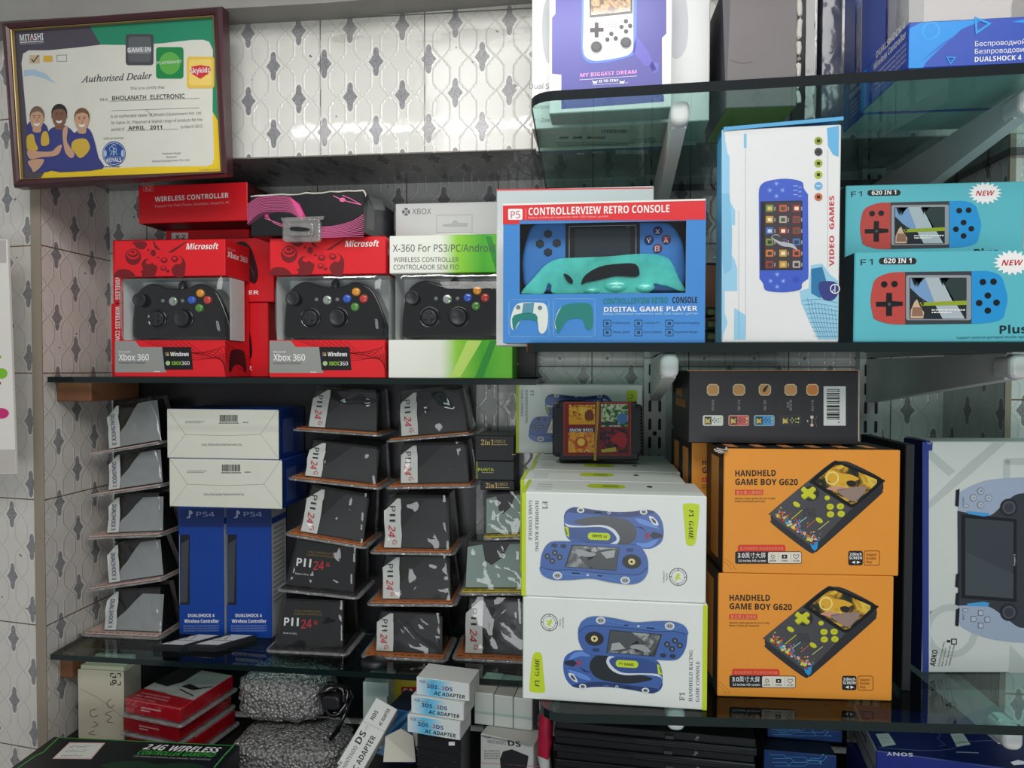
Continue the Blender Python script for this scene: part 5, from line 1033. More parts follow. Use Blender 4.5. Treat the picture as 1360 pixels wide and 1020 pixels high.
# blue controller cartons with windows, white undersides
DB = M((38, 78, 186), .38, name='blue_controller_card'); CY = M((20, 150, 236), .38, name='bright_blue_ink'); WB = M((214, 218, 216), .5)
def ds_carton(bl, br, depth, label):
    A, B = PZ(*bl, ZT), PZ(*br, ZT); B.z = A.z
    lo = Carton(bl, br, (bl[0], bl[1] - 62), None, depth=depth, front=DB, side=DB, z=ZT, bottom=WB)
    root = empty('controller_carton', lo.base, label, 'carton', 'blue windowed controller cartons')
    f = lo.f; s = lo.left; s.mb = lo.mb; w = lo.w; Q = lambda a, b_, L=1: f.w(a, b_, L)
    # light-blue sweep, ring, triangles and cyrillic lines on the front band (metres from the lower corner)
    K = .00090
    def pt(x, y): return (x * K, y * K)
    mbp = lambda pts, m, L: lo.mb.ngon([Q(a * K, min(b_ * K, lo.h - .0012), L) for a, b_ in pts], m)
    mbp([(0.6, .6), (0.6, 50), (14, 58), (38, 64), (72, 69), (90, 69.5), (62, 46), (34, 20), (20, 6), (18, .6)], CY, 1)
    mbp([(0.6, .6), (6, 2), (34, 22), (60, 42), (76, 52), (40, 30), (14, 8), (4, 0.6)], M((30, 110, 210), .38), 2)
    for r, m, L in ((11.5, M((40, 170, 244), .38), 2), (9, CY, 3)): mbp([(26 + r * .95 * math.cos(t * .2618) , 46 + r * math.sin(t * .2618)) for t in range(24)], m, L)
    def trio(cx, cy, r, a, wd, m, L):
        o3 = [(cx + r * math.cos(math.radians(a + 120 * k)), cy + r * math.sin(math.radians(a + 120 * k))) for k in range(3)]; i3 = [(cx + (r - wd) * math.cos(math.radians(a + 120 * k)), cy + (r - wd) * math.sin(math.radians(a + 120 * k))) for k in range(3)]
        for k in range(3): j = (k + 1) % 3; lo.mb.poly([Q(p[0] * K, p[1] * K, L) for p in (o3[k], o3[j], i3[j], i3[k])], m)
    trio(84, 50, 13, 5, 5, M((20, 160, 240), .38), 4); trio(50, 9, 7, -95, 3, M((20, 150, 230), .38), 4)
    mbp([(120, 52), (150, 60), (190, 62), (190, 48), (160, 46)], CY, 1)
    def tx(fr, t, a, b_, a1, h, m=WINK, bold=.02):
        vs, fs = glyphs(t, bold); x0 = min(v[0] for v in vs); x1 = max(v[0] for v in vs); k = (a1 - a) / (x1 - x0); n0 = len(lo.mb.v); mi = lo.mb.mi(m)
        for x, y in vs: lo.mb.v.append(fr.w(a + (x - x0) * k, b_ + y * h / .73, 3))
        for g in fs: lo.mb.f.append(([n0 + i for i in g], mi, False))
    tx(f, 'Беспроводной контроллер', 78 * K, 24 * K, 186 * K, 6.2 * K); tx(f, 'Безпроводовий контролер', 78 * K, 14.5 * K, 184 * K, 6.2 * K); tx(f, 'DUALSHOCK 4  сымсыз', 78 * K, 4.8 * K, 166 * K, 6.2 * K)
    sd = depth
    tx(s, 'DUALSHOCK 4', sd * .36, .050, sd * .94, .0085); tx(s, 'Wireless Controller', sd * .30, .038, sd * .96, .0085)
    for k in range(4): tx(s, 'Беспроводной контроллер DUALSHOCK', sd * .34, .029 - .006 * k, sd * .97, .0032, WINK, 0)
    lo.mb.poly([s.w(.001, .001, 1), s.w(.018, .001, 1), s.w(.018, lo.h - .001, 1), s.w(.001, lo.h - .001, 1)], CY)
    lo.build('base_block', parent=root)
    # upper part: back sheet, corner posts, clear window wrapping the corner, pale inner tray
    H = .2; n, u, v = f.n, f.u, f.v; A = lo.A; h0 = lo.h
    mb = MB(); T = .0015
    def pane(a0, d0, a1, d1, m): p = [A + u * a0 - n * d0, A + u * a1 - n * d1]; mb.poly([p[0] + v * h0, p[1] + v * h0, p[1] + v * H, p[0] + v * H], m)
    pane(0, depth, 0, depth * .45, DB); pane(0, depth, w, depth, DB); pane(w, 0, w, depth, DB)
    mb.box((0, 0, 0), (0.001, .001, .001), DB, Matrix.Translation(A + v * h0 - n * (depth - .002) + u * .002)); mb.build('card_sleeve', root)
    mb = MB(); pane(0.0006, depth * .45, 0.0006, .0, CLEAR); pane(0, .0006, w, .0006, CLEAR); mb.build('window', root)
    mb = MB(); pane(.012, depth * .62, .03, .03, M((196, 194, 188), .5)); pane(.03, .03, w - .01, .03, M((176, 170, 166), .5)); mb.build('inner_tray', root)
    return root
ds_carton((1206, 91.5), (1422, 82), .13, 'blue carton with cyrillic lettering at the front of the high shelf')
ds_carton((1147, 152), (1345, 145), .07, 'blue carton directly behind the front one with cyrillic lettering')
c = Carton((1101, 166), (1112, 165.5), (1101, 134), None, depth=.05, front=CY, side=DB, z=ZT)
c.build('blue_box', 'narrow bright blue box end behind the blue controller cartons', 'box')
from mathutils import noise as NZ
# ------------------------------------------------------------------ clear blister packs on the lower left shelf
PCL = FILM((.96, .975, .97), .07, .03, 0, 9, 0, (.7, .74, .74), name='pack_film', detail=.4)
PEDGE = FILM((.84, .86, .86), .12, .06, .5, 60, .3, (.62, .63, .63), name='pack_rim')
LAB = M((216, 218, 214), .5, name='paper_label'); OCARD = M((186, 112, 64), .45, name='orange_backing'); INSK = M((17, 18, 20), .35, name='black_insert')
HAZE = FILM((.80, .82, .82), .02, .12, .2, 14, .10, (.30, .31, .32), name='milky_inner_tray')
INR = M((206, 34, 50), .5)
def pack_ends(fl, fr, Y, dy, zbot=None):
    A = P(*fl, Y); B = P(*fr, Y + dy)
    if zbot is not None: A.z = B.z = zbot
    return A, B
class Pack:
    """backing tray lying flat, domed clear blister on it, dark insert and folded label inside.
    px: front-left, front-right of the tray rim; toph: pixel height of the blister"""
    def __init__(s, fl, fr, toph, Y, dy, depth, label, kind, group, zbot=None, over=None):
        A, B = pack_ends(fl, fr, Y, dy, zbot)
        u = (B - A); w = u.length; u.normalize(); f0 = Fr(MB(), A, u, Z3); v, n = f0.v, f0.n
        s.A, s.u, s.v, s.n, s.w, s.d = A, u, v, n, w, depth
        h = toph * Y / FPX; hl = hr = h
        if over is not None:      # the pack above rests on this one
            hl, hr = (min(h, o.z - e.z - .0095) for o, e in zip(over, (A, B)))
            if abs(over[0].z - over[1].z) < .004: hl = hr = min(hl, hr)
        H = lambda a: hl + (hr - hl) * a / w
        s.top = max(A.z + hl, B.z + hr) + .0061
        root = empty('blister_pack', A + u * (w / 2) - n * (depth / 2), label, 'blister pack', group); s.root = root
        W = lambda a, b, d: A + u * a + v * b - n * d
        t = .0035
        # rim of the tray: a thin clear plate with a turned-down lip, then the printed backing card
        mb = MB(); m2 = Matrix(((u.x, -n.x, v.x, A.x), (u.y, -n.y, v.y, A.y), (u.z, -n.z, v.z, A.z), (0, 0, 0, 1)))
        mb.prism(rrpts(0, 0, w, depth, .012, 4), 0, t, PEDGE, m2, .001, 1); mb.build('rim', root)
        card = {'orange': OCARD, 'yellow': M((206, 184, 60), .45), 'pink': M((206, 176, 168), .5), 'dark': M((48, 48, 50), .4)}[kind[0]]
        mb = MB(); mb.box((w * .05, .006, t + .0002), (w * .95, depth - .006, t + .0022), card, m2)
        cf = Fr(mb, W(w * .05, t + .0022, .006), u, -n)
        rnd = random.Random(int(fl[0] * 3 + fl[1])); x = .004
        while x < w * .86:
            e = x + rnd.uniform(.002, .012); mb.poly([cf.w(x, .0015, 1), cf.w(min(e, w * .88), .0015, 1), cf.w(min(e, w * .88), .005, 1), cf.w(x, .005, 1)], M((110, 62, 36), .5) if kind[0] == 'orange' else M((90, 84, 70), .5)); x = e + rnd.uniform(.002, .012)
        mb.build('backing_card', root)
        z0 = t + .0026; bx0, bx1, tx0, tx1 = kind[1]; y0, ty0 = .014, .014 + kind[2]; y1 = depth - .008; ty1 = depth - .014
        # blister: rows up the dome, closed round the plan
        mb = MB(); rows = []; sd = Vector((fl[0] * .37, fl[1] * .71, 4.3 if kind[3] == 'front' else 0)); NQ = 15
        for iq in range(NQ + 1):
            q = iq / NQ
            a0, a1 = w * (bx0 + (tx0 - bx0) * q), w * (bx1 + (tx1 - bx1) * q); d0, d1 = y0 + (ty0 - y0) * q, y1 + (ty1 - y1) * q
            r = .006; row = []
            pts = [(a0 + r + (a1 - a0 - 2 * r) * k / 20, d0, 1) for k in range(21)] + [(a1 - r * .3, d0 + r * .3, .3), (a1, d0 + r, .3), (a1, d0 * .7 + d1 * .3, 1), (a1, (d0 + d1) / 2, 1), (a1, d0 * .3 + d1 * .7, 1), (a1, d1, 0), (a0, d1, 0), (a0, (d0 + d1) / 2, .5), (a0, d0 + r, .3), (a0 + r * .3, d0 + r * .3, .3)]
            for a, d, k in pts:
                p = Vector((a * 26, q * h * 22 + a * 9, d * 26)) + sd
                c_ = NZ.noise(p); f_ = NZ.noise(p * 2.7 + Vector((5, 1, 2)))
                jt = (abs(c_) * .0075 - .0012 + f_ * .0012) * k * min(1, 6 * q * (1 - q) + .15)
                row.append(W(a, z0 + H(a) * q, d - jt))
            rows.append(row)
        mb.grid(rows, PCL, True, True); mb.ngon(rows[-1], PCL); mb.build('blister', root)
        # insert: dark upright block with a hollow curved front, behind the film
        mb = MB(); e = .006; g0, g1 = w * (bx0 + .03), w * (bx1 - .03); hh = .93
        G0, G1 = w * (tx0 + .03), w * (tx1 - .03)
        mb_rows = [[W(g0, z0 + .0006, y0 + e), W(g1, z0 + .0006, y0 + e), W(g1, z0 + .0006, y1 - e), W(g0, z0 + .0006, y1 - e)], [W(G0, z0 + hh * H(G0), ty0 + e), W(G1, z0 + hh * H(G1), ty0 + e), W(G1, z0 + hh * H(G1), ty1 - e), W(G0, z0 + hh * H(G0), ty1 - e)]]
        mb.grid(mb_rows, INSK, False, True); mb.poly(mb_rows[0], INSK); mb.poly(mb_rows[1], INSK)
        ff = Fr(mb, mb_rows[0][0], u, mb_rows[1][0] - mb_rows[0][0]); s.ff = ff; s.fw = g1 - g0; s.fh = (mb_rows[1][0] - mb_rows[0][0]).dot(ff.v)
        if kind[3] == 'front':       # printed face instead of a label
            R = RefFr(ff, s.fw, s.fh, (0, 0, 100, 60)); 
            R.text('P', (10, 34), (18, 34), 11, WINK, 2, .04); R.text('Ⅱ', (21, 34), (32, 34), 11, WINK, 2, .03)
            R.text('24', (36, 37), (52, 35), 11.5, INR, 2, .012, .15); R.text('G', (55, 31), (60, 30.5), 5, INR, 2, .02)
            R.text('PS2 WIRELESS', (26, 15), (64, 14.5), 2.6, M((150, 120, 50), .5), 2); R.text('GAMEPAD CONTROLLER', (24, 19), (66, 18.5), 2.6, M((150, 120, 50), .5), 2); R.text('Made in China', (10, 45), (30, 45), 2.2, WINK, 2)
        mb.build('insert', root)
        if kind[3] in ('label', 'dual', 'haze'):
            # milky inner tray with a swept edge in front of the insert
            mb = MB(); q = Fr(mb, ff.O + ff.n * .0016, ff.u, ff.v); cw, ch = s.fw, s.fh
            pts = curve([(cw * .20, ch * .02), (cw * .22, ch * .30), (cw * .36, ch * .52), (cw * .50, ch * .78), (cw * .62, ch * .97)], 4) + [(cw * .985, ch * .97), (cw * 1.0, ch * .02)]
            if kind[3] == 'haze': pts = [(cw * .02, ch * .02), (cw * .06, ch * .9), (cw * .3, ch * .95), (cw * .34, ch * .6), (cw * .44, ch * .5), (cw * .62, ch * .66), (cw * .74, ch * .96), (cw * .98, ch * .97), (cw, ch * .02)]
            hz = M((130, 136, 138), .4) if kind[3] == 'dual' else HAZE if kind[3] == 'label' else M((146, 168, 160), .4)
            mb.ngon([q.w(*p, 0) for p in pts], hz if kind[3] != 'dual' else TRD); mb.build('inner_tray', root)
        if kind[3] in ('label', 'dual'):
            mb = MB(); lw = .031 if kind[3] == 'label' else .024; ch = s.fh; x0 = .002
            q = Fr(mb, ff.O + ff.n * .0032, ff.u, ff.v); rnd = random.Random(int(fl[1])); sl = rnd.uniform(-.004, .005)
            rows = []
            for k, t in enumerate((.0, .25, .5, .75, .8, 1.0)):
                c0 = x0 + sl * t + rnd.uniform(-.0012, .0012); cl = c0 + (0 if t < .8 else (t - .75) / .25 * lw * .8)
                rows.append([q.w(cl, .0 + ch * .98 * t + 0.001, rnd.uniform(0, 6)), q.w(c0 + lw, ch * .98 * t + .001, rnd.uniform(0, 6))])
            mb.grid(rows, LAB, False)
            L2 = Fr(mb, q.w(x0 + sl * .4, 0, 9), ff.u, ff.v)
            def vt(t, a, y0_, y1_, hgt, m, bold=0, shr=0):
                vs, fs = glyphs(t, bold, shr); xa = min(v_[0] for v_ in vs); xb = max(v_[0] for v_ in vs); k_ = (y0_ - y1_) / (xb - xa); n0 = len(mb.v); mi = mb.mi(m)
                for x, y in vs: mb.v.append(L2.w(a + y * hgt / .73, y0_ - (x - xa) * k_, 2))
                for g in fs: mb.f.append(([n0 + i for i in g], mi, False))
            if kind[3] == 'label':
                vt('P', lw * .3, ch * .84, ch * .73, .0105, KINK); vt('Ⅱ', lw * .3, ch * .68, ch * .53, .0105, KINK); vt('24', lw * .25, ch * .46, ch * .22, .0125, INR, .01, .2); vt('G', lw * .5, ch * .17, ch * .08, .008, INR)
            else: vt('DUALSHOCK 3', lw * .36, ch * .80, ch * .08, .0085, M((40, 50, 110), .5), .01)
            mb.build('label', root)
TRD = M((150, 154, 155), .4, var=.22, bump=.15, bscale=12, name='grey_inner_tray')
GD, GP = 'clear game controller packs in the first stack', 'clear packs with handwritten-style labels'
LABK = (('pink', (.20, .97, .30, .90), .012, 'dual'))
def stack(specs, depth, group, name):
    """specs from the topmost down; each pack is as tall as the gap below the next one"""
    for i, (fl, fr, th, Y, dy, k) in enumerate(specs):
        last = i == len(specs) - 1
        over = None if i == 0 else pack_ends(*specs[i - 1][:2], *specs[i - 1][3:5])
        p = Pack(fl, fr, th, Y, dy, depth, name(i), k, group, ZL2 + .0004 if last else None, over)
        if i == 0: first = p
    return first
ordn = ('topmost', 'second from the top', 'middle one', 'fourth from the top', 'lowest')
stack([((113, 607), (213, 590), 66, 1.18, .0, LABK), ((113, 662), (215, 647), 57, 1.18, .0, LABK), ((110, 717), (215, 713), 57, 1.18, 0, LABK), ((113, 787), (216, 772), 57, 1.18, 0, LABK), ((104, 853), (213, 850), 66, 1.175, .0, LABK)], .083, GD, lambda i: ordn[i] + ' of the clear DUALSHOCK 3 packs beside the tiled side wall')
K1 = ('orange', (.12, .95, .18, .90), .010, 'label'); K2 = ('dark', (.06, .93, .14, .90), .012, 'front'); K3 = ('yellow', (.04, .98, .12, .98), .010, 'haze')
ord5 = ('topmost', 'second', 'third', 'fourth', 'lowest')
stack([((386, 572), (505, 580), 58, 1.16, 0, K1), ((380, 637), (505, 651), 52, 1.155, 0, K1), ((376, 711), (486, 730), 68, 1.152, 0, K1), ((365, 785), (476, 797), 68, 1.15, 0, K2), ((350, 858), (462, 861), 66, 1.145, 0, K2)], .106, GP, lambda i: ord5[i] + ' of the five label packs next to the blue upright cartons')
stack([((511, 588), (628, 578), 64, 1.16, 0, K1), ((510, 650), (630, 648), 56, 1.155, 0, K1), ((489, 736), (604, 738), 74, 1.15, 0, K1), ((485, 805), (606, 806), 62, 1.145, 0, K1), ((477, 864), (594, 868), 56, 1.14, 0, K1)], .106, GP, lambda i: ord5[i] + ' of the five packs in the middle stack of the glass shelf')
lbl = ('yellow-edged pale pack under the dark USB boxes', 'yellow-edged clear pack with greenish tray beside the white car console boxes', 'clear label pack under the yellow-edged one, beside the white car console boxes')
p0 = stack([((640, 718), (704, 716), 58, 1.16, 0, ('yellow', (.02, .98, .04, .96), .004, 'haze')), ((608, 791), (704, 791), 72, 1.15, 0, K3), ((599, 868), (704, 868), 78, 1.15, 0, K1)], .112, GP, lambda i: lbl[i])
# small black adapter boxes above them
GB = 'small black adapter boxes'; z_ = p0.top + .0006; DKG = M((34, 46, 44), .4, name='dark_green_card'); GO = M((214, 190, 120), .5)
c = Carton((638, 655), (683, 655), (638, 637.5), 1.17, depth=.09, front=BLACK, side=BLACK, zfix=z_); c.f.text('~b~2in1', (645, 648), (661, 648), 7, GO, 2, .03); c.f.text('USB2.0', (661, 645), (674, 645), 4, GO, 2); c.f.tiny(661, 648, 676, 1, GO, 2); c.build('adapter_box', 'lowest of three black boxes, marked 2in1, on the pale pack', 'box', GB)
z_ += c.h + .0003; c = Carton((633, 637), (683, 637), (633, 612), 1.17, depth=.09, front=DKG, side=BLACK, zfix=z_); c.f.text('PUNTA', (635, 625.5), (656, 625.5), 3.8, M((206, 214, 60), .5), 2, .03); c.f.tiny(640, 628, 655, .8, GO, 2); c.f.line([(633.5, 613), (633.5, 636)], 1, M((190, 190, 60), .5), 1); c.build('adapter_box', 'dark green box with a small yellow word between two black 2in1 boxes', 'box', GB)
z_ += c.h + .0003; c = Carton((631, 611), (683, 611), (631, 578), 1.17, depth=.09, front=BLACK, side=BLACK, topm=M((96, 110, 100), .4), zfix=z_); c.f.text('~b~2in1', (639, 591), (656, 591), 7.5, GO, 2, .03); c.f.text('USB2.0', (656, 588), (671, 588), 4, GO, 2); c.f.tiny(656, 591, 674, 1, GO, 2); c.f.tiny(680, 604, 685, 1, GO, 2); c.build('adapter_box', 'topmost of three small black boxes, marked 2in1, beside the white car console box', 'box', GB)
# ------------------------------------------------------------------ blue and white controller cartons in the middle of the shelf
NB = M((14, 66, 158), .38, name='deep_blue_card'); NB2 = M((14, 46, 112), .4)
zs = ZL2 + .0004; CREAM = M((220, 222, 208), .5, name='cream_card')
def upright(bl, br, wx0, wx1, dx, label):
    c = Carton(bl, br, (bl[0], 666.3), 1.205, depth=.0645, front=NB, side=M((196, 200, 200), .5), zfix=zs); f = c.f; x0 = bl[0]
    f.poly([(x0 + .5, 676), (br[0] - .5, 676), (br[0] - .5, 700), (x0 + .5, 700)], NB2, 1)
    w = .8
    f.poly([(x0 + 10, 687), (x0 + 14, 684.5), (x0 + 14, 688), (x0 + 10.4, 688.6)], M((140, 160, 200), .4), 2); f.poly([(x0 + 13, 678), (x0 + 15, 677.5), (x0 + 18, 680), (x0 + 17.6, 683), (x0 + 15.2, 682.6), (x0 + 15, 687.5), (x0 + 13, 687)], M((160, 176, 210), .4), 3)
    f.text('PS4', (x0 + 23, 686), (x0 + 47, 686), 6.4, M((150, 170, 210), .4), 2)
    f.poly([(wx0, 710), (wx1, 710), (wx1, 803), (wx0, 803)], M((26, 32, 46), .2), 2); f.poly([(wx0 + 2, 722), (wx1 - 1, 716), (wx1 - 3, 800), (wx0 + 1, 800)], M((66, 72, 80), .25), 3); f.line([(wx0 + .3, 710), (wx0 + .3, 803)], .7, M((150, 160, 180), .4), 4)
    f.text('DUALSHOCK 4', (x0 + 12, 819.5), (x0 + 47, 819.5), 4.4, WINK, 2, .03); f.text('Wireless Controller', (x0 + 7, 827), (x0 + 53, 827), 4.6, WINK, 2, .02)
    for k in range(3): f.text('Беспроводной контроллер DUALSHOCK 4', (x0 + 6, 832 + k * 3.2), (x0 + 53, 832 + k * 3.2), 1.8, M((170, 190, 230), .4), 2)
    s = c.right; s.mb = c.mb; c.mb.poly([s.w(.002, c.h - .03, 1), s.w(.063, c.h - .03, 1), s.w(.063, c.h - .042, 1), s.w(.002, c.h - .042, 1)], NB)
    for k in range(16): c.mb.poly([s.w(.008, c.h - .05 - k * .0095, 1), s.w(.055, c.h - .05 - k * .0095, 1), s.w(.055, c.h - .054 - k * .0095, 1), s.w(.008, c.h - .054 - k * .0095, 1)], GREY)
    return c, c.build('controller_carton', label, 'carton', 'upright blue controller cartons')
c1, _ = upright((238, 842), (298, 842), 238.5, 252, 0, 'upright dark blue carton next to the clear DUALSHOCK 3 packs')
c2, _ = upright((301, 842), (361, 842), 301.5, 314, 0, 'upright dark blue carton next to the black packs')
zc = max(c1.A.z + c1.h, c2.A.z + c2.h) + .0004
def endbox(bl, br, ty, Y, label, z):
    c = Carton(bl, br, (bl[0], ty), Y, depth=.112, front=CREAM, side=NB2, topm=NB, zfix=z); f = c.f; x0, x1, y1, y0 = bl[0], br[0], bl[1], ty; Ln = M((168, 170, 158), .5)
    my = y0 + (y1 - y0) * .52
    f.line([(x0 + 1, y0 + 1), (x0 + 24, my)], .6, Ln, 1); f.line([(x1 - 1, y0 + 1), (x1 - 24, my)], .6, Ln, 1); f.line(curve([(x0 + 24, my), (x0 + 75, my + 1.6), (x1 - 24, my)], 4), .7, Ln, 1); f.line([(x0 + 1, y1 - 1), (x0 + 24, my)], .4, Ln, 1); f.line([(x1 - 1, y1 - 1), (x1 - 24, my)], .4, Ln, 1)
    f.barcode(x0 + 70, y0 + 8, x0 + 94, y0 + 17, KINK, 2, int(y0)); f.tiny(x0 + 69, y0 + 19.5, x0 + 95, 1.2, KINK, 2, 3); f.tiny(x0 + 24, y0 + 17, x0 + 50, 1, GREY, 2, 1); f.tiny(x0 + 24, y0 + 19, x0 + 46, 1, GREY, 2, 2); f.tiny(x0 + 100, y0 + 18.5, x0 + 108, 1, KINK, 2)
    f.text('Sony Interactive Entertainment Inc.', (x0 + 46, y0 + 49), (x0 + 100, y0 + 49), 3.2, M((60, 66, 90), .5), 2)
    s = c.right; s.mb = c.mb
    for k in range(7): c.mb.poly([s.w(.02 + k * .006, .01, 1), s.w(.0225 + k * .006, .01, 1), s.w(.0225 + k * .006, c.h * .8, 1), s.w(.02 + k * .006, c.h * .8, 1)], M((90, 104, 150), .5))
    return c.build('controller_carton', label, 'carton', 'blue cartons with cream ends'), c
_, e1 = endbox((225, 674.5), (374.5, 674.5), 609, 1.15, 'cream-ended blue carton lying on the two upright dark blue cartons', zc)
endbox((222, 608), (370, 608), 543, 1.155, 'topmost cream-ended blue carton of the lying pair', zc + e1.h + .0004)
# dark panels added on the back wall to give the deep shade behind the goods
mb = MB(); xa, xb_ = P(152, 700, 1.27).x, P(632, 700, 1.27).x; mb.box((xa, 1.2705, ZL2 + .0004), (xb_, 1.2745, ZL1 - .0115), M((26, 27, 30), .25, .5)); tag(mb.build('shade_panel'), 'dark panel added as shade on the back wall behind the clear packs', 'board', 'added shade panels')
mb = MB(); mb.box((xa, 1.2705, ZE - .70 + .0004), (P(700, 900, 1.27).x, 1.2745, ZL2 - .0115), M((26, 27, 30), .25, .5)); tag(mb.build('shade_panel'), 'dark panel added as shade on the back wall behind the bubble wrap', 'board', 'added shade panels')
# two black memory cases with handwritten labels at the shelf front and the oval black cap
for i, (a, b_, ang) in enumerate((((203, 864.5), (239, 866), 30), ((249, 864.5), (286, 866), 30))):
    A, B = PZ(*a, zs), PZ(*b_, zs); B.z = A.z; u = (B - A).normalized(); v = PZ(261, 849, zs) - PZ(203, 864.5, zs); v.z = 0; L = v.length; v.normalize(); w = (B - A).length
    root = empty('memory_case', A + u * w / 2 + v * L / 2, ('black case with long handwritten white label, touching the clear packs', 'black case with bright blank white label below the blue cartons')[i], 'case', 'labelled black cases')
    m2 = Matrix(((u.x, v.x, 0, A.x), (u.y, v.y, 0, A.y), (0, 0, 1, A.z), (0, 0, 0, 1)))
    mb = MB(); mb.prism([(0, 0), (w, 0), (w, L), (0, L)], 0, .010, BPM, m2, .0015, 2); mb.build('case', root)
    for k, (y0, y1) in enumerate(((.12, .46), (.49, .97))):
        mb = MB(); z = .0102; q = [m2 @ Vector(p) for p in ((w * .10, L * y0, z), (w * .90, L * y0, z), (w * .90, L * y1, z), (w * .10, L * y1, z))]; mb.poly(q, LAB)
        rnd = random.Random(k + i * 3)
        if not (i == 1 and k == 0):
            fl = Fr(mb, m2 @ Vector((w * .5, L * y0, z)), u, v)
            for r_ in range(2 if k else 1):
                pts = [(rnd.uniform(-.3, -.2) * w * .4 + (r_ - .3) * .012, L * (y1 - y0) * t / 12 + .004) for t in range(12)]
                for j in range(11):
                    p0 = Vector((pts[j][0] + rnd.uniform(-.003, .003), pts[j][1])); p1 = Vector((pts[j + 1][0] + rnd.uniform(-.003, .003), pts[j + 1][1])); d = (p1 - p0).normalized(); nn = Vector((-d.y, d.x)) * .0006
                    mb.poly([fl.w(*(p0 + nn), 2), fl.w(*(p1 + nn), 2), fl.w(*(p1 - nn), 2), fl.w(*(p0 - nn), 2)], KINK)
        mb.build('label', root)
mb = MB(); q = PZ(502, 873, ZL2); mb.lathe([(.0001, 0), (.021, 0), (.023, .003), (.023, .009), (.019, .0125), (.010, .0135), (.0001, .0136)], BPM, Matrix.Translation((q.x + .004, 1.1135, zs)) @ Matrix.Diagonal((1, .8, 1, 1)), 26)
tag(mb.build('rubber_cap'), 'small oval black cap lying at the front edge of the glass shelf', 'cap')
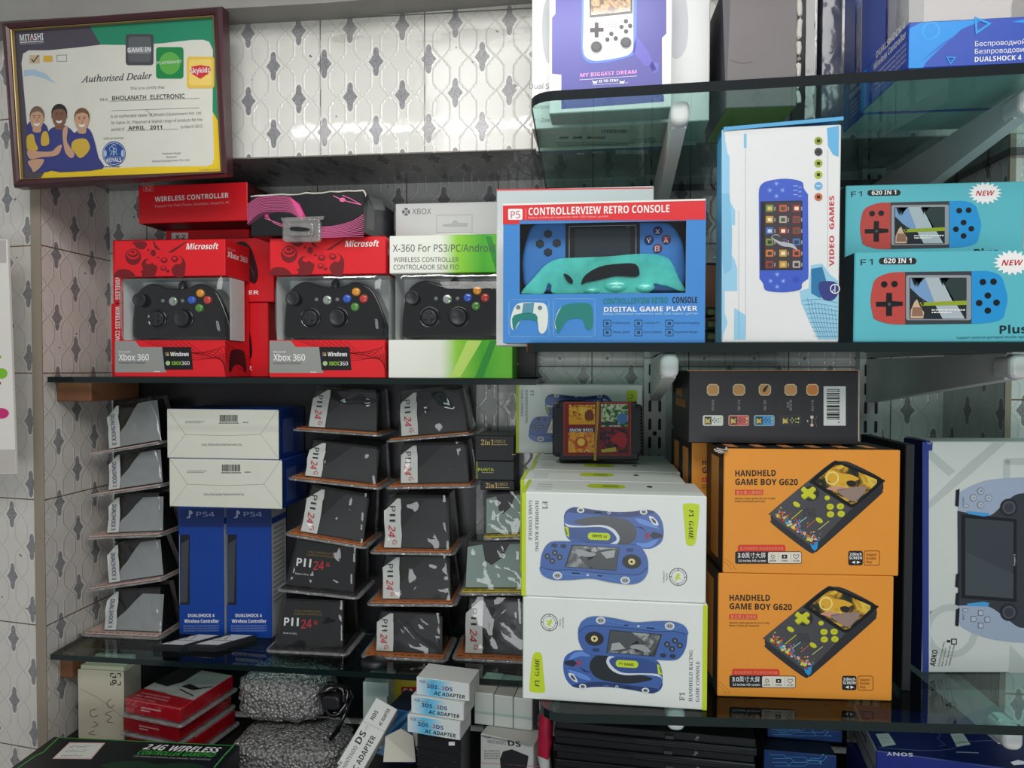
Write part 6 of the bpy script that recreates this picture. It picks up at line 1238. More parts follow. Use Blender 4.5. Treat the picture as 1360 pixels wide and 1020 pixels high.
# ------------------------------------------------------------------ lowest front shelf: white car console cartons
ZQ = ZR3 + .0004
LIM = M((190, 214, 30), .45, name='lime_ink'); FW = M((222, 229, 224), .45, name='cool_white_card')
CARB = M((60, 98, 166), .3, name='car_blue'); CARD = M((36, 58, 110), .3, name='car_blue_dark'); CARL = M((96, 140, 214), .3); SCR = SCREEN([(.3, (40, 44, 46)), (.5, (96, 102, 104)), (.62, (170, 176, 176)), (.75, (70, 76, 78))], 60)
TXT = M((110, 116, 116), .5)
Z1 = lambda *p: [(680 + x / 5.037, 600 + y / 5.037) for x, y in p]
RECT = (692.3, 654.5, 937.5, 793.5)
def car_art(f):
    f.poly([(692.5, 655), (698.5, 655), (698.5, 793), (692.5, 793)], LIM, 1)
    f.text('~b~F1', *Z1((206, 332), (206, 388)), 7.4, TXT, 2); f.text('~b~HANDHELD RACING', *Z1((157, 330), (157, 672)), 4.8, TXT, 2); f.text('~b~GAME CONSOLE', *Z1((112, 330), (112, 600)), 4.8, TXT, 2)
    f.poly(curve(Z1((1142, 350), (1150, 328), (1195, 322), (1240, 328), (1250, 350), (1240, 480), (1225, 580), (1195, 600), (1165, 582), (1155, 480)), 4, True), LIM, 1); f.text('~bi~F1  GAME', *Z1((1182, 362), (1182, 556)), 6.4, KINK, 2)
    x, y = Z1((1115, 806))[0]; f.ring(x, y, 10.6, 11.8, TXT, 1, 28); f.ring(x, y, 8.2, 8.8, TXT, 1, 28); f.poly(curve([(x - 4, y + 3), (x - 1, y - 4), (x + 3, y - 3), (x + 1, y), (x + 5, y + 3), (x, y + 2), (x - 2, y + 5)], 3, True), LIM, 2)
    for k in range(4): a = 1.5708 * k; f.line([(x + 8 * math.cos(a), y + 8 * math.sin(a)), (x + 11.6 * math.cos(a), y + 11.6 * math.sin(a))], 1.2, TXT, 2)
    f.text('ONETRA', *Z1((1036, 785), (1036, 835)), 2, TXT, 2); f.text('AUTHORIZED', *Z1((1016, 772), (1016, 846)), 2, TXT, 2)
    # the car seen from above
    f.poly(curve(Z1((352, 440), (366, 395), (400, 374), (470, 372), (560, 382), (700, 392), (820, 385), (890, 372), (955, 382), (1000, 430), (1018, 500), (1010, 570), (970, 610), (900, 630), (700, 612), (560, 610), (440, 606), (380, 580), (356, 520)), 4, True), CARB, 1)
    f.poly(curve(Z1((352, 440), (366, 400), (410, 404), (560, 412), (760, 424), (900, 405), (960, 384), (890, 372), (820, 385), (700, 392), (560, 382), (470, 371), (400, 373)), 4, True), CARD, 2)
    f.poly(curve(Z1((415, 466), (560, 425), (700, 428), (790, 450), (835, 500), (832, 560), (790, 600), (700, 610), (640, 560), (560, 500)), 4, True), M((40, 48, 54), .2), 2)
    f.poly(curve(Z1((352, 440), (368, 480), (470, 490), (600, 480), (680, 500), (724, 550), (720, 590), (690, 612), (660, 606), (704, 580), (700, 550), (660, 512), (600, 494), (470, 500), (372, 496)), 4, True), M((206, 216, 226), .3), 4)
    f.poly(curve(Z1((368, 498), (470, 500), (600, 494), (660, 512), (704, 552), (700, 584), (660, 606), (560, 604), (420, 580), (380, 560)), 4, True), M((48, 78, 140), .3), 3)
    f.rr(*Z1((514, 532))[0], *Z1((664, 580))[0], 4.4, LIM, 5); f.text('F1 GAME', *Z1((640, 548), (545, 544)), 3.4, KINK, 6, .02); f.poly(Z1((354, 498), (382, 502), (390, 566), (372, 560)), LIM, 5); f.line(Z1((362, 510), (376, 550)), .9, KINK, 6)
    f.poly(curve(Z1((920, 412), (950, 420), (978, 450), (980, 472), (950, 466), (930, 440)), 3, True), M((224, 228, 228), .3), 4); f.poly(curve(Z1((936, 424), (962, 440), (966, 462), (944, 448)), 3, True), M((70, 76, 86), .3), 5)
    f.poly(Z1((925, 540), (950, 516), (1008, 530), (1010, 548), (950, 562)), M((36, 40, 60), .3), 4); f.poly(Z1((900, 530), (920, 520), (922, 560), (900, 560)), M((170, 52, 60), .4), 5)
    f.poly(curve(Z1((830, 430), (900, 440), (990, 490), (940, 486), (860, 462)), 3, True), CARL, 3); f.poly(curve(Z1((840, 590), (900, 590), (980, 560), (950, 606), (900, 622), (850, 616)), 3, True), CARL, 3)
    for k in range(3): f.line(Z1((835 + k * 20, 486 + k * 3), (880 + k * 10, 490 + k * 12)), .7, M((24, 36, 80), .3), 4)
    WH = M((216, 222, 222), .3)
    for cx, cy in ((465, 386), (885, 386)): x, y = Z1((cx, cy))[0]; f.ell(x, y, 5, 3.6, WH, 5, 16); f.ell(x, y, 3, 2, M((90, 96, 100), .3), 6, 12)
    f.line(Z1((560, 396), (605, 398)), 1, KINK, 5); f.ring(*Z1((655, 398))[0], 1.2, 2, WH, 5, 12); f.line(Z1((710, 402), (745, 402)), .7, CARL, 5)
    # the console lying below it
    f.poly(curve(Z1((194, 740), (205, 680), (235, 625), (280, 600), (390, 596), (560, 600), (720, 604), (840, 606), (880, 630), (915, 700), (912, 790), (870, 845), (790, 866), (660, 856), (540, 838), (400, 852), (290, 856), (220, 835), (194, 800)), 4, True), CARB, 7)
    f.poly(curve(Z1((194, 775), (280, 792), (400, 785), (560, 796), (700, 802), (850, 800), (912, 760), (912, 790), (870, 845), (790, 866), (660, 856), (540, 838), (400, 852), (290, 856), (220, 835), (194, 805)), 4, True), M((68, 108, 174), .28), 8)
    f.line(curve(Z1((196, 775), (280, 792), (400, 785), (560, 796), (700, 802), (850, 800), (912, 752)), 4), .8, CARD, 9); f.line(curve(Z1((220, 838), (300, 800), (420, 820), (560, 815), (700, 838), (800, 835)), 4), .6, CARL, 9)
    f.poly(Z1((405, 616), (728, 625), (705, 780), (358, 768)), M((44, 50, 56), .3), 8); f.poly(Z1((418, 622), (722, 630), (700, 774), (368, 764)), SCR, 9); f.poly(Z1((450, 700), (620, 640), (722, 632), (700, 774), (560, 770)), M((70, 76, 80), .3), 10); f.poly(Z1((490, 650), (530, 640), (560, 690), (520, 720)), M((40, 44, 48), .3), 10); f.poly(Z1((600, 660), (700, 640), (690, 690), (640, 700)), M((160, 166, 166), .3), 11)
    f.poly(curve(Z1((430, 650), (470, 645), (520, 660), (570, 668), (545, 690), (480, 690)), 3, True), M((150, 156, 156), .3), 11)
    x, y = Z1((808, 715))[0]; f.ell(x, y, 12.6, 9.4, M((30, 34, 40), .3), 9); f.ell(x, y, 4.6, 4.2, M((220, 206, 140), .3), 10); f.poly([(x - 2.4, y + .4), (x, y - 2), (x + 2, y + .6), (x, y + 2)], KINK, 11); f.rr(*Z1((772, 628))[0], *Z1((820, 650))[0], 2, CARD, 9)
    for cx, cy in ((242, 700), (292, 674), (325, 703), (274, 730)): x, y = Z1((cx, cy))[0]; f.ell(x, y, 4, 3.8, M((46, 52, 64), .3), 9, 14); f.ell(x, y, 1.5, 1.5, M((130, 140, 150), .3), 10, 8)
    for cx, cy in ((288, 626), (350, 628)): x, y = Z1((cx, cy))[0]; f.ell(x, y, 4, 2.8, M((36, 46, 70), .3), 9, 14)
    for cx, cy in ((310, 826), (766, 840)): x, y = Z1((cx, cy))[0]; f.ell(x, y, 6.4, 5, WH, 10, 16); f.ell(x, y, 4.6, 3.4, M((150, 156, 160), .3), 11, 14); f.ell(x - 1.6, y, .9, .9, KINK, 12, 8); f.ell(x + 1.6, y, .9, .9, KINK, 12, 8)
    f.line(Z1((408, 804), (460, 806)), 1.4, KINK, 10); f.ring(*Z1((515, 814))[0], .6, 1.6, WH, 10, 12); f.line(Z1((580, 816), (612, 818)), 1.3, KINK, 10)
def car_box(bl, br, tl, label, flip, zfix=None, dy=.0905):
    kw = dict(zfix=zfix)
    if zfix is None: c = Carton(bl, br, tl, None, depth=dy, front=FW, side=FW, z=ZQ)
    else: c = Carton(bl, br, tl, car_box.Y[0], car_box.Y[1], depth=dy, front=FW, side=FW, zfix=zfix)
    car_art(RefFr(c.f, c.w, c.h, RECT, flip))
    l = c.right if flip else c.left; l.mb = c.mb
    e = (lambda a, b, L=1: l.w(a, b, L))
    c.mb.poly([e(dy - .004, .001), e(dy, .001), e(dy, c.h - .001), e(dy - .004, c.h - .001)] if not flip else [e(0, .001), e(.004, .001), e(.004, c.h - .001), e(0, c.h - .001)], LIM)
    t = c.topf; t.mb = c.mb; tw = lambda a, b, L=1: t.w(a * c.w, b * dy, L)
    c.mb.ngon([tw(.36 + .22 * x, .42 + .34 * y) for x, y in curve([(0, .5), (.1, .1), (.5, 0), (.9, .1), (1, .5), (.9, .9), (.5, 1), (.1, .9)], 3, True)], LIM); c.mb.poly([tw(0, .0), tw(.024, .0), tw(.024, 1), tw(0, 1)], LIM)
    c.mb.poly([tw(.45, .5, 2), tw(.54, .5, 2), tw(.54, .66, 2), tw(.45, .66, 2)], M((150, 170, 30), .45))
    for k in range(3): c.mb.poly([tw(.07, .2 + .2 * k), tw(.16, .2 + .2 * k), tw(.16, .26 + .2 * k), tw(.07, .26 + .2 * k)], M((190, 194, 192), .5))
    c.mb.ngon([tw(.72 + .018 * math.cos(k * .5236), .62 + .07 * math.sin(k * .5236), 1) for k in range(12)], M((40, 40, 40), .5))
    o = c.build('console_carton', label, 'carton', 'white car console cartons'); return c, o
cL, oL = car_box((694, 928), (938.7, 944), (693.5, 792), 'lowest front white car console carton, its lime edge facing the orange cartons', True)
YL_ = cL.A.y; car_box.Y = (YL_ + .001, (cL.A + cL.f.u * cL.w).y + .003)
cU, oU = car_box((692.3, 790.6), (937.5, 796), (692.3, 653.2), 'upper front white car console carton with its lime edge by the clear packs', False, cL.A.z + cL.h + .0003)
dpt = Y3; 
def row(o, k, dx, dz, label): return copy_tree(o, o.location + dpt * (.0925 * k) + Vector((dx, 0, dz)), 0, label)
r1 = row(oL, 1, -.006, 0, 'white car console carton in the lower row, behind the lowest front one'); r1b = row(oU, 1, -.010, 0, 'white car console carton in the second upper row, its lime edge peeking out')
r2 = row(oL, 2, -.004, 0, 'white car console carton at the very back of the lower row'); r2b = row(oU, 2, -.004, .0, 'white car console carton at the back of the upper row, under the game cartridges')
r3 = row(oL, 3, -.006, 0, 'white car console carton at the rear end of the lower row'); r3b = row(oU, 3, -.006, 0, 'white car console carton at the rear end of the upper row, carrying the upright one')
zt_ = cU.A.z + cU.h
fb = P(685, 607, 1.175)
s0 = copy_tree(oU, Vector((fb.x + cU.w / 2, 1.175 + .049, zt_ + .0006)), 0, 'white car console carton standing upright behind the banded game cartridges')
s0.scale.z = .953
# banded game cartridges leaning on it
Zg = lambda *p: [(680 + x / 3.92, 380 + y / 3.92) for x, y in p]
YG = 1.055
A = P(734, 611, YG); A.z = zt_ + .0032; f = Fr(MB(), A, X3, Z3 + Vector((0, .16, 0))); m2 = mframe(f.O, f.u, f.v)
gr = empty('game_cartridge', A + Vector((.075, .03, 0)), 'black multi-game cartridge stack held by a tan rubber band', 'game cartridge')
def gp(mb, pts, d0, d1, mat, bev=0): mb.prism([f.loc(*p) for p in pts][::-1], d0, d1, mat, m2, bev, 2)
GBK = M((26, 30, 36), .35, .5)
mb = MB(); gp(mb, rrpts(733.6, 536, 853.5, 606, 5), -.042, -.004, GBK, .003); gp(mb, [Zg((242, 600))[0], Zg((650, 600))[0], Zg((660, 905))[0], Zg((246, 908))[0]], -.046, 0, GBK, .002); gp(mb, rrpts(735.5, 541, 851, 602, 4), -.003, .0006, M((34, 38, 46), .3), .001)
for k in range(12):
    for x0, x1 in ((735, 739.5), (848, 852)): gp(mb, [(x0, 546 + k * 4.4), (x1, 546 + k * 4.4), (x1, 548 + k * 4.4), (x0, 548 + k * 4.4)], .0002, .0016, GBK)
mb.build('shell', gr)
mb = MB(); g = Fr(mb, f.O + f.n * .0012, f.u, f.v)
g.rr(*Zg((270, 605))[0], *Zg((618, 880))[0], 2, M((130, 34, 32), .3), 0); g.outline([Zg(q)[0] for q in ((270, 605), (618, 605), (618, 880), (270, 880))], .6, M((210, 80, 60), .3), 1)
ART = [SCREEN([(.3, (130, 40, 24)), (.45, (214, 150, 40)), (.6, (236, 200, 80)), (.7, (70, 50, 40))], 120), SCREEN([(.3, (20, 60, 46)), (.45, (60, 130, 70)), (.58, (226, 224, 190)), (.7, (40, 90, 170))], 120), SCREEN([(.35, (240, 190, 60)), (.5, (236, 170, 60)), (.6, (200, 60, 40)), (.72, (250, 226, 160))], 120), SCREEN([(.3, (30, 26, 34)), (.5, (60, 50, 64)), (.62, (170, 40, 50)), (.75, (40, 30, 40))], 120)]
for (x0, y0, x1, y1), a in zip(((296, 618, 432, 720), (464, 614, 604, 732), (294, 740, 428, 866), (458, 742, 604, 868)), ART): g.rect(*Zg((x0, y0))[0], *Zg((x1, y1))[0], a, 1)
g.poly(curve(Zg((380, 660), (410, 640), (426, 670), (420, 700), (385, 700)), 3, True), M((120, 60, 40), .3), 2); g.poly(Zg((296, 690), (432, 700), (432, 720), (296, 718)), M((220, 160, 40), .3), 2); g.ell(*Zg((575, 690))[0], 7, 7.5, M((70, 120, 180), .3), 2); g.rect(*Zg((464, 706))[0], *Zg((552, 724))[0], M((40, 70, 60), .3), 3)
g.rect(*Zg((294, 738))[0], *Zg((428, 760))[0], M((40, 50, 90), .3), 2); g.text('SNOW BROS', *Zg((300, 758), (422, 757)), 4.2, WINK, 3, .02); g.ell(*Zg((360, 815))[0], 9, 8, M((206, 80, 40), .3), 2); g.ell(*Zg((360, 812))[0], 5, 5, M((246, 210, 90), .3), 3)
g.poly(curve(Zg((510, 800), (560, 760), (596, 780), (590, 840), (550, 830), (540, 815)), 3, True), M((180, 40, 50), .3), 2); g.poly(Zg((464, 850), (540, 838), (545, 862), (466, 866)), M((190, 180, 60), .3), 3); g.text('RAMBO III', *Zg((310, 630), (420, 628)), 2.6, M((150, 30, 20), .4), 3)
mb.build('label', gr)
mb = MB(); BND = M((188, 164, 84), .5)
pf = [Zg(q)[0] for q in ((448, 604), (444, 700), (436, 800), (432, 908))]
for off in (-.8, 1.0): mb.tube([f.px(x + off, y, 0) + f.n * (.0022) for x, y in pf], .0011, BND, 6)
mb.tube([f.px(*pf[0], 0) + f.n * .0022, f.px(*pf[0], 0) + f.v * .0025 - f.n * .001, f.px(*pf[0], 0) + f.v * .0025 - f.n * .04], .0011, BND, 6)
mb.build('rubber_band', gr)
# ------------------------------------------------------------------ orange handheld cartons
ORG = M((230, 150, 50), .55, var=.05, name='orange_card'); ONG = M((214, 60, 40), .5)
Zo = lambda *p: [(940 + x / 5.037, 580 + y / 5.037) for x, y in p]
def orange_art(c):
    f = c.f
    f.text('HANDHELD', *Zo((184, 253), (455, 251)), 8.2, KINK, 3, .03); f.text('GAME BOY G620', *Zo((184, 310), (602, 312)), 8.2, KINK, 3, .03)
    f.rect(*Zo((182, 344))[0], *Zo((370, 378))[0], ONG, 2); f.text('复古掌上游戏机', *Zo((190, 372), (364, 372)), 4, M((240, 170, 120), .5), 3)
    f.text('Massive classic games for you to play', *Zo((182, 407), (452, 406)), 2.4, KINK, 3); f.text('Relive childhood memories', *Zo((182, 426), (382, 426)), 2.4, KINK, 3)
    BDY = M((70, 72, 76), .35); BD2 = M((40, 42, 46), .35)
    f.poly(curve(Zo((420, 510), (425, 490), (690, 270), (830, 160), (880, 152), (960, 165), (1150, 260), (1172, 300), (1170, 350), (1130, 400), (760, 730), (720, 758), (670, 755), (440, 580), (424, 545)), 4, True), BD2, 2)
    f.poly(curve(Zo((424, 500), (440, 478), (690, 272), (840, 162), (890, 160), (1150, 268), (1170, 300), (1000, 440), (950, 480), (735, 700), (700, 720), (660, 700), (440, 530)), 4, True), BDY, 3)
    f.poly(curve(Zo((690, 280), (830, 165), (880, 158), (1150, 265), (1166, 300), (1000, 440), (960, 460), (930, 448), (710, 312)), 4, True), M((22, 26, 28), .2), 4)
    f.poly(Zo((715, 285), (850, 180), (890, 176), (1130, 275), (1130, 300), (990, 430), (960, 440)), SCREEN([(.3, (30, 40, 36)), (.42, (60, 60, 40)), (.52, (200, 150, 40)), (.6, (230, 200, 80)), (.7, (110, 70, 50))], 46), 5)
    f.poly(curve(Zo((780, 260), (830, 210), (880, 230), (950, 240), (1010, 270), (960, 290), (890, 300), (860, 310)), 4, True), M((220, 170, 50), .3), 6); f.poly(curve(Zo((925, 290), (960, 280), (990, 295), (980, 320), (940, 318)), 3, True), M((40, 34, 34), .3), 7)
    f.poly(curve(Zo((860, 345), (940, 330), (1030, 320), (1060, 335), (1010, 400), (970, 420), (910, 390)), 3, True), M((150, 130, 120), .3), 7); f.poly(curve(Zo((790, 335), (850, 320), (930, 330), (860, 350)), 3, True), M((206, 150, 130), .3), 7); f.ring(*Zo((830, 265))[0], 7, 9, M((240, 220, 130), .3), 7)
    YL2 = M((204, 206, 40), .35); YD = M((146, 150, 24), .35)
    def cross(dx, dy, m, L):
        f.poly([(x + dx, y + dy) for x, y in curve(Zo((622, 345), (640, 322), (668, 340), (700, 322), (722, 340), (700, 362), (722, 385), (700, 402), (672, 385), (645, 402), (622, 380), (642, 362)), 3, True)], m, L)
    f.ell(*Zo((690, 368))[0], 11, 10, BD2, 4); cross(.3, 1.6, YD, 5); cross(0, 0, YL2, 6)
    for cx, cy, r in ((797, 396, 3.6), (817, 455, 4.9), (885, 453, 4.9), (819, 506, 4.9), (890, 503, 4.9)): x, y = Zo((cx, cy))[0]; f.ell(x, y + .9, r, r * .8, YD, 5, 16); f.ell(x, y, r, r * .8, YL2, 6, 16)
    for (cx, cy) in ((817, 455), (885, 453), (819, 506), (890, 503)): x, y = Zo((cx, cy))[0]; f.line([(x - 1.5, y + .8), (x + 1.5, y - .8)], .7, YD, 7)
    for cx, cy in ((592, 440), (744, 546)): x, y = Zo((cx, cy))[0]; f.ell(x, y + .8, 5.2, 2.9, YD, 5, 16, 30); f.ell(x, y, 5.2, 2.9, YL2, 6, 16, 30)
    for i in range(5):
        for k in range(6): x, y = Zo((640 + k * 14 + i * 3 - 6, 470 + i * 13 - k * 1 + abs(k - 2) * 2))[0]; f.line([(x, y), (x + 1.5, y + .8)], .9, BD2, 5)
    rnd = random.Random(11); cols = [(206, 206, 50), (206, 90, 70), (140, 110, 160), (210, 200, 190), (70, 170, 210), (190, 60, 60), (226, 214, 70), (60, 110, 150)]
    for k in range(120):
        t = rnd.random(); o_ = abs(rnd.gauss(0, .14)); x0 = 440 + (700 - 440) * t; y0 = 505 + (705 - 505) * t; x0 += 190 * o_; y0 -= 165 * o_
        x, y = Zo((x0, y0))[0]; r = rnd.uniform(.5, 2.6) * (1.2 - min(1, o_ * 2)); f.ell(x, y, max(.4, r), max(.35, r * .8), M(rnd.choice(cols), .35), 5 + k % 4, 8)
    for a, b, m in (((555, 540), (630, 476), (206, 206, 60)), ((600, 570), (660, 524), (150, 200, 200)), ((660, 590), (712, 548), (206, 100, 80)), ((735, 610), (808, 552), (190, 196, 120))): f.line(Zo(a, b), 1.1, M(m, .35), 9)
    f.poly(Zo((680, 700), (735, 690), (730, 735), (712, 752), (690, 730)), M((40, 150, 214), .35), 8)
    f.rr(*Zo((201, 712))[0], *Zo((520, 770))[0], 3, ONG, 2); f.text('复古经典掌机 怀旧游戏无限乐趣', *Zo((215, 745), (505, 745)), 3.4, M((244, 150, 110), .5), 3)
    f.rr(*Zo((183, 756))[0], *Zo((628, 838))[0], 2.4, KINK, 3); f.rr(*Zo((402, 760))[0], *Zo((624, 834))[0], 2, M((226, 222, 206), .5), 4); f.text('3.0英寸大屏', *Zo((200, 797), (386, 797)), 6, WINK, 4, .03); f.text('3.0 inches HD screen', *Zo((203, 825), (388, 825)), 3, WINK, 4, .01)
    for k, x0 in enumerate((434, 512, 590)):
        x, y = Zo((x0, 790))[0]
        if k == 0:
            f.ring(x, y, 1.6, 2.2, KINK, 5, 12)
            for j in range(8): a = .7854 * j; f.line([(x + 2.6 * math.cos(a), y + 2.6 * math.sin(a)), (x + 4 * math.cos(a), y + 4 * math.sin(a))], .5, KINK, 5)
        elif k == 1: f.rr(x - 3.6, y - 2.6, x + 3.6, y + 2.6, .6, KINK, 5); f.poly([(x - 1, y - 1.4), (x + 1.6, y), (x - 1, y + 1.4)], WINK, 6)
        else: f.line(curve([(x, y + 3), (x - 3.6, y - .6), (x - 2.6, y - 3), (x, y - 1.6), (x + 2.6, y - 3), (x + 3.6, y - .6), (x, y + 3)], 3), .6, KINK, 5)
        f.text(('高清护眼', '支持电视', '双人游戏')[k], *Zo((x0 - 22, 824), (x0 + 22, 824)), 2.2, KINK, 5)
    for x0 in (473, 554): f.line(Zo((x0, 768), (x0, 826)), .4, GREY, 5)
    f.rr(*Zo((940, 752))[0], *Zo((1036, 848))[0], 2.6, KINK, 3); f.text('3.0inch', *Zo((948, 783), (1028, 783)), 3.8, WINK, 4, .02); f.text('SCREEN', *Zo((946, 808), (1030, 808)), 3.8, WINK, 4, .04)
    f.poly(Zo((960, 828), (984, 818), (984, 838)), WINK, 4); f.poly(Zo((1020, 828), (996, 818), (996, 838)), WINK, 4)
    f.outline([(x, y) for x, y in rrpts(*Zo((1046, 752))[0], *Zo((1148, 848))[0], 2.6)], .7, M((120, 60, 30), .5), 3)
    for k, t in enumerate(('Support', 'Double', 'Play')): f.text(t, *Zo((1060, 784 + k * 25), (1060 + (70, 64, 38)[k], 784 + k * 25)), 3.2, M((110, 56, 30), .5), 4)
    f.line(curve(Zo((104, 800), (150, 830), (190, 880)), 3), .5, M((190, 118, 34), .5), 2); f.line(curve(Zo((104, 820), (140, 850), (160, 880)), 3), .5, M((190, 118, 34), .5), 2)
def orange_side(c):
    s = c.left; s.mb = c.mb; d = c.d
    c.mb.poly([s.w(d * .30, .012, 1), s.w(d * .74, .012, 1), s.w(d * .74, c.h - .014, 1), s.w(d * .30, c.h - .014, 1)], M((206, 140, 70), .5))
    t = c.topf; t.mb = c.mb
    for k in range(6): a0 = .05 + k * .16; c.mb.poly([t.w(c.w * a0, d * .2, 1), t.w(c.w * (a0 + .06), d * .2, 1), t.w(c.w * (a0 + .055), d * .55, 1), t.w(c.w * (a0 - .005), d * .55, 1)], M((220, 150, 90), .5))
ODP = .088
cl = Carton((953, 925.4), (1185, 932), (953, 759.3), None, depth=ODP, front=ORG, side=BLACK, z=ZQ)
Yl0, Yr0 = cl.A.y, (cl.A + cl.f.u * cl.w).y; zl = cl.A.z + cl.h
cu = Carton((960, 757.5), (1193.5, 764), (958.3, 593.5), Yl0 + .001, Yr0 + .001, depth=ODP, front=ORG, side=BLACK, zfix=zl + .0004); orange_art(cu); orange_side(cu)
oU2 = cu.build('handheld_carton', 'upper front orange handheld carton with frayed top corner', 'carton', 'orange handheld cartons')
dd = Y3
oL2 = copy_tree(oU2, oU2.location + Vector((cl.base.x - cu.base.x, 0, 0)), 0, 'lower front orange handheld carton standing on the glass shelf'); oL2.location.z = ZQ
zoff = zl + .0004 - cu.h - ZQ
oU2.location.z = ZQ + cu.h + .0004
mb = MB(); rnd = random.Random(21); q0 = cu.A + cu.f.v * (cu.h + .0) ; q0.z += (ZQ + cu.h + .0004) - (zl + .0004)
for k in range(4):
    pts = [q0 + Vector((rnd.uniform(-.012, .004), -.003 - .001 * k, rnd.uniform(-.003, .004))) for _ in range(4)]; mb.tube(pts, .0009, M((200, 194, 180), .8), 5)
mb.tube([q0 + Vector((-.012, .0, .001)), q0 + Vector((-.004, -.003, -.003)), q0 + Vector((.001, -.004, -.001)), q0 + Vector((.002, -.003, .004))], .0013, M((206, 200, 186), .8), 6); mb.build('frayed_corner', oU2)
names = ['second orange handheld carton in the upper row, its corner showing beside the white cartons', 'third handheld carton of the upper row, edge-on behind the second', 'second orange handheld carton of the lower row, hidden behind the front one', 'third handheld carton of the lower row by the slotted upright']
for k, (o_, kk, dx) in enumerate(((oU2, 1, -.024), (oU2, 2, -.024), (oL2, 1, -.018), (oL2, 2, -.018))):
    c2 = copy_tree(o_, o_.location + dd * (.091 * kk) + Vector((dx, 0, 0)), 0, names[k])
    for ch in list(c2.children): bpy.data.objects.remove(ch)
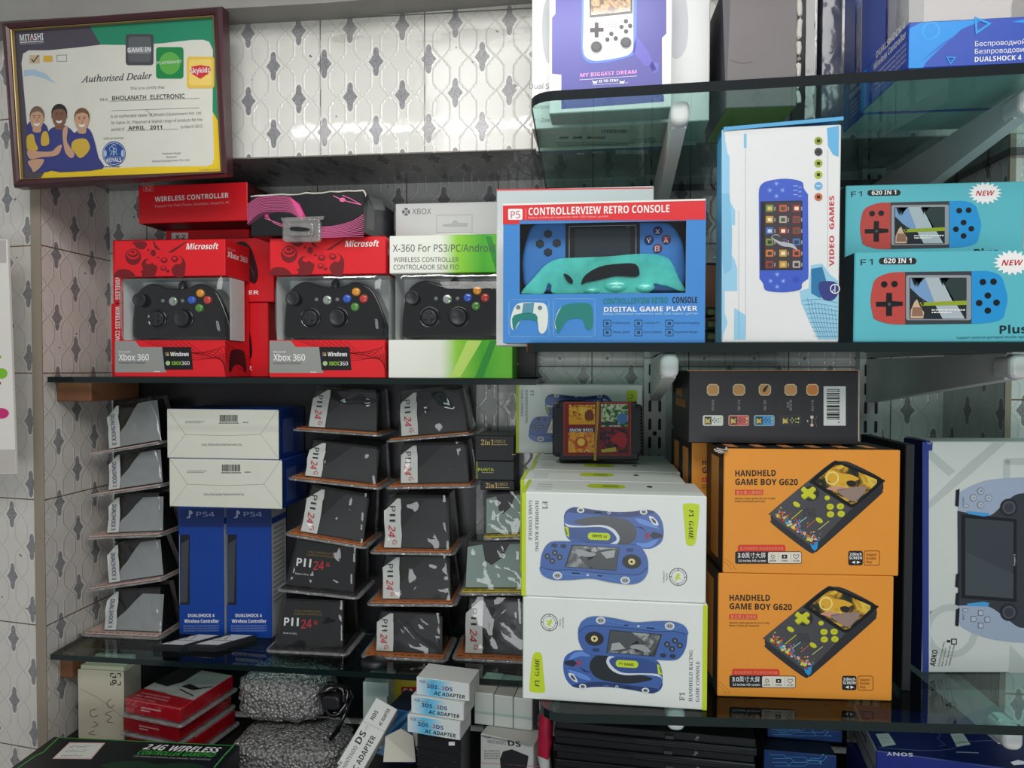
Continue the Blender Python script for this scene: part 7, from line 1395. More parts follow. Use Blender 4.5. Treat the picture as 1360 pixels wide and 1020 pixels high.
# black cartons lying on the orange ones, label side out
zb_ = ZQ + 2 * cu.h + .0008
def black_carton(bl, br, tl, Y, dep, label, art=True):
    c = Carton(bl, br, tl, Y, depth=dep, front=BLACK, side=BLACK, topm=M((150, 96, 60), .5), zfix=zb_ + .001); f = c.f
    if art:
        Zb = lambda *p: [(900 + x / 5.44, 480 + y / 5.44) for x, y in p]; TAN = M((206, 152, 90), .5); PAL = M((226, 206, 170), .5)
        for k, cx in enumerate((255, 443, 630, 816, 974)):
            x, y = Zb((cx, 205))[0]; f.poly([(x + 8.1 * a, y + 7.7 * b) for a, b in ((-.6, -1), (.6, -1), (1, -.55), (1, .55), (.6, 1), (-.6, 1), (-1, .55), (-1, -.55))], PAL, 1); f.poly([(x + 7 * a, y + 6.6 * b) for a, b in ((-.6, -1), (.6, -1), (1, -.55), (1, .55), (.6, 1), (-.6, 1), (-1, .55), (-1, -.55))], TAN if k < 4 else M((214, 130, 60), .5), 2)
            f.tiny(x - 1, y + 14, x + 1, 1, GREY, 1) if False else f.text(('经典白色', '红色', '蓝色', '黑色款', '双人手柄')[k], (x - 1.4, y + 13), (x - 1.4, y + 28), 2.8, M((150, 150, 144), .5), 1)
            if k == 3: f.text('颜色', (x - 5, y + 16), (x - 5, y + 24), 2.6, M((150, 150, 144), .5), 1)
        f.poly(Zb((612, 215), (625, 190), (656, 166), (648, 190), (630, 222)), KINK, 3)
        for k, (cx, col) in enumerate(((255, (206, 214, 210)), (441, (200, 96, 96)), (625, (70, 150, 206)), (815, (40, 44, 46)))):
            x0, y0 = Zb((cx - 74, 388))[0]; x1, y1 = Zb((cx + 74, 466))[0]; f.rr(x0, y0, x1, y1, 2.6, M((190, 190, 170), .5) if k < 3 else M((60, 64, 64), .5), 1); f.rr(x0 + .6, y0 + .6, x1 - .6, y1 - .6, 2.4, M(col, .5), 2)
            f.rect(x0 + 2.4, y0 + 2, x0 + 11.6, y1 - 2, M((50, 46, 36), .4), 3); f.poly(curve([(x0 + 3.5, y0 + 4), (x0 + 7, y0 + 6), (x0 + 10, y0 + 3.6), (x0 + 9, y0 + 8), (x0 + 10, y1 - 3.4), (x0 + 6, y1 - 4), (x0 + 3.6, y1 - 3)], 3, True), M((196, 176, 90), .4), 4)
            dk = M((40, 46, 50), .5) if k != 3 else M((190, 196, 110), .5)
            for a, b in ((15.6, 4), (15.6, 9.6), (13.6, 6.8), (17.6, 6.8), (20.6, 5), (20.6, 9)): f.ell(x0 + a, y0 + b, .9, .9, dk, 4, 8)
            f.ell(x1 - 3, y0 + 4.5, 1.3, 1.6, M((200, 206, 90), .5), 4, 8); f.ell(x1 - 3.4, y0 + 9.5, 1, 1.2, M((200, 206, 90), .5), 4, 8)
        x, y = Zb((970, 430))[0]; f.rr(x - 2, y - 7, x + 2, y - 3, .6, M((200, 190, 180), .5), 1); f.ell(x, y + 5.5, 2.2, 2.2, M((214, 180, 160), .5), 1, 12); f.line([(x, y - 2), (x, y + 3)], 1.2, M((190, 180, 170), .5), 1); f.line([(x + 7, y - 7), (x + 3.6, y), (x + 7, y + 8)], .5, M((110, 110, 110), .5), 1); f.rr(x - 6.5, y - 1, x - 5, y + 1.4, .3, M((200, 190, 180), .5), 1)
        f.rect(*Zb((1054, 180))[0], *Zb((1214, 464))[0], M((206, 212, 208), .5), 1)
        rnd = random.Random(4); y = 200
        while y < 424: hgt = rnd.choice((5, 9, 16)); f.rect(*Zb((1077, y))[0], *Zb((1168, min(y + hgt, 426)))[0], KINK, 2); y += hgt + rnd.choice((5, 7, 12))
        f.text('6 971213 120110', *Zb((1172, 446), (1172, 206)), 2.8, KINK, 2)
        f.poly([(912.5, 491.6), (1141.5, 491.6), (1141.5, 492.8), (912.5, 492.8)], M((190, 140, 100), .6), 3); f.poly([(1139.6, 493), (1141.5, 493), (1141, 586), (1139.4, 586)], M((180, 166, 144), .6), 3)
    s = c.left; s.mb = c.mb; d = dep
    for k, t in enumerate(('HANDHELD', 'GAME BOY G620')):
        vs, fs = glyphs(t, .03); x0 = min(v[0] for v in vs); x1 = max(v[0] for v in vs); n0 = len(c.mb.v); mi = c.mb.mi(M((206, 140, 70), .5)); K_ = (d * (.42 if k == 0 else .62)) / (x1 - x0)
        for x, y in vs: c.mb.v.append(s.w(d * .22 + (x - x0) * K_, c.h * (.62 - .15 * k) + y * .0145, 2))
        for g in fs: c.mb.f.append(([n0 + i for i in g], mi, False))
    return c.build('handheld_carton', label, 'carton', 'black handheld cartons on the orange ones')
black_carton((913.8, 586), (1140, 585.7), (913, 492), .89, .143, 'black carton with a white barcode and five tan squares, lying on the orange cartons')
black_carton((908, 586), (1110, 585.7), (908, 497), .0 + 1.04, .134, 'black carton lying behind the barcode carton under the white bracket', False)
# dark loose flap standing between the orange and the white handheld cartons
mb = MB(); A = P(1197, 931, .884); A.z = ZQ; B = P(1214, 931, .91); mb_t = P(1197, 590, .884).z
mb.box((A.x, .884, ZQ), (A.x + .011, 1.02, mb_t), BLACK, None, .001); tag(mb.build('cardboard_sleeve'), 'thin black card box standing between the orange cartons and the white handheld carton', 'box')
# ------------------------------------------------------------------ large white handheld carton, navy side
Za = lambda *p: [(1200 + x / 2.833, 560 + y / 2.833) for x, y in p]
NV = M((26, 34, 78), .4, name='navy_card'); NV2 = M((46, 66, 140), .4)
c = Carton((1224.5, 893.5), (1448, 893.5), (1224.5, 586.5), None, depth=.051, front=M((206, 214, 210), .45), side=NV, topm=M((196, 206, 204), .45), z=ZQ); f = c.f
f.rect(1225, 587, 1233.5, 893, NV2, 1); PL = M((184, 194, 190), .45)
f.poly(Za((95, 300), (95, 330), (250, 200), (390, 75), (340, 75), (230, 170)), PL, 1); f.poly(Za((95, 100), (95, 140), (170, 205), (195, 185)), PL, 1)
f.outline([(x, y) for x, y in Za((388, 150), (620, 150), (620, 400), (388, 400))], 9, PL, 1); f.ring(1267, 836, 27, 36, PL, 1, 40) if False else f.poly([(1234.5 + 0, 812)] + [(1263 + 36 * math.cos(math.radians(a)), 838 + 36 * math.sin(math.radians(a))) for a in range(-142, 143, 12)] + [(1234.5, 864)] + [(1263 + 27 * math.cos(math.radians(a)), 838 + 27 * math.sin(math.radians(a))) for a in range(168, -181, -12)], PL, 1)
f.poly(Za((400, 840), (460, 900), (460, 945), (396, 945)), PL, 1)
SB_ = GRAD([(0, (150, 166, 184)), (.5, (176, 190, 206)), (1, (150, 168, 190))], 2, .03, .27); SB2 = M((160, 176, 198), .3)
f.poly(curve(Za((204, 330), (206, 290), (216, 262), (300, 224), (400, 212), (520, 212), (640, 240)), 4) + Za((640, 800)) + curve(Za((640, 820), (520, 832), (400, 828), (300, 810), (222, 775), (208, 745), (204, 690)), 4), SB2, 3)
f.poly(curve(Za((202, 335), (290, 352), (330, 350), (370, 315), (420, 275), (470, 268)), 4) + Za((640, 270), (640, 770)) + curve(Za((470, 775), (430, 772), (380, 735), (330, 700), (290, 690), (204, 692)), 4), M((54, 60, 68), .35), 4)
f.poly(Za((216, 348), (424, 366), (424, 678), (216, 664)), M((28, 32, 38), .2), 5); f.poly(Za((230, 362), (412, 376), (410, 664), (230, 652)), M((62, 70, 76), .2), 6); f.poly(Za((230, 490), (412, 572), (410, 664), (230, 652)), M((70, 78, 86), .2), 7)
f.text('Project X', *Za((418, 540), (418, 498)), 2, WINK, 7)
f.poly(Za((236, 336), (320, 344), (322, 352), (300, 356), (240, 346)), M((70, 160, 220), .3), 6); f.poly(Za((236, 684), (300, 676), (322, 682), (316, 694), (240, 692)), M((70, 160, 220), .3), 6)
for cy in (322, 716): x, y = Za((394, cy))[0]; f.ell(x, y, 11.6, 11.6, M((40, 44, 50), .35), 7); f.ell(x, y, 8.6, 8.6, M((84, 90, 98), .35), 8); f.ell(x, y, 6.4, 6.4, M((58, 62, 70), .35), 9)
GL_ = M((84, 92, 104), .35)
for t, cx, cy in (('B', 289, 261), ('Y', 262, 286), ('A', 318, 287), ('X', 289, 313)): x, y = Za((cx, cy))[0]; f.ell(x, y, 4.7, 4.7, GL_, 5, 16); f.ell(x, y, 4.1, 4.1, M((178, 190, 204), .3), 6, 16); f.text(t, (x - 1.3, y - 1.4), (x - 1.3, y + 1.5), 3.2, GL_, 7)
for cx, cy in ((289, 719), (262, 742), (314, 744), (289, 766)): x, y = Za((cx, cy))[0]; f.rr(x - 3.8, y - 3.8, x + 3.8, y + 3.8, 1.6, GL_, 5); f.rr(x - 3.1, y - 3.1, x + 3.1, y + 3.1, 1.4, M((178, 190, 204), .3), 6)
for cx, cy in ((233, 316), (231, 709)): x, y = Za((cx, cy))[0]; f.rr(x - 4, y - 2.3, x + 4, y + 2.3, 2.2, GL_, 5); f.rr(x - 3.4, y - 1.8, x + 3.4, y + 1.8, 1.8, M((178, 190, 204), .3), 6)
f.text('START', *Za((226, 306), (226, 284)), 2, GL_, 6); f.text('SELECT', *Za((226, 745), (226, 722)), 2, GL_, 6)
for y0, y1 in ((252, 320), (568, 625), (640, 692), (700, 770)): f.poly(Za((202 - (6 if y0 < 300 or y0 > 690 else 6), y0 + 6), (210, y0), (206, y1), (193, y1 - 4)), M((30, 34, 40), .3), 5)
f.text('AOKO', *Za((118, 920), (128, 860)), 7.2, KINK, 3, .02); f.text('ELECTRONIC SPARE PARTS', *Za((134, 920), (156, 828)), 2, KINK, 3)
for k in range(3): f.text(('Model: AK-AI-POR-GF2', 'Note: Handheld', 'MADE IN CHINA')[k], *Za((146 + k * 14, 920 - k * 2), (162 + k * 16, 850 - k * 6)), 2, KINK, 3)
f.rr(*Za((178, 816))[0], *Za((200, 838))[0], .6, KINK, 3); f.rr(*Za((182, 820))[0], *Za((196, 834))[0], .5, M((206, 214, 210), .45), 4); f.tiny(*Za((162, 830))[0], Za((176, 830))[0][0], 3, KINK, 3)
o = c.build('handheld_carton', 'large white carton with navy side, printed with a pale blue handheld console', 'carton')
mb = MB(); A = c.A; u, v, n = c.f.u, c.f.v, c.f.n; W = lambda a, b, d: A + u * a + v * b - n * d
mb.poly([W(0, c.h + .0004, 0), W(.010, c.h + .0004, 0), W(.010, c.h + .0016, .054), W(0, c.h + .0016, .054)], NV); mb.poly([W(-.0006, c.h - .012, -.0006), W(-.0006, c.h + .001, -.0006), W(.0085, c.h + .001, -.0006), W(.0085, c.h - .012, -.0006)][::-1], NV2)
mb.tube([W(.007, c.h + .001, -.001), W(.004, c.h - .003, -.0016), W(.001, c.h - .002, -.001)], .0007, M((200, 196, 180), .8), 5); mb.build('worn_flap', o)
# ------------------------------------------------------------------ goods on the counter under the shelves
ZK = ZE - .70
# dark panels added between the slotted uprights, standing in for shade on the wall
for k, (xa, xb_) in enumerate(((760, 845), (892, 1126), (1172, 1252))):
    mb = MB(); mb.box((P(xa, 900, 1.27).x, 1.2705, ZK + .0004), (P(xb_, 900, 1.27).x, 1.2745, ZR3 - .016), M((26, 27, 30), .25, .5))
    tag(mb.build('shade_panel'), ('dark panel added as shade on the back wall behind the stacked black consoles', 'dark panel added as shade on the back wall behind the circuit print boxes', 'dark panel added as shade on the back wall behind the navy console box')[k], 'board', 'added shade panels')
# flat black gamepad box in front
ZG = P(195, 982, 1.02).z
A, B = PZ(71.5, 977.7, ZG), PZ(319, 989, ZG)
u = (B - A).normalized(); w = (B - A).length; n = Vector((u.y, -u.x, 0)); F0 = A + n * .22; F0.z = ZK + .0004
c = Carton.__new__(Carton); c.mb = MB(); mb = c.mb; h = ZG - ZK - .0004
m2 = Matrix(((u.x, -n.x, 0, F0.x), (u.y, -n.y, 0, F0.y), (0, 0, 1, F0.z), (0, 0, 0, 1)))
mb.box((0, 0, h - .055), (w, .22, h), M((24, 26, 28), .35), m2, .002); mb.box((.004, .004, 0), (w - .004, .216, h - .056), M((40, 40, 42), .5), m2, .002)
f = Fr(mb, F0 + Vector((0, 0, h)), u, -n); Zk = lambda *p: [(x / 3.778, 830 + y / 3.778) for x, y in p]; GN = M((70, 170, 70), .4)
f.line(Zk((300, 566), (1170, 606)), .7, GN, 1); f.line(Zk((298, 562), (215, 640), (180, 655), (90, 718)), 1.2, GN, 1); f.line(Zk((1172, 606), (1125, 655), (1075, 715)), 1.6, GN, 1)
f.poly(Zk((348, 590), (528, 592), (458, 674), (262, 672)), M((226, 180, 180), .5), 1); f.poly(Zk((352, 594), (520, 596), (454, 669), (270, 667)), M((222, 224, 214), .5), 2)
rnd = random.Random(8)
for k in range(3):
    y = 612 + k * 22; x = 350 - k * 22
    for j in range(9): f.line(Zk((x + j * 12, y + rnd.uniform(-5, 5)), (x + j * 12 + 8, y + rnd.uniform(-6, 6))), .55, M((40, 44, 70), .5), 3)
f.text('2.4G', *Zk((714, 624), (822, 630)), 6.2, WINK, 2, .05, .25); f.text('WIRELESS', *Zk((844, 632), (1094, 642)), 6.2, WINK, 2, .05, .25)
f.text('CONTROLLER GAMEPAD', *Zk((684, 650), (1072, 664)), 5, GN, 2, .04, .25); f.text('2.4G wireless connection, plug and play, high sensitivity', *Zk((665, 662), (1055, 680)), 2, M((170, 172, 172), .5), 2)
f.poly(curve(Zk((560, 690), (700, 684), (800, 700), (900, 690), (990, 700), (1010, 718), (540, 718)), 4, True), M((26, 56, 34), .4), 1)
o = mb.build('gamepad_box', None, (F0 + u * w / 2 - n * .11)); tag(o, 'flat black and green wireless gamepad box with a handwritten price sticker', 'box')
# cream paper carton with a stamped 10
c = Carton((104, 1000), (165, 1000), (107, 889.5), 1.14, depth=.05, front=M((206, 200, 178), .7, var=.08), side=M((150, 146, 132), .7), topm=M((190, 184, 160), .7), zfix=ZK + .0004); f = c.f; BR_ = M((90, 84, 74), .6)
f.text('10', (149, 896), (149, 908), 6, KINK, 2, .02)
for x0, y0, dx, dy in ((147, 894.5, 1, 1), (160, 894.5, -1, 1), (147, 909.5, 1, -1), (160, 909.5, -1, -1)): f.line([(x0, y0 + 4 * dy), (x0, y0), (x0 + 4 * dx, y0)], 1.2, KINK, 2)
f.line(curve([(107, 915), (135, 930), (165, 955)], 4), .8, M((166, 160, 140), .7), 1)
for pts in ([(148, 928), (142, 934), (146, 940), (152, 936)], [(128, 942), (120, 944), (122, 952), (130, 950)], [(124, 958), (130, 962), (122, 966)], [(150, 944), (140, 948), (148, 952), (142, 958), (150, 960)], [(126, 970), (118, 974), (128, 976)]): f.line(curve(pts, 3), .7, BR_, 2)
o = c.build('paper_box', 'cream paper box with a stamped 10 and handwriting, standing by the tiled side wall', 'box')
for k in range(4):
    mb = MB(); mb.box((c.A.x + .004 + k * .001, c.A.y + .004 + k * .011, c.A.z + c.h + .0002), (c.A.x + c.w - .002 - k * .002, c.A.y + .012 + k * .011, c.A.z + c.h + .007 + .002 * k), M((200 - k * 6, 194 - k * 6, 170), .7)); mb.build('folded_flap', o)
# stack of cable packs: red card box in a clear tray
zt = P(165, 926, 1.10).z
q = [PZ(166, 927, zt), PZ(239, 941, zt), PZ(290, 893, zt), PZ(236, 884, zt)]
u = (q[1] - q[0]); w = u.length; u.normalize(); n = Vector((u.y, -u.x, 0)); L = max(.10, (q[2] - q[1]).dot(-n))
def cable_pack(A, label):
    root = empty('cable_pack', A + u * w / 2 - n * L / 2, label, 'cable pack', 'stacked red cable packs')
    m2 = Matrix(((u.x, -n.x, 0, A.x), (u.y, -n.y, 0, A.y), (0, 0, 1, A.z), (0, 0, 0, 1)))
    mb = MB(); mb.prism(rrpts(-.004, -.006, w + .008, L + .006, .006, 3), 0, .004, PEDGE, m2, .001, 1); mb.build('tray', root)
    mb = MB(); R2 = M((190, 26, 40), .25, coat=.5); mb.box((0, 0, .0046), (w, L, .030), R2, m2, .0015)
    g = Fr(mb, A + Vector((0, 0, .030)), u, -n); 
    def G(pts, m, l): mb.ngon([g.w(a * w, b * L, l) for a, b in pts], m)
    G([(0.01, .30), (.99, .24), (.99, .99), (.01, .99)], M((196, 196, 190), .35), 1); G([(.01, .48), (.30, .44), (.42, .62), (.4, .99), (.01, .99)], M((50, 48, 48), .35), 2); G([(.5, .5), (.74, .46), (.8, .54), (.56, .6)], M((40, 40, 40), .35), 3); G([(.74, .5), (.95, .64), (.97, .62), (.76, .46)], KINK, 3); G([(.56, .44), (.9, .34), (.9, .32), (.54, .42)], KINK, 3)
    def t_(s_, a, b, a1, hh, m):
        vs, fs = glyphs(s_, .02); x0 = min(v_[0] for v_ in vs); x1 = max(v_[0] for v_ in vs); n0 = len(mb.v); mi = mb.mi(m); K_ = (a1 - a) * w / (x1 - x0)
        for x, y in vs: mb.v.append(g.w(a * w + (x - x0) * K_, b * L + y * hh / .73, 3))
        for gg in fs: mb.f.append(([n0 + i for i in gg], mi, False))
    PKI = M((232, 170, 176), .4); t_('COMPATIBLE WITH', .1, .17, .62, .0045, PKI); t_('ALL PSP MODELS', .08, .10, .66, .0055, PKI); t_('CHARGE CABLE', .1, .04, .5, .0035, PKI); t_('USB Cable', .1, .27, .46, .004, M((170, 30, 40), .4))
    g2 = Fr(mb, A + Vector((0, 0, .0046)), u, Z3)
    for k in range(2): mb.poly([g2.w(w * .3, .014 - k * .005, 1), g2.w(w * (.66 - k * .2), .014 - k * .005, 1), g2.w(w * (.66 - k * .2), .0165 - k * .005, 1), g2.w(w * .3, .0165 - k * .005, 1)], PKI)
    mb.build('box', root)
    mb = MB(); mb.prism(rrpts(-.0012, -.0012, w + .0012, L + .0012, .003, 3), .0044, .0322, FILM((.95, .95, .95), .1, .05, .5, 40, name='clear_cover'), m2, .002, 2); mb.build('cover', root)
    return root
pz = zt - .031; k = 0; lab = ['topmost red cable pack with white and black print', 'second red cable pack from the top of its stack', 'lowest red cable pack of the stack, partly hidden by the black gamepad box']
Acp = q[0].copy(); Acp.z = pz; first = cable_pack(Acp, lab[0])
nst = 0
while nst < 2:
    nst += 1; copy_tree(first, first.location - Vector((0, 0, .0332 * nst)) + Vector((.004 * (-1) ** nst, 0, 0)), 0, lab[nst])
zlow = pz - .0332 * nst
if zlow - ZK > .004:
    mb = MB(); mb.box((0, 0, 0), (w * .96, L * .96, zlow - ZK - .001), BLACK, Matrix(((u.x, -n.x, 0, Acp.x), (u.y, -n.y, 0, Acp.y), (0, 0, 1, ZK + .0004), (0, 0, 0, 1))), .001); tag(mb.build('black_box'), 'black box carrying the red cable packs, hidden behind the gamepad box', 'box')
# bubble wrap bundles
def bubble_mat(col, name):
    m = bpy.data.materials.new(name); m.use_nodes = True; nt = m.node_tree; p = nt.nodes['Principled BSDF']
    p.inputs['Base Color'].default_value = (*[lin(c_) for c_ in col], 1); p.inputs['Roughness'].default_value = .05; p.inputs['Specular IOR Level'].default_value = 1.0
    tc = nt.nodes.new('ShaderNodeTexCoord'); vo = nt.nodes.new('ShaderNodeTexVoronoi'); vo.feature = 'SMOOTH_F1'; vo.inputs['Scale'].default_value = 190; vo.inputs['Smoothness'].default_value = .2
    nz = nt.nodes.new('ShaderNodeTexNoise'); nz.inputs['Scale'].default_value = 30; nz.inputs['Detail'].default_value = 5
    nt.links.new(tc.outputs['Object'], vo.inputs['Vector']); nt.links.new(tc.outputs['Object'], nz.inputs['Vector'])
    b1 = nt.nodes.new('ShaderNodeBump'); b1.inputs['Strength'].default_value = 1; b1.inputs['Distance'].default_value = .005; b1.invert = True; nt.links.new(vo.outputs['Distance'], b1.inputs['Height'])
    b2 = nt.nodes.new('ShaderNodeBump'); b2.inputs['Strength'].default_value = .6; b2.inputs['Distance'].default_value = .01; nt.links.new(nz.outputs['Fac'], b2.inputs['Height']); nt.links.new(b1.outputs[0], b2.inputs['Normal']); nt.links.new(b2.outputs[0], p.inputs['Normal'])
    cr = nt.nodes.new('ShaderNodeValToRGB'); cr.color_ramp.elements[0].color = (*[lin(c_ * 1.25) for c_ in col], 1); cr.color_ramp.elements[1].color = (*[lin(c_ * .62) for c_ in col], 1); nt.links.new(vo.outputs['Distance'], cr.inputs[0]); cr.color_ramp.elements[1].position = .8; nt.links.new(cr.outputs[0], p.inputs['Base Color'])
    return m
from mathutils import noise as NZ
def bundle(x0, x1, y0, y1, Y, dep, label, seed, zb=None, zt_=None):
    a, b = P(x0, y1, Y), P(x1, y0, Y); zb = a.z if zb is None else zb; hx, hz, hy = (b.x - a.x) / 2, (b.z - zb) / 2, dep / 2; ce = Vector(((a.x + b.x) / 2, Y + hy, zb + hz))
    mb = MB(); rows = []; nu, nv = 64, 40
    for i in range(nv + 1):
        t = math.pi * i / nv; row_ = []
        for j in range(nu):
            p = 2 * math.pi * j / nu; sg = lambda v_, e: math.copysign(abs(v_) ** e, v_)
            d = Vector((sg(math.sin(t), .55) * sg(math.cos(p), .5), sg(math.sin(t), .55) * sg(math.sin(p), .5), sg(math.cos(t), .5)))
            k_ = 1 - .13 * abs(NZ.noise(d * 2.6 + Vector((seed, 0, 0)))) + .05 * NZ.noise(d * 5) + .03 * NZ.noise(d * 9 + Vector((0, seed, 0)))
            v_ = Vector((d.x * hx, d.y * hy, d.z * hz)) * min(k_, 1.06); v_.z = max(v_.z, -hz); row_.append(ce + v_)
        rows.append(row_)
    mb.grid(rows, bubble_mat((140, 140, 138), 'bubble_wrap'), True, True)
    return tag(mb.build('bubble_wrap'), label, 'bubble wrap', 'bubble wrap bundles'), ce.z + hz * 1.06
_, zz = bundle(294, 448, 1003, 1120, 1.06, .13, 'crumpled bubble wrap bundle lying behind the flat gamepad box', 3.1, ZK + .0006)
bundle(306, 424, 905, 966, 1.12, .12, 'bubble wrap bundle under the glass shelf, standing on the other bundle', 7.7, zz + .002)
# coiled black lead
mb = MB(); ce = P(440, 932, 1.08); pts = [ce + Vector((.022 * math.cos(t * .42) * (1 + .002 * t), .01 * math.sin(t * .9) + .0006 * t, .024 * math.sin(t * .42))) for t in range(46)]
mb.tube(pts + [ce + Vector((.018, .008, -.03)), ce + Vector((.006, .012, -.056)), ce + Vector((-.006, .012, -.072))], .0042, BP, 8); mb.prism(rrpts(-.02, -.012, .012, .012, .008), -.012, .006, BPM, Matrix.Translation(ce + Vector((.004, 0, 0))) @ Matrix.Rotation(1.57, 4, 'X'), .003); tag(mb.build('coiled_lead'), 'black coiled lead between the bubble wrap and the leaning adapter box', 'cable')
# leaning white adapter box
Zd = lambda *p: [(260 + x / 2.957, 850 + y / 2.957) for x, y in p]
a, b = P(438, 1030, 1.0), P(500, 926, 1.09); up = (b - a); Lb = up.length; up.normalize(); right = P(470, 1040, 1.0) - a; right = (right - up * right.dot(up)).normalized(); wd = .042
AW = M((206, 210, 206), .5)
mb = MB(); nn = right.cross(up); m2 = Matrix(((right.x, up.x, nn.x, a.x), (right.y, up.y, nn.y, a.y), (right.z, up.z, nn.z, a.z), (0, 0, 0, 1)))
mb.box((0, 0, -.03), (wd, Lb, 0), AW, m2, .001); g = Fr(mb, a, right, up); g2 = RefFr(g, wd, Lb, (0, 0, 42, 175))
g2.text('NINTENDO', (16, 150), (16, 104), 6.4, KINK, 2); g2.text('DS', (17, 98), (17, 72), 11, KINK, 2, .02); g2.text('LITE', (14, 68), (14, 58), 4, GREY, 2); g2.text('AC ADAPTER', (34, 152), (34, 70), 9, KINK, 2, .03); g2.text('FOR', (7, 154), (7, 142), 4.5, KINK, 2); g2.line([(0, 56), (42, 52)], .7, GREY, 2); g2.text('NDS', (16, 44), (16, 24), 7, KINK, 2, .02); g2.text('AC ADAPTER', (32, 46), (32, 8), 6, KINK, 2, .03)
g2.poly([(0, 150), (4, 150), (4, 174), (0, 174)], KINK, 2); tag(mb.build('adapter_carton'), 'long white adapter box leaning diagonally beside the bubble wrap', 'box', 'adapter boxes on the counter')
c = Carton((482, 1000), (514, 1000), (486, 906), 1.17, depth=.06, front=M((206, 220, 214), .5), side=AW, zfix=ZK + .0004, topm=M((176, 190, 186), .5)); c.f.poly([(486, 907), (516, 907), (516, 925), (487, 925)], M((186, 202, 198), .5), 1); c.build('adapter_carton', 'pale adapter box standing behind the diagonal one', 'box', 'adapter boxes on the counter')
# torn open blue box
c = Carton((514, 1030), (548, 1030), (514, 940), 1.14, 1.13, depth=.07, front=M((44, 96, 156), .4), side=M((34, 70, 120), .4), topm=M((30, 40, 60), .6), zfix=ZK + .0004); f = c.f
f.poly([(500, 1000), (548, 950), (548, 962), (512, 1005)], M((120, 170, 210), .4), 1); f.poly([(500, 980), (548, 940), (548, 946), (504, 985)], M((90, 150, 200), .4), 1); f.poly([(512, 952), (518, 948), (520, 956), (514, 960)], KINK, 2)
o = c.build('opened_box', 'torn open blue box with cream flaps below the adapter boxes', 'box')
for k, (pts, yy) in enumerate((([(509, 1012), (552, 1012), (549, 978), (532, 968), (512, 978)], 1.045), ([(548, 960), (560, 968), (556, 1000), (549, 985)], 1.05)  )):
    mb = MB(); q0 = [P(*p, yy + .004 * i) for i, p in enumerate(pts)]; mb.ngon(q0, M((200, 198, 184), .6)); mb.ngon([p + Vector((0, .0015, 0)) for p in q0], M((70, 120, 170), .5))
    for i in range(len(q0)): j = (i + 1) % len(q0); mb.poly([q0[i], q0[j], q0[j] + Vector((0, .0015, 0)), q0[i] + Vector((0, .0015, 0))], M((200, 198, 184), .6))
    mb.build('torn_flap', o)
c = Carton((523, 1010), (556, 1010), (524, 902), 1.216, depth=.05, front=M((196, 168, 50), .5), side=M((150, 128, 40), .5), zfix=ZK + .0004); c.f.rect(533, 912, 553, 923, M((170, 40, 36), .5), 1); c.f.text('SA', (536, 921), (550, 921), 6.6, M((230, 210, 190), .5), 2, .02); c.build('yellow_box', 'yellow box with a red label behind the stacked handheld adapter boxes', 'box')
# three stacked adapter cartons, printed blue glow
BLG = GRAD([(0, (222, 228, 226)), (.28, (90, 186, 226)), (.42, (120, 200, 232)), (.62, (214, 224, 224)), (1, (224, 228, 226))], 0, -.047, .047)
ys = [((542, 966, 614, 985), 940), ((545, 936, 618, 951), 914), ((557, 911, 629, 925), 895)]
zc = None
st = []
YA = 1.055
hA = .0275
zb0 = P(540, 972, .99).z
for i, (x0, xl) in enumerate(((541, 0), (546, .002), (557, .006))):
    pass
Aq, Bq = P(541, 968, .99), P(611, 985, .975); Aq.z = Bq.z = zb0
uq = (Bq - Aq).normalized()
def ad_box(A, w, label):
    root_mb = MB(); f0 = Fr(root_mb, A, uq, Z3); n = f0.n; d = .05
    m2 = Matrix(((uq.x, -n.x, 0, A.x), (uq.y, -n.y, 0, A.y), (0, 0, 1, A.z), (0, 0, 0, 1)))
    root_mb.box((0, 0, 0), (w, d, hA), AW, m2, .0008); q = [f0.w(.001, .001, 1), f0.w(w - .001, .001, 1), f0.w(w - .001, hA - .001, 1), f0.w(.001, hA - .001, 1)]; root_mb.poly(q, BLG)
    g2 = RefFr(f0, w, hA, (0, 0, 74, 28)); g2.text('FOR', (5, 8), (13, 8), 4, KINK, 3); g2.tiny(15, 7.5, 26, 1.6, GREY, 3); g2.text('3DS', (15, 15), (30, 15), 6, M((40, 60, 120), .5), 3, .02); g2.text('3', (36, 15), (40, 15), 6, M((206, 60, 60), .5), 3, .02); g2.text('DS', (41, 15), (51, 15), 6, M((40, 60, 120), .5), 3, .02); g2.tiny(31, 15, 35, 1.6, GREY, 3)
    g2.text('AC ADAPTER', (25, 24.5), (68, 24.5), 6, KINK, 3, .03, .15)
    o = root_mb.build('adapter_carton'); return tag(o, label, 'box', 'adapter boxes on the counter')
wA = (Bq - Aq).length
b1 = ad_box(Aq, wA, 'lowest of three blue-glow adapter boxes in their stack'); b2 = copy_tree(b1, b1.location + Vector((.005, .004, hA + .0004)), 0, 'middle of three blue-glow adapter boxes in their stack'); b3 = copy_tree(b1, b1.location + Vector((.012, .008, 2 * hA + .0008)), .02, 'topmost of three blue-glow adapter boxes in their stack')
mb = MB(); A = Aq + Vector((.0, .012, 0)); f0 = Fr(mb, A, uq, Z3); m2 = Matrix(((uq.x, -f0.n.x, 0, A.x), (uq.y, -f0.n.y, 0, A.y), (0, 0, 1, ZK + .0004), (0, 0, 0, 1)))
hb = zb0 - ZK - .0012; mb.box((.012, 0, hb * .42), (wA - .002, .05, hb), BPM, m2, .003); mb.box((.0, -.004, 0), (wA - .004, .05, hb * .40), BP, m2, .003); f9 = Fr(mb, A + uq * .0 + Vector((0, 0, 0)), uq, Z3)
f9.rect(596, 985, 604, 990, WINK, 1); 
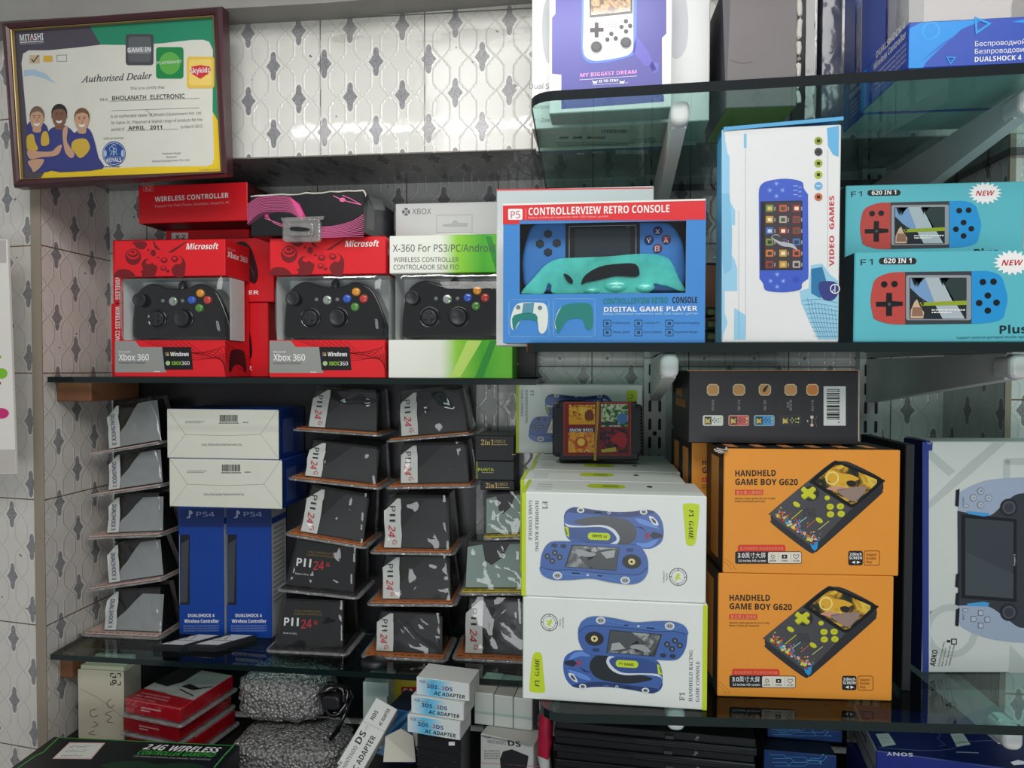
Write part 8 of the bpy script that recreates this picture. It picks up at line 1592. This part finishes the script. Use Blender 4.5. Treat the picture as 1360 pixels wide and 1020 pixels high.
for k in range(4): mb.tube([m2 @ Vector((.012, -.0005, hb * (.5 + .1 * k))), m2 @ Vector((wA - .003, -.0005, hb * (.5 + .1 * k)))], .0011, BP, 6)
tag(mb.build('black_case'), 'black ribbed plastic case under the three blue-glow adapter boxes', 'case')
# white boxes at the right of them
def free_box(pl, pr, ytop, Yl, Yr, dep, mat, zbot=None):
    c = Carton(pl, pr, (pl[0], ytop), Yl, Yr, depth=dep, front=mat, side=AW, topm=M((196, 198, 190), .5), zfix=zbot); return c
c = free_box((638, 1040), (708, 1040), 974, 1.04, 1.015, .045, AW, ZK + .0004); f = c.f
f.text('FOR', (643, 980), (652, 981), 3, KINK, 2); f.text('NINTENDO', (648, 986.5), (672, 989), 4, KINK, 2); f.text('DS', (675, 990), (692, 992), 7, KINK, 2, .02); f.text('LITE', (697, 992), (704, 993), 3.4, GREY, 2)
for k in range(4): f.tiny(643, 998 + k * 3.3, 664, 1.6, GREY, 2, k)
f.poly([(664, 1008), (668, 998), (680, 995), (702, 1004), (700, 1018), (696, 1030), (666, 1030)], M((44, 46, 50), .4), 2); f.line([(638, 1013), (716, 1018)], .8, M((200, 120, 140), .5), 2)
f.poly([(638.5, 975.5), (707, 989), (707, 992), (638.5, 978)], M((150, 160, 156), .5), 1)
c.build('adapter_carton', 'white adapter box printed with a black plug, next to the red and white bag', 'box', 'adapter boxes on the counter'); z9 = c.A.z + c.h
BD_ = GRAD([(0, (206, 214, 208)), (.42, (206, 214, 208)), (.5, (160, 186, 178)), (.6, (200, 212, 206)), (1, (206, 214, 208))], 2, 0, .04)
hz = None
for k in range(3):
    x0 = 630 + k * 26
    pl, pr = (x0, 952 + k * 3.4), (x0 + 25, 955.4 + k * 3.4)
    c = Carton(pl, pr, (x0, 919 + k * 3.7), 1.066 - .004 * k, 1.062 - .004 * k, depth=.075, front=BD_, side=AW, topm=(M((200, 198, 186), .5), M((180, 180, 172), .5), M((206, 206, 198), .5))[k], zfix=z9 + .0006)
    c.build('white_box', ('plain white box end touching the blue-glow adapter boxes', 'middle one of three plain white box ends in a row', 'plain white box end tucked under the white car console carton')[k], 'box', 'plain white box ends')
# red and white plastic bag by the consoles
mb = MB(); rows = []; rnd = random.Random(6); PB_ = M((214, 216, 214), .25, coat=.3); RB_ = M((190, 40, 70), .25, coat=.3)
A = P(716, 955, .985); B = P(732, 955, .985)
for i in range(9):
    z = A.z + .012 - (A.z + .012 - ZK - .001) * i / 8; j = lambda: rnd.uniform(-.003, .003)
    rows.append([Vector((A.x + j(), A.y + j(), z)), Vector((A.x + .012 + j(), A.y - .008 + j(), z)), Vector((B.x + j(), A.y + j(), z)), Vector((B.x + j(), A.y + .05, z)), Vector((A.x + j(), A.y + .05, z))])
mb.grid(rows[:4], RB_, True, True); mb.grid(rows[3:], PB_, True, True); mb.ngon(rows[0], RB_); tag(mb.build('plastic_bag'), 'narrow red and white plastic bag beside the stacked black consoles', 'bag')
# stacked black slim consoles
CK = M((24, 25, 28), .3, .5, name='console_black'); CK2 = M((36, 37, 41), .45)
Yc = .955; zc0 = P(735, 958, Yc).z; hC = .0225
A = P(736, 958, Yc); B = P(1006, 966, Yc - .02); B.z = A.z; u = (B - A).normalized(); w = (B - A).length; nC = int((zc0 - ZK) / hC)
def console(z, label):
    A0 = Vector((A.x, A.y, z)); f0 = Fr(MB(), A0, u, Z3); n = f0.n; m2 = Matrix(((u.x, -n.x, 0, A0.x), (u.y, -n.y, 0, A0.y), (0, 0, 1, A0.z), (0, 0, 0, 1)))
    root = empty('game_console', A0 + u * w / 2 - n * .09, label, 'game console', 'stacked black slim consoles')
    mb = MB(); mb.box((0, 0, .0004), (w, .18, hC * .46), CK, m2, .0012); mb.box((.002, .003, hC * .5), (w - .001, .18, hC - .0004), CK, m2, .0012); mb.box((.004, .005, hC * .44), (w - .004, .176, hC * .52), CK2, m2)
    g = Fr(mb, A0, u, Z3); R = RefFr(g, w, hC, (0, 0, 270, 22))
    R.line([(112, 15), (250, 15)], 1.2, M((54, 56, 60), .3), 1); R.line([(112, 18.6), (230, 18.6)], .8, M((54, 56, 60), .3), 1); mb.build('body', root)
    for x0, x1 in ((10, 48), (58, 104)):
        mb = MB(); m3 = m2 @ Matrix.Translation((w * x0 / 270, 0, 0)); mb.box((0, -.0008, hC * .14), (w * (x1 - x0) / 270, .001, hC * .36), M((12, 12, 14), .5), m3); mb.build('port', root)
    mb = MB(); mb.box((w * .56, -.0012, hC * .60), (w * .60, .0035, hC * .8), M((70, 72, 76), .3), m2); mb.build('power_button', root)
    mb = MB(); R = RefFr(Fr(mb, A0 + n * -.0032, u, Z3), w, hC, (0, 0, 270, 22)); lg = M((120, 122, 126), .3); R.poly([(190, 7), (193, 5.6), (193, 8.4), (190.4, 8.6)], lg, 3); R.poly([(192, 3), (193.4, 2.8), (196, 4), (195.8, 6.4), (193.6, 6), (193.6, 9), (192, 8.6)], lg, 3); mb.build('emblem', root)
    return root
lb = ['topmost black slim console right under the glass shelf edge', 'second black slim console from the top of the stack', 'third black slim console from the top of the stack', 'fourth black slim console from the top, at the picture edge'] + ['black slim console hidden low in the stack below the frame'] * 9
g0 = console(zc0 - hC, lb[0])
for k in range(1, 4): copy_tree(g0, g0.location + Vector((.0015 * (-1) ** k, .001 * k, -hC * k)), 0, lb[k])
mb = MB(); hrest = zc0 - 4 * hC - ZK - .0008; mm = Matrix(((u.x, u.y * -1 * 0, 0, A.x), (u.y, 1, 0, A.y), (0, 0, 1, ZK + .0004), (0, 0, 0, 1)))
mb.box((.01, .012, 0), (w - .01, .17, hrest), CK2, mm, .002); tag(mb.build('black_carton'), 'plain dark carton carrying the stacked black consoles', 'box')
# dark blue boxes with circuit lines
CB1 = M((26, 58, 116), .35, name='circuit_blue'); CL1 = M((90, 170, 226), .35)
def circuit(f, x0, y0, x1, y1, seed):
    rnd = random.Random(seed)
    for k in range(7):
        y = y0 + (y1 - y0) * (k + .5) / 7; x = x0 + 1 + rnd.uniform(0, 12); pts = [(x, y)]
        for j in range(3): x += rnd.uniform(10, 26); pts.append((min(x, x1 - 2), y)); y = max(y0 + 1, min(y1 - 1, y + rnd.choice((-5, -3, 3, 5)))); x += 4; pts.append((min(x, x1 - 1), y))
        f.line(pts, .5, CL1, 2); f.ell(*pts[-1], 1, 1, CL1, 3, 8)
c = Carton((1014, 1036), (1111, 1036), (1016, 996), .99, .985, depth=.12, front=CB1, side=M((20, 24, 34), .4), topm=M((24, 28, 40), .35), zfix=P(1016, 1020, .99).z - .004); f = c.f; circuit(f, 1018, 1000, 1110, 1034, 3)
dzz = c.A.z - ZK; c.build('circuit_box', 'dark blue box with light circuit lines, lower of two', 'box', 'circuit print boxes'); ztb = c.A.z + c.h
c2 = Carton((1019, 979), (1119, 979), (1019, 964), 1.024, 1.02, depth=.09, front=CB1, side=M((20, 24, 34), .4), zfix=ztb + .0004); circuit(c2.f, 1022, 966, 1117, 978, 5); o = c2.build('circuit_box', 'dark blue box with light circuit lines, upper of two under the glass shelf', 'box', 'circuit print boxes')
mb = MB(); mb.box((c.A.x + .004, c.A.y + .004, ZK + .0004), (c.A.x + c.w - .004, c.A.y + .10, c.A.z - .0006), BLACK); tag(mb.build('black_box'), 'black box below the blue circuit print boxes at the picture edge', 'box')
# navy console box with white side lettering
NVB = M((24, 34, 92), .3, name='navy_gloss_card')
ys_ = .93; c = Carton((1163, 1045), (1420, 1052), (1164, 997), ys_, ys_ - .035, depth=.13, front=M((28, 44, 132), .3), side=M((186, 190, 190), .45), topm=NVB, zfix=P(1163, 1045, ys_).z); f = c.f
f.text('SONY', (1212, 1000), (1177, 998.5), 4.6, M((210, 214, 222), .4), 2, .03); f.poly([(1342, 1012), (1352, 1009), (1360, 1011), (1360, 1015), (1346, 1016)], M((210, 214, 222), .4), 2)
t = c.topf; t.mb = c.mb; g = Fr(c.mb, c.A + c.f.v * c.h, c.f.u, -c.f.n)
for x0 in (1163, 1262): g.poly([(x0, 975), (x0 + 17, 974), (x0 + 27, 989), (x0 + 9, 992)], M((206, 210, 210), .5), 1); [g.line([(x0 + 4 + k, 978 + k * 2.4), (x0 + 17 + k, 977 + k * 2.4)], .5, GREY, 2) for k in range(5)]
g.text('PS2', (1256, 974), (1236, 974), -9, M((80, 92, 150), .4), 1) if False else g.line([(1236, 974), (1246, 973), (1250, 978), (1244, 980), (1250, 985), (1256, 990), (1246, 991)], .8, M((90, 104, 160), .4), 1)
g.line(curve([(1166, 993), (1230, 997), (1268, 994), (1275, 986), (1360, 982)], 4), .6, M((110, 124, 170), .4), 1); g.line([(1270, 999), (1300, 1000)], 1.4, M((150, 156, 180), .4), 1)
s = c.left; s.mb = c.mb
for k, (t_, a0, a1, z_, hh) in enumerate((('PS2', .60, .20, .62, .012), ('Wireless Controller', .98, .10, .24, .006))):
    vs, fs = glyphs(t_, .0); x0 = min(v_[0] for v_ in vs); x1 = max(v_[0] for v_ in vs); n0 = len(c.mb.v); mi = c.mb.mi(KINK); D = .13
    for x, y in vs: c.mb.v.append(s.w(D * (a0 + (a1 - a0) * (x - x0) / (x1 - x0)), c.h * z_ - y * hh / .73 + .012, 2))
    for gq in fs: c.mb.f.append(([n0 + i for i in gq], mi, False))
c.build('console_box', 'glossy navy console box with upside-down lettering below the glass shelf', 'box')
mb = MB(); mb.box((c.A.x + .004, ys_ + .006, ZK + .0004), (c.A.x + c.w - .01, ys_ + .11, c.A.z - .0006), M((28, 40, 110), .4)); tag(mb.build('blue_box'), 'blue box carrying the navy console box at the picture edge', 'box')
# lettering helper is only a tool for outlines: drop it
bpy.data.objects.remove(_to); bpy.data.curves.remove(_tc)
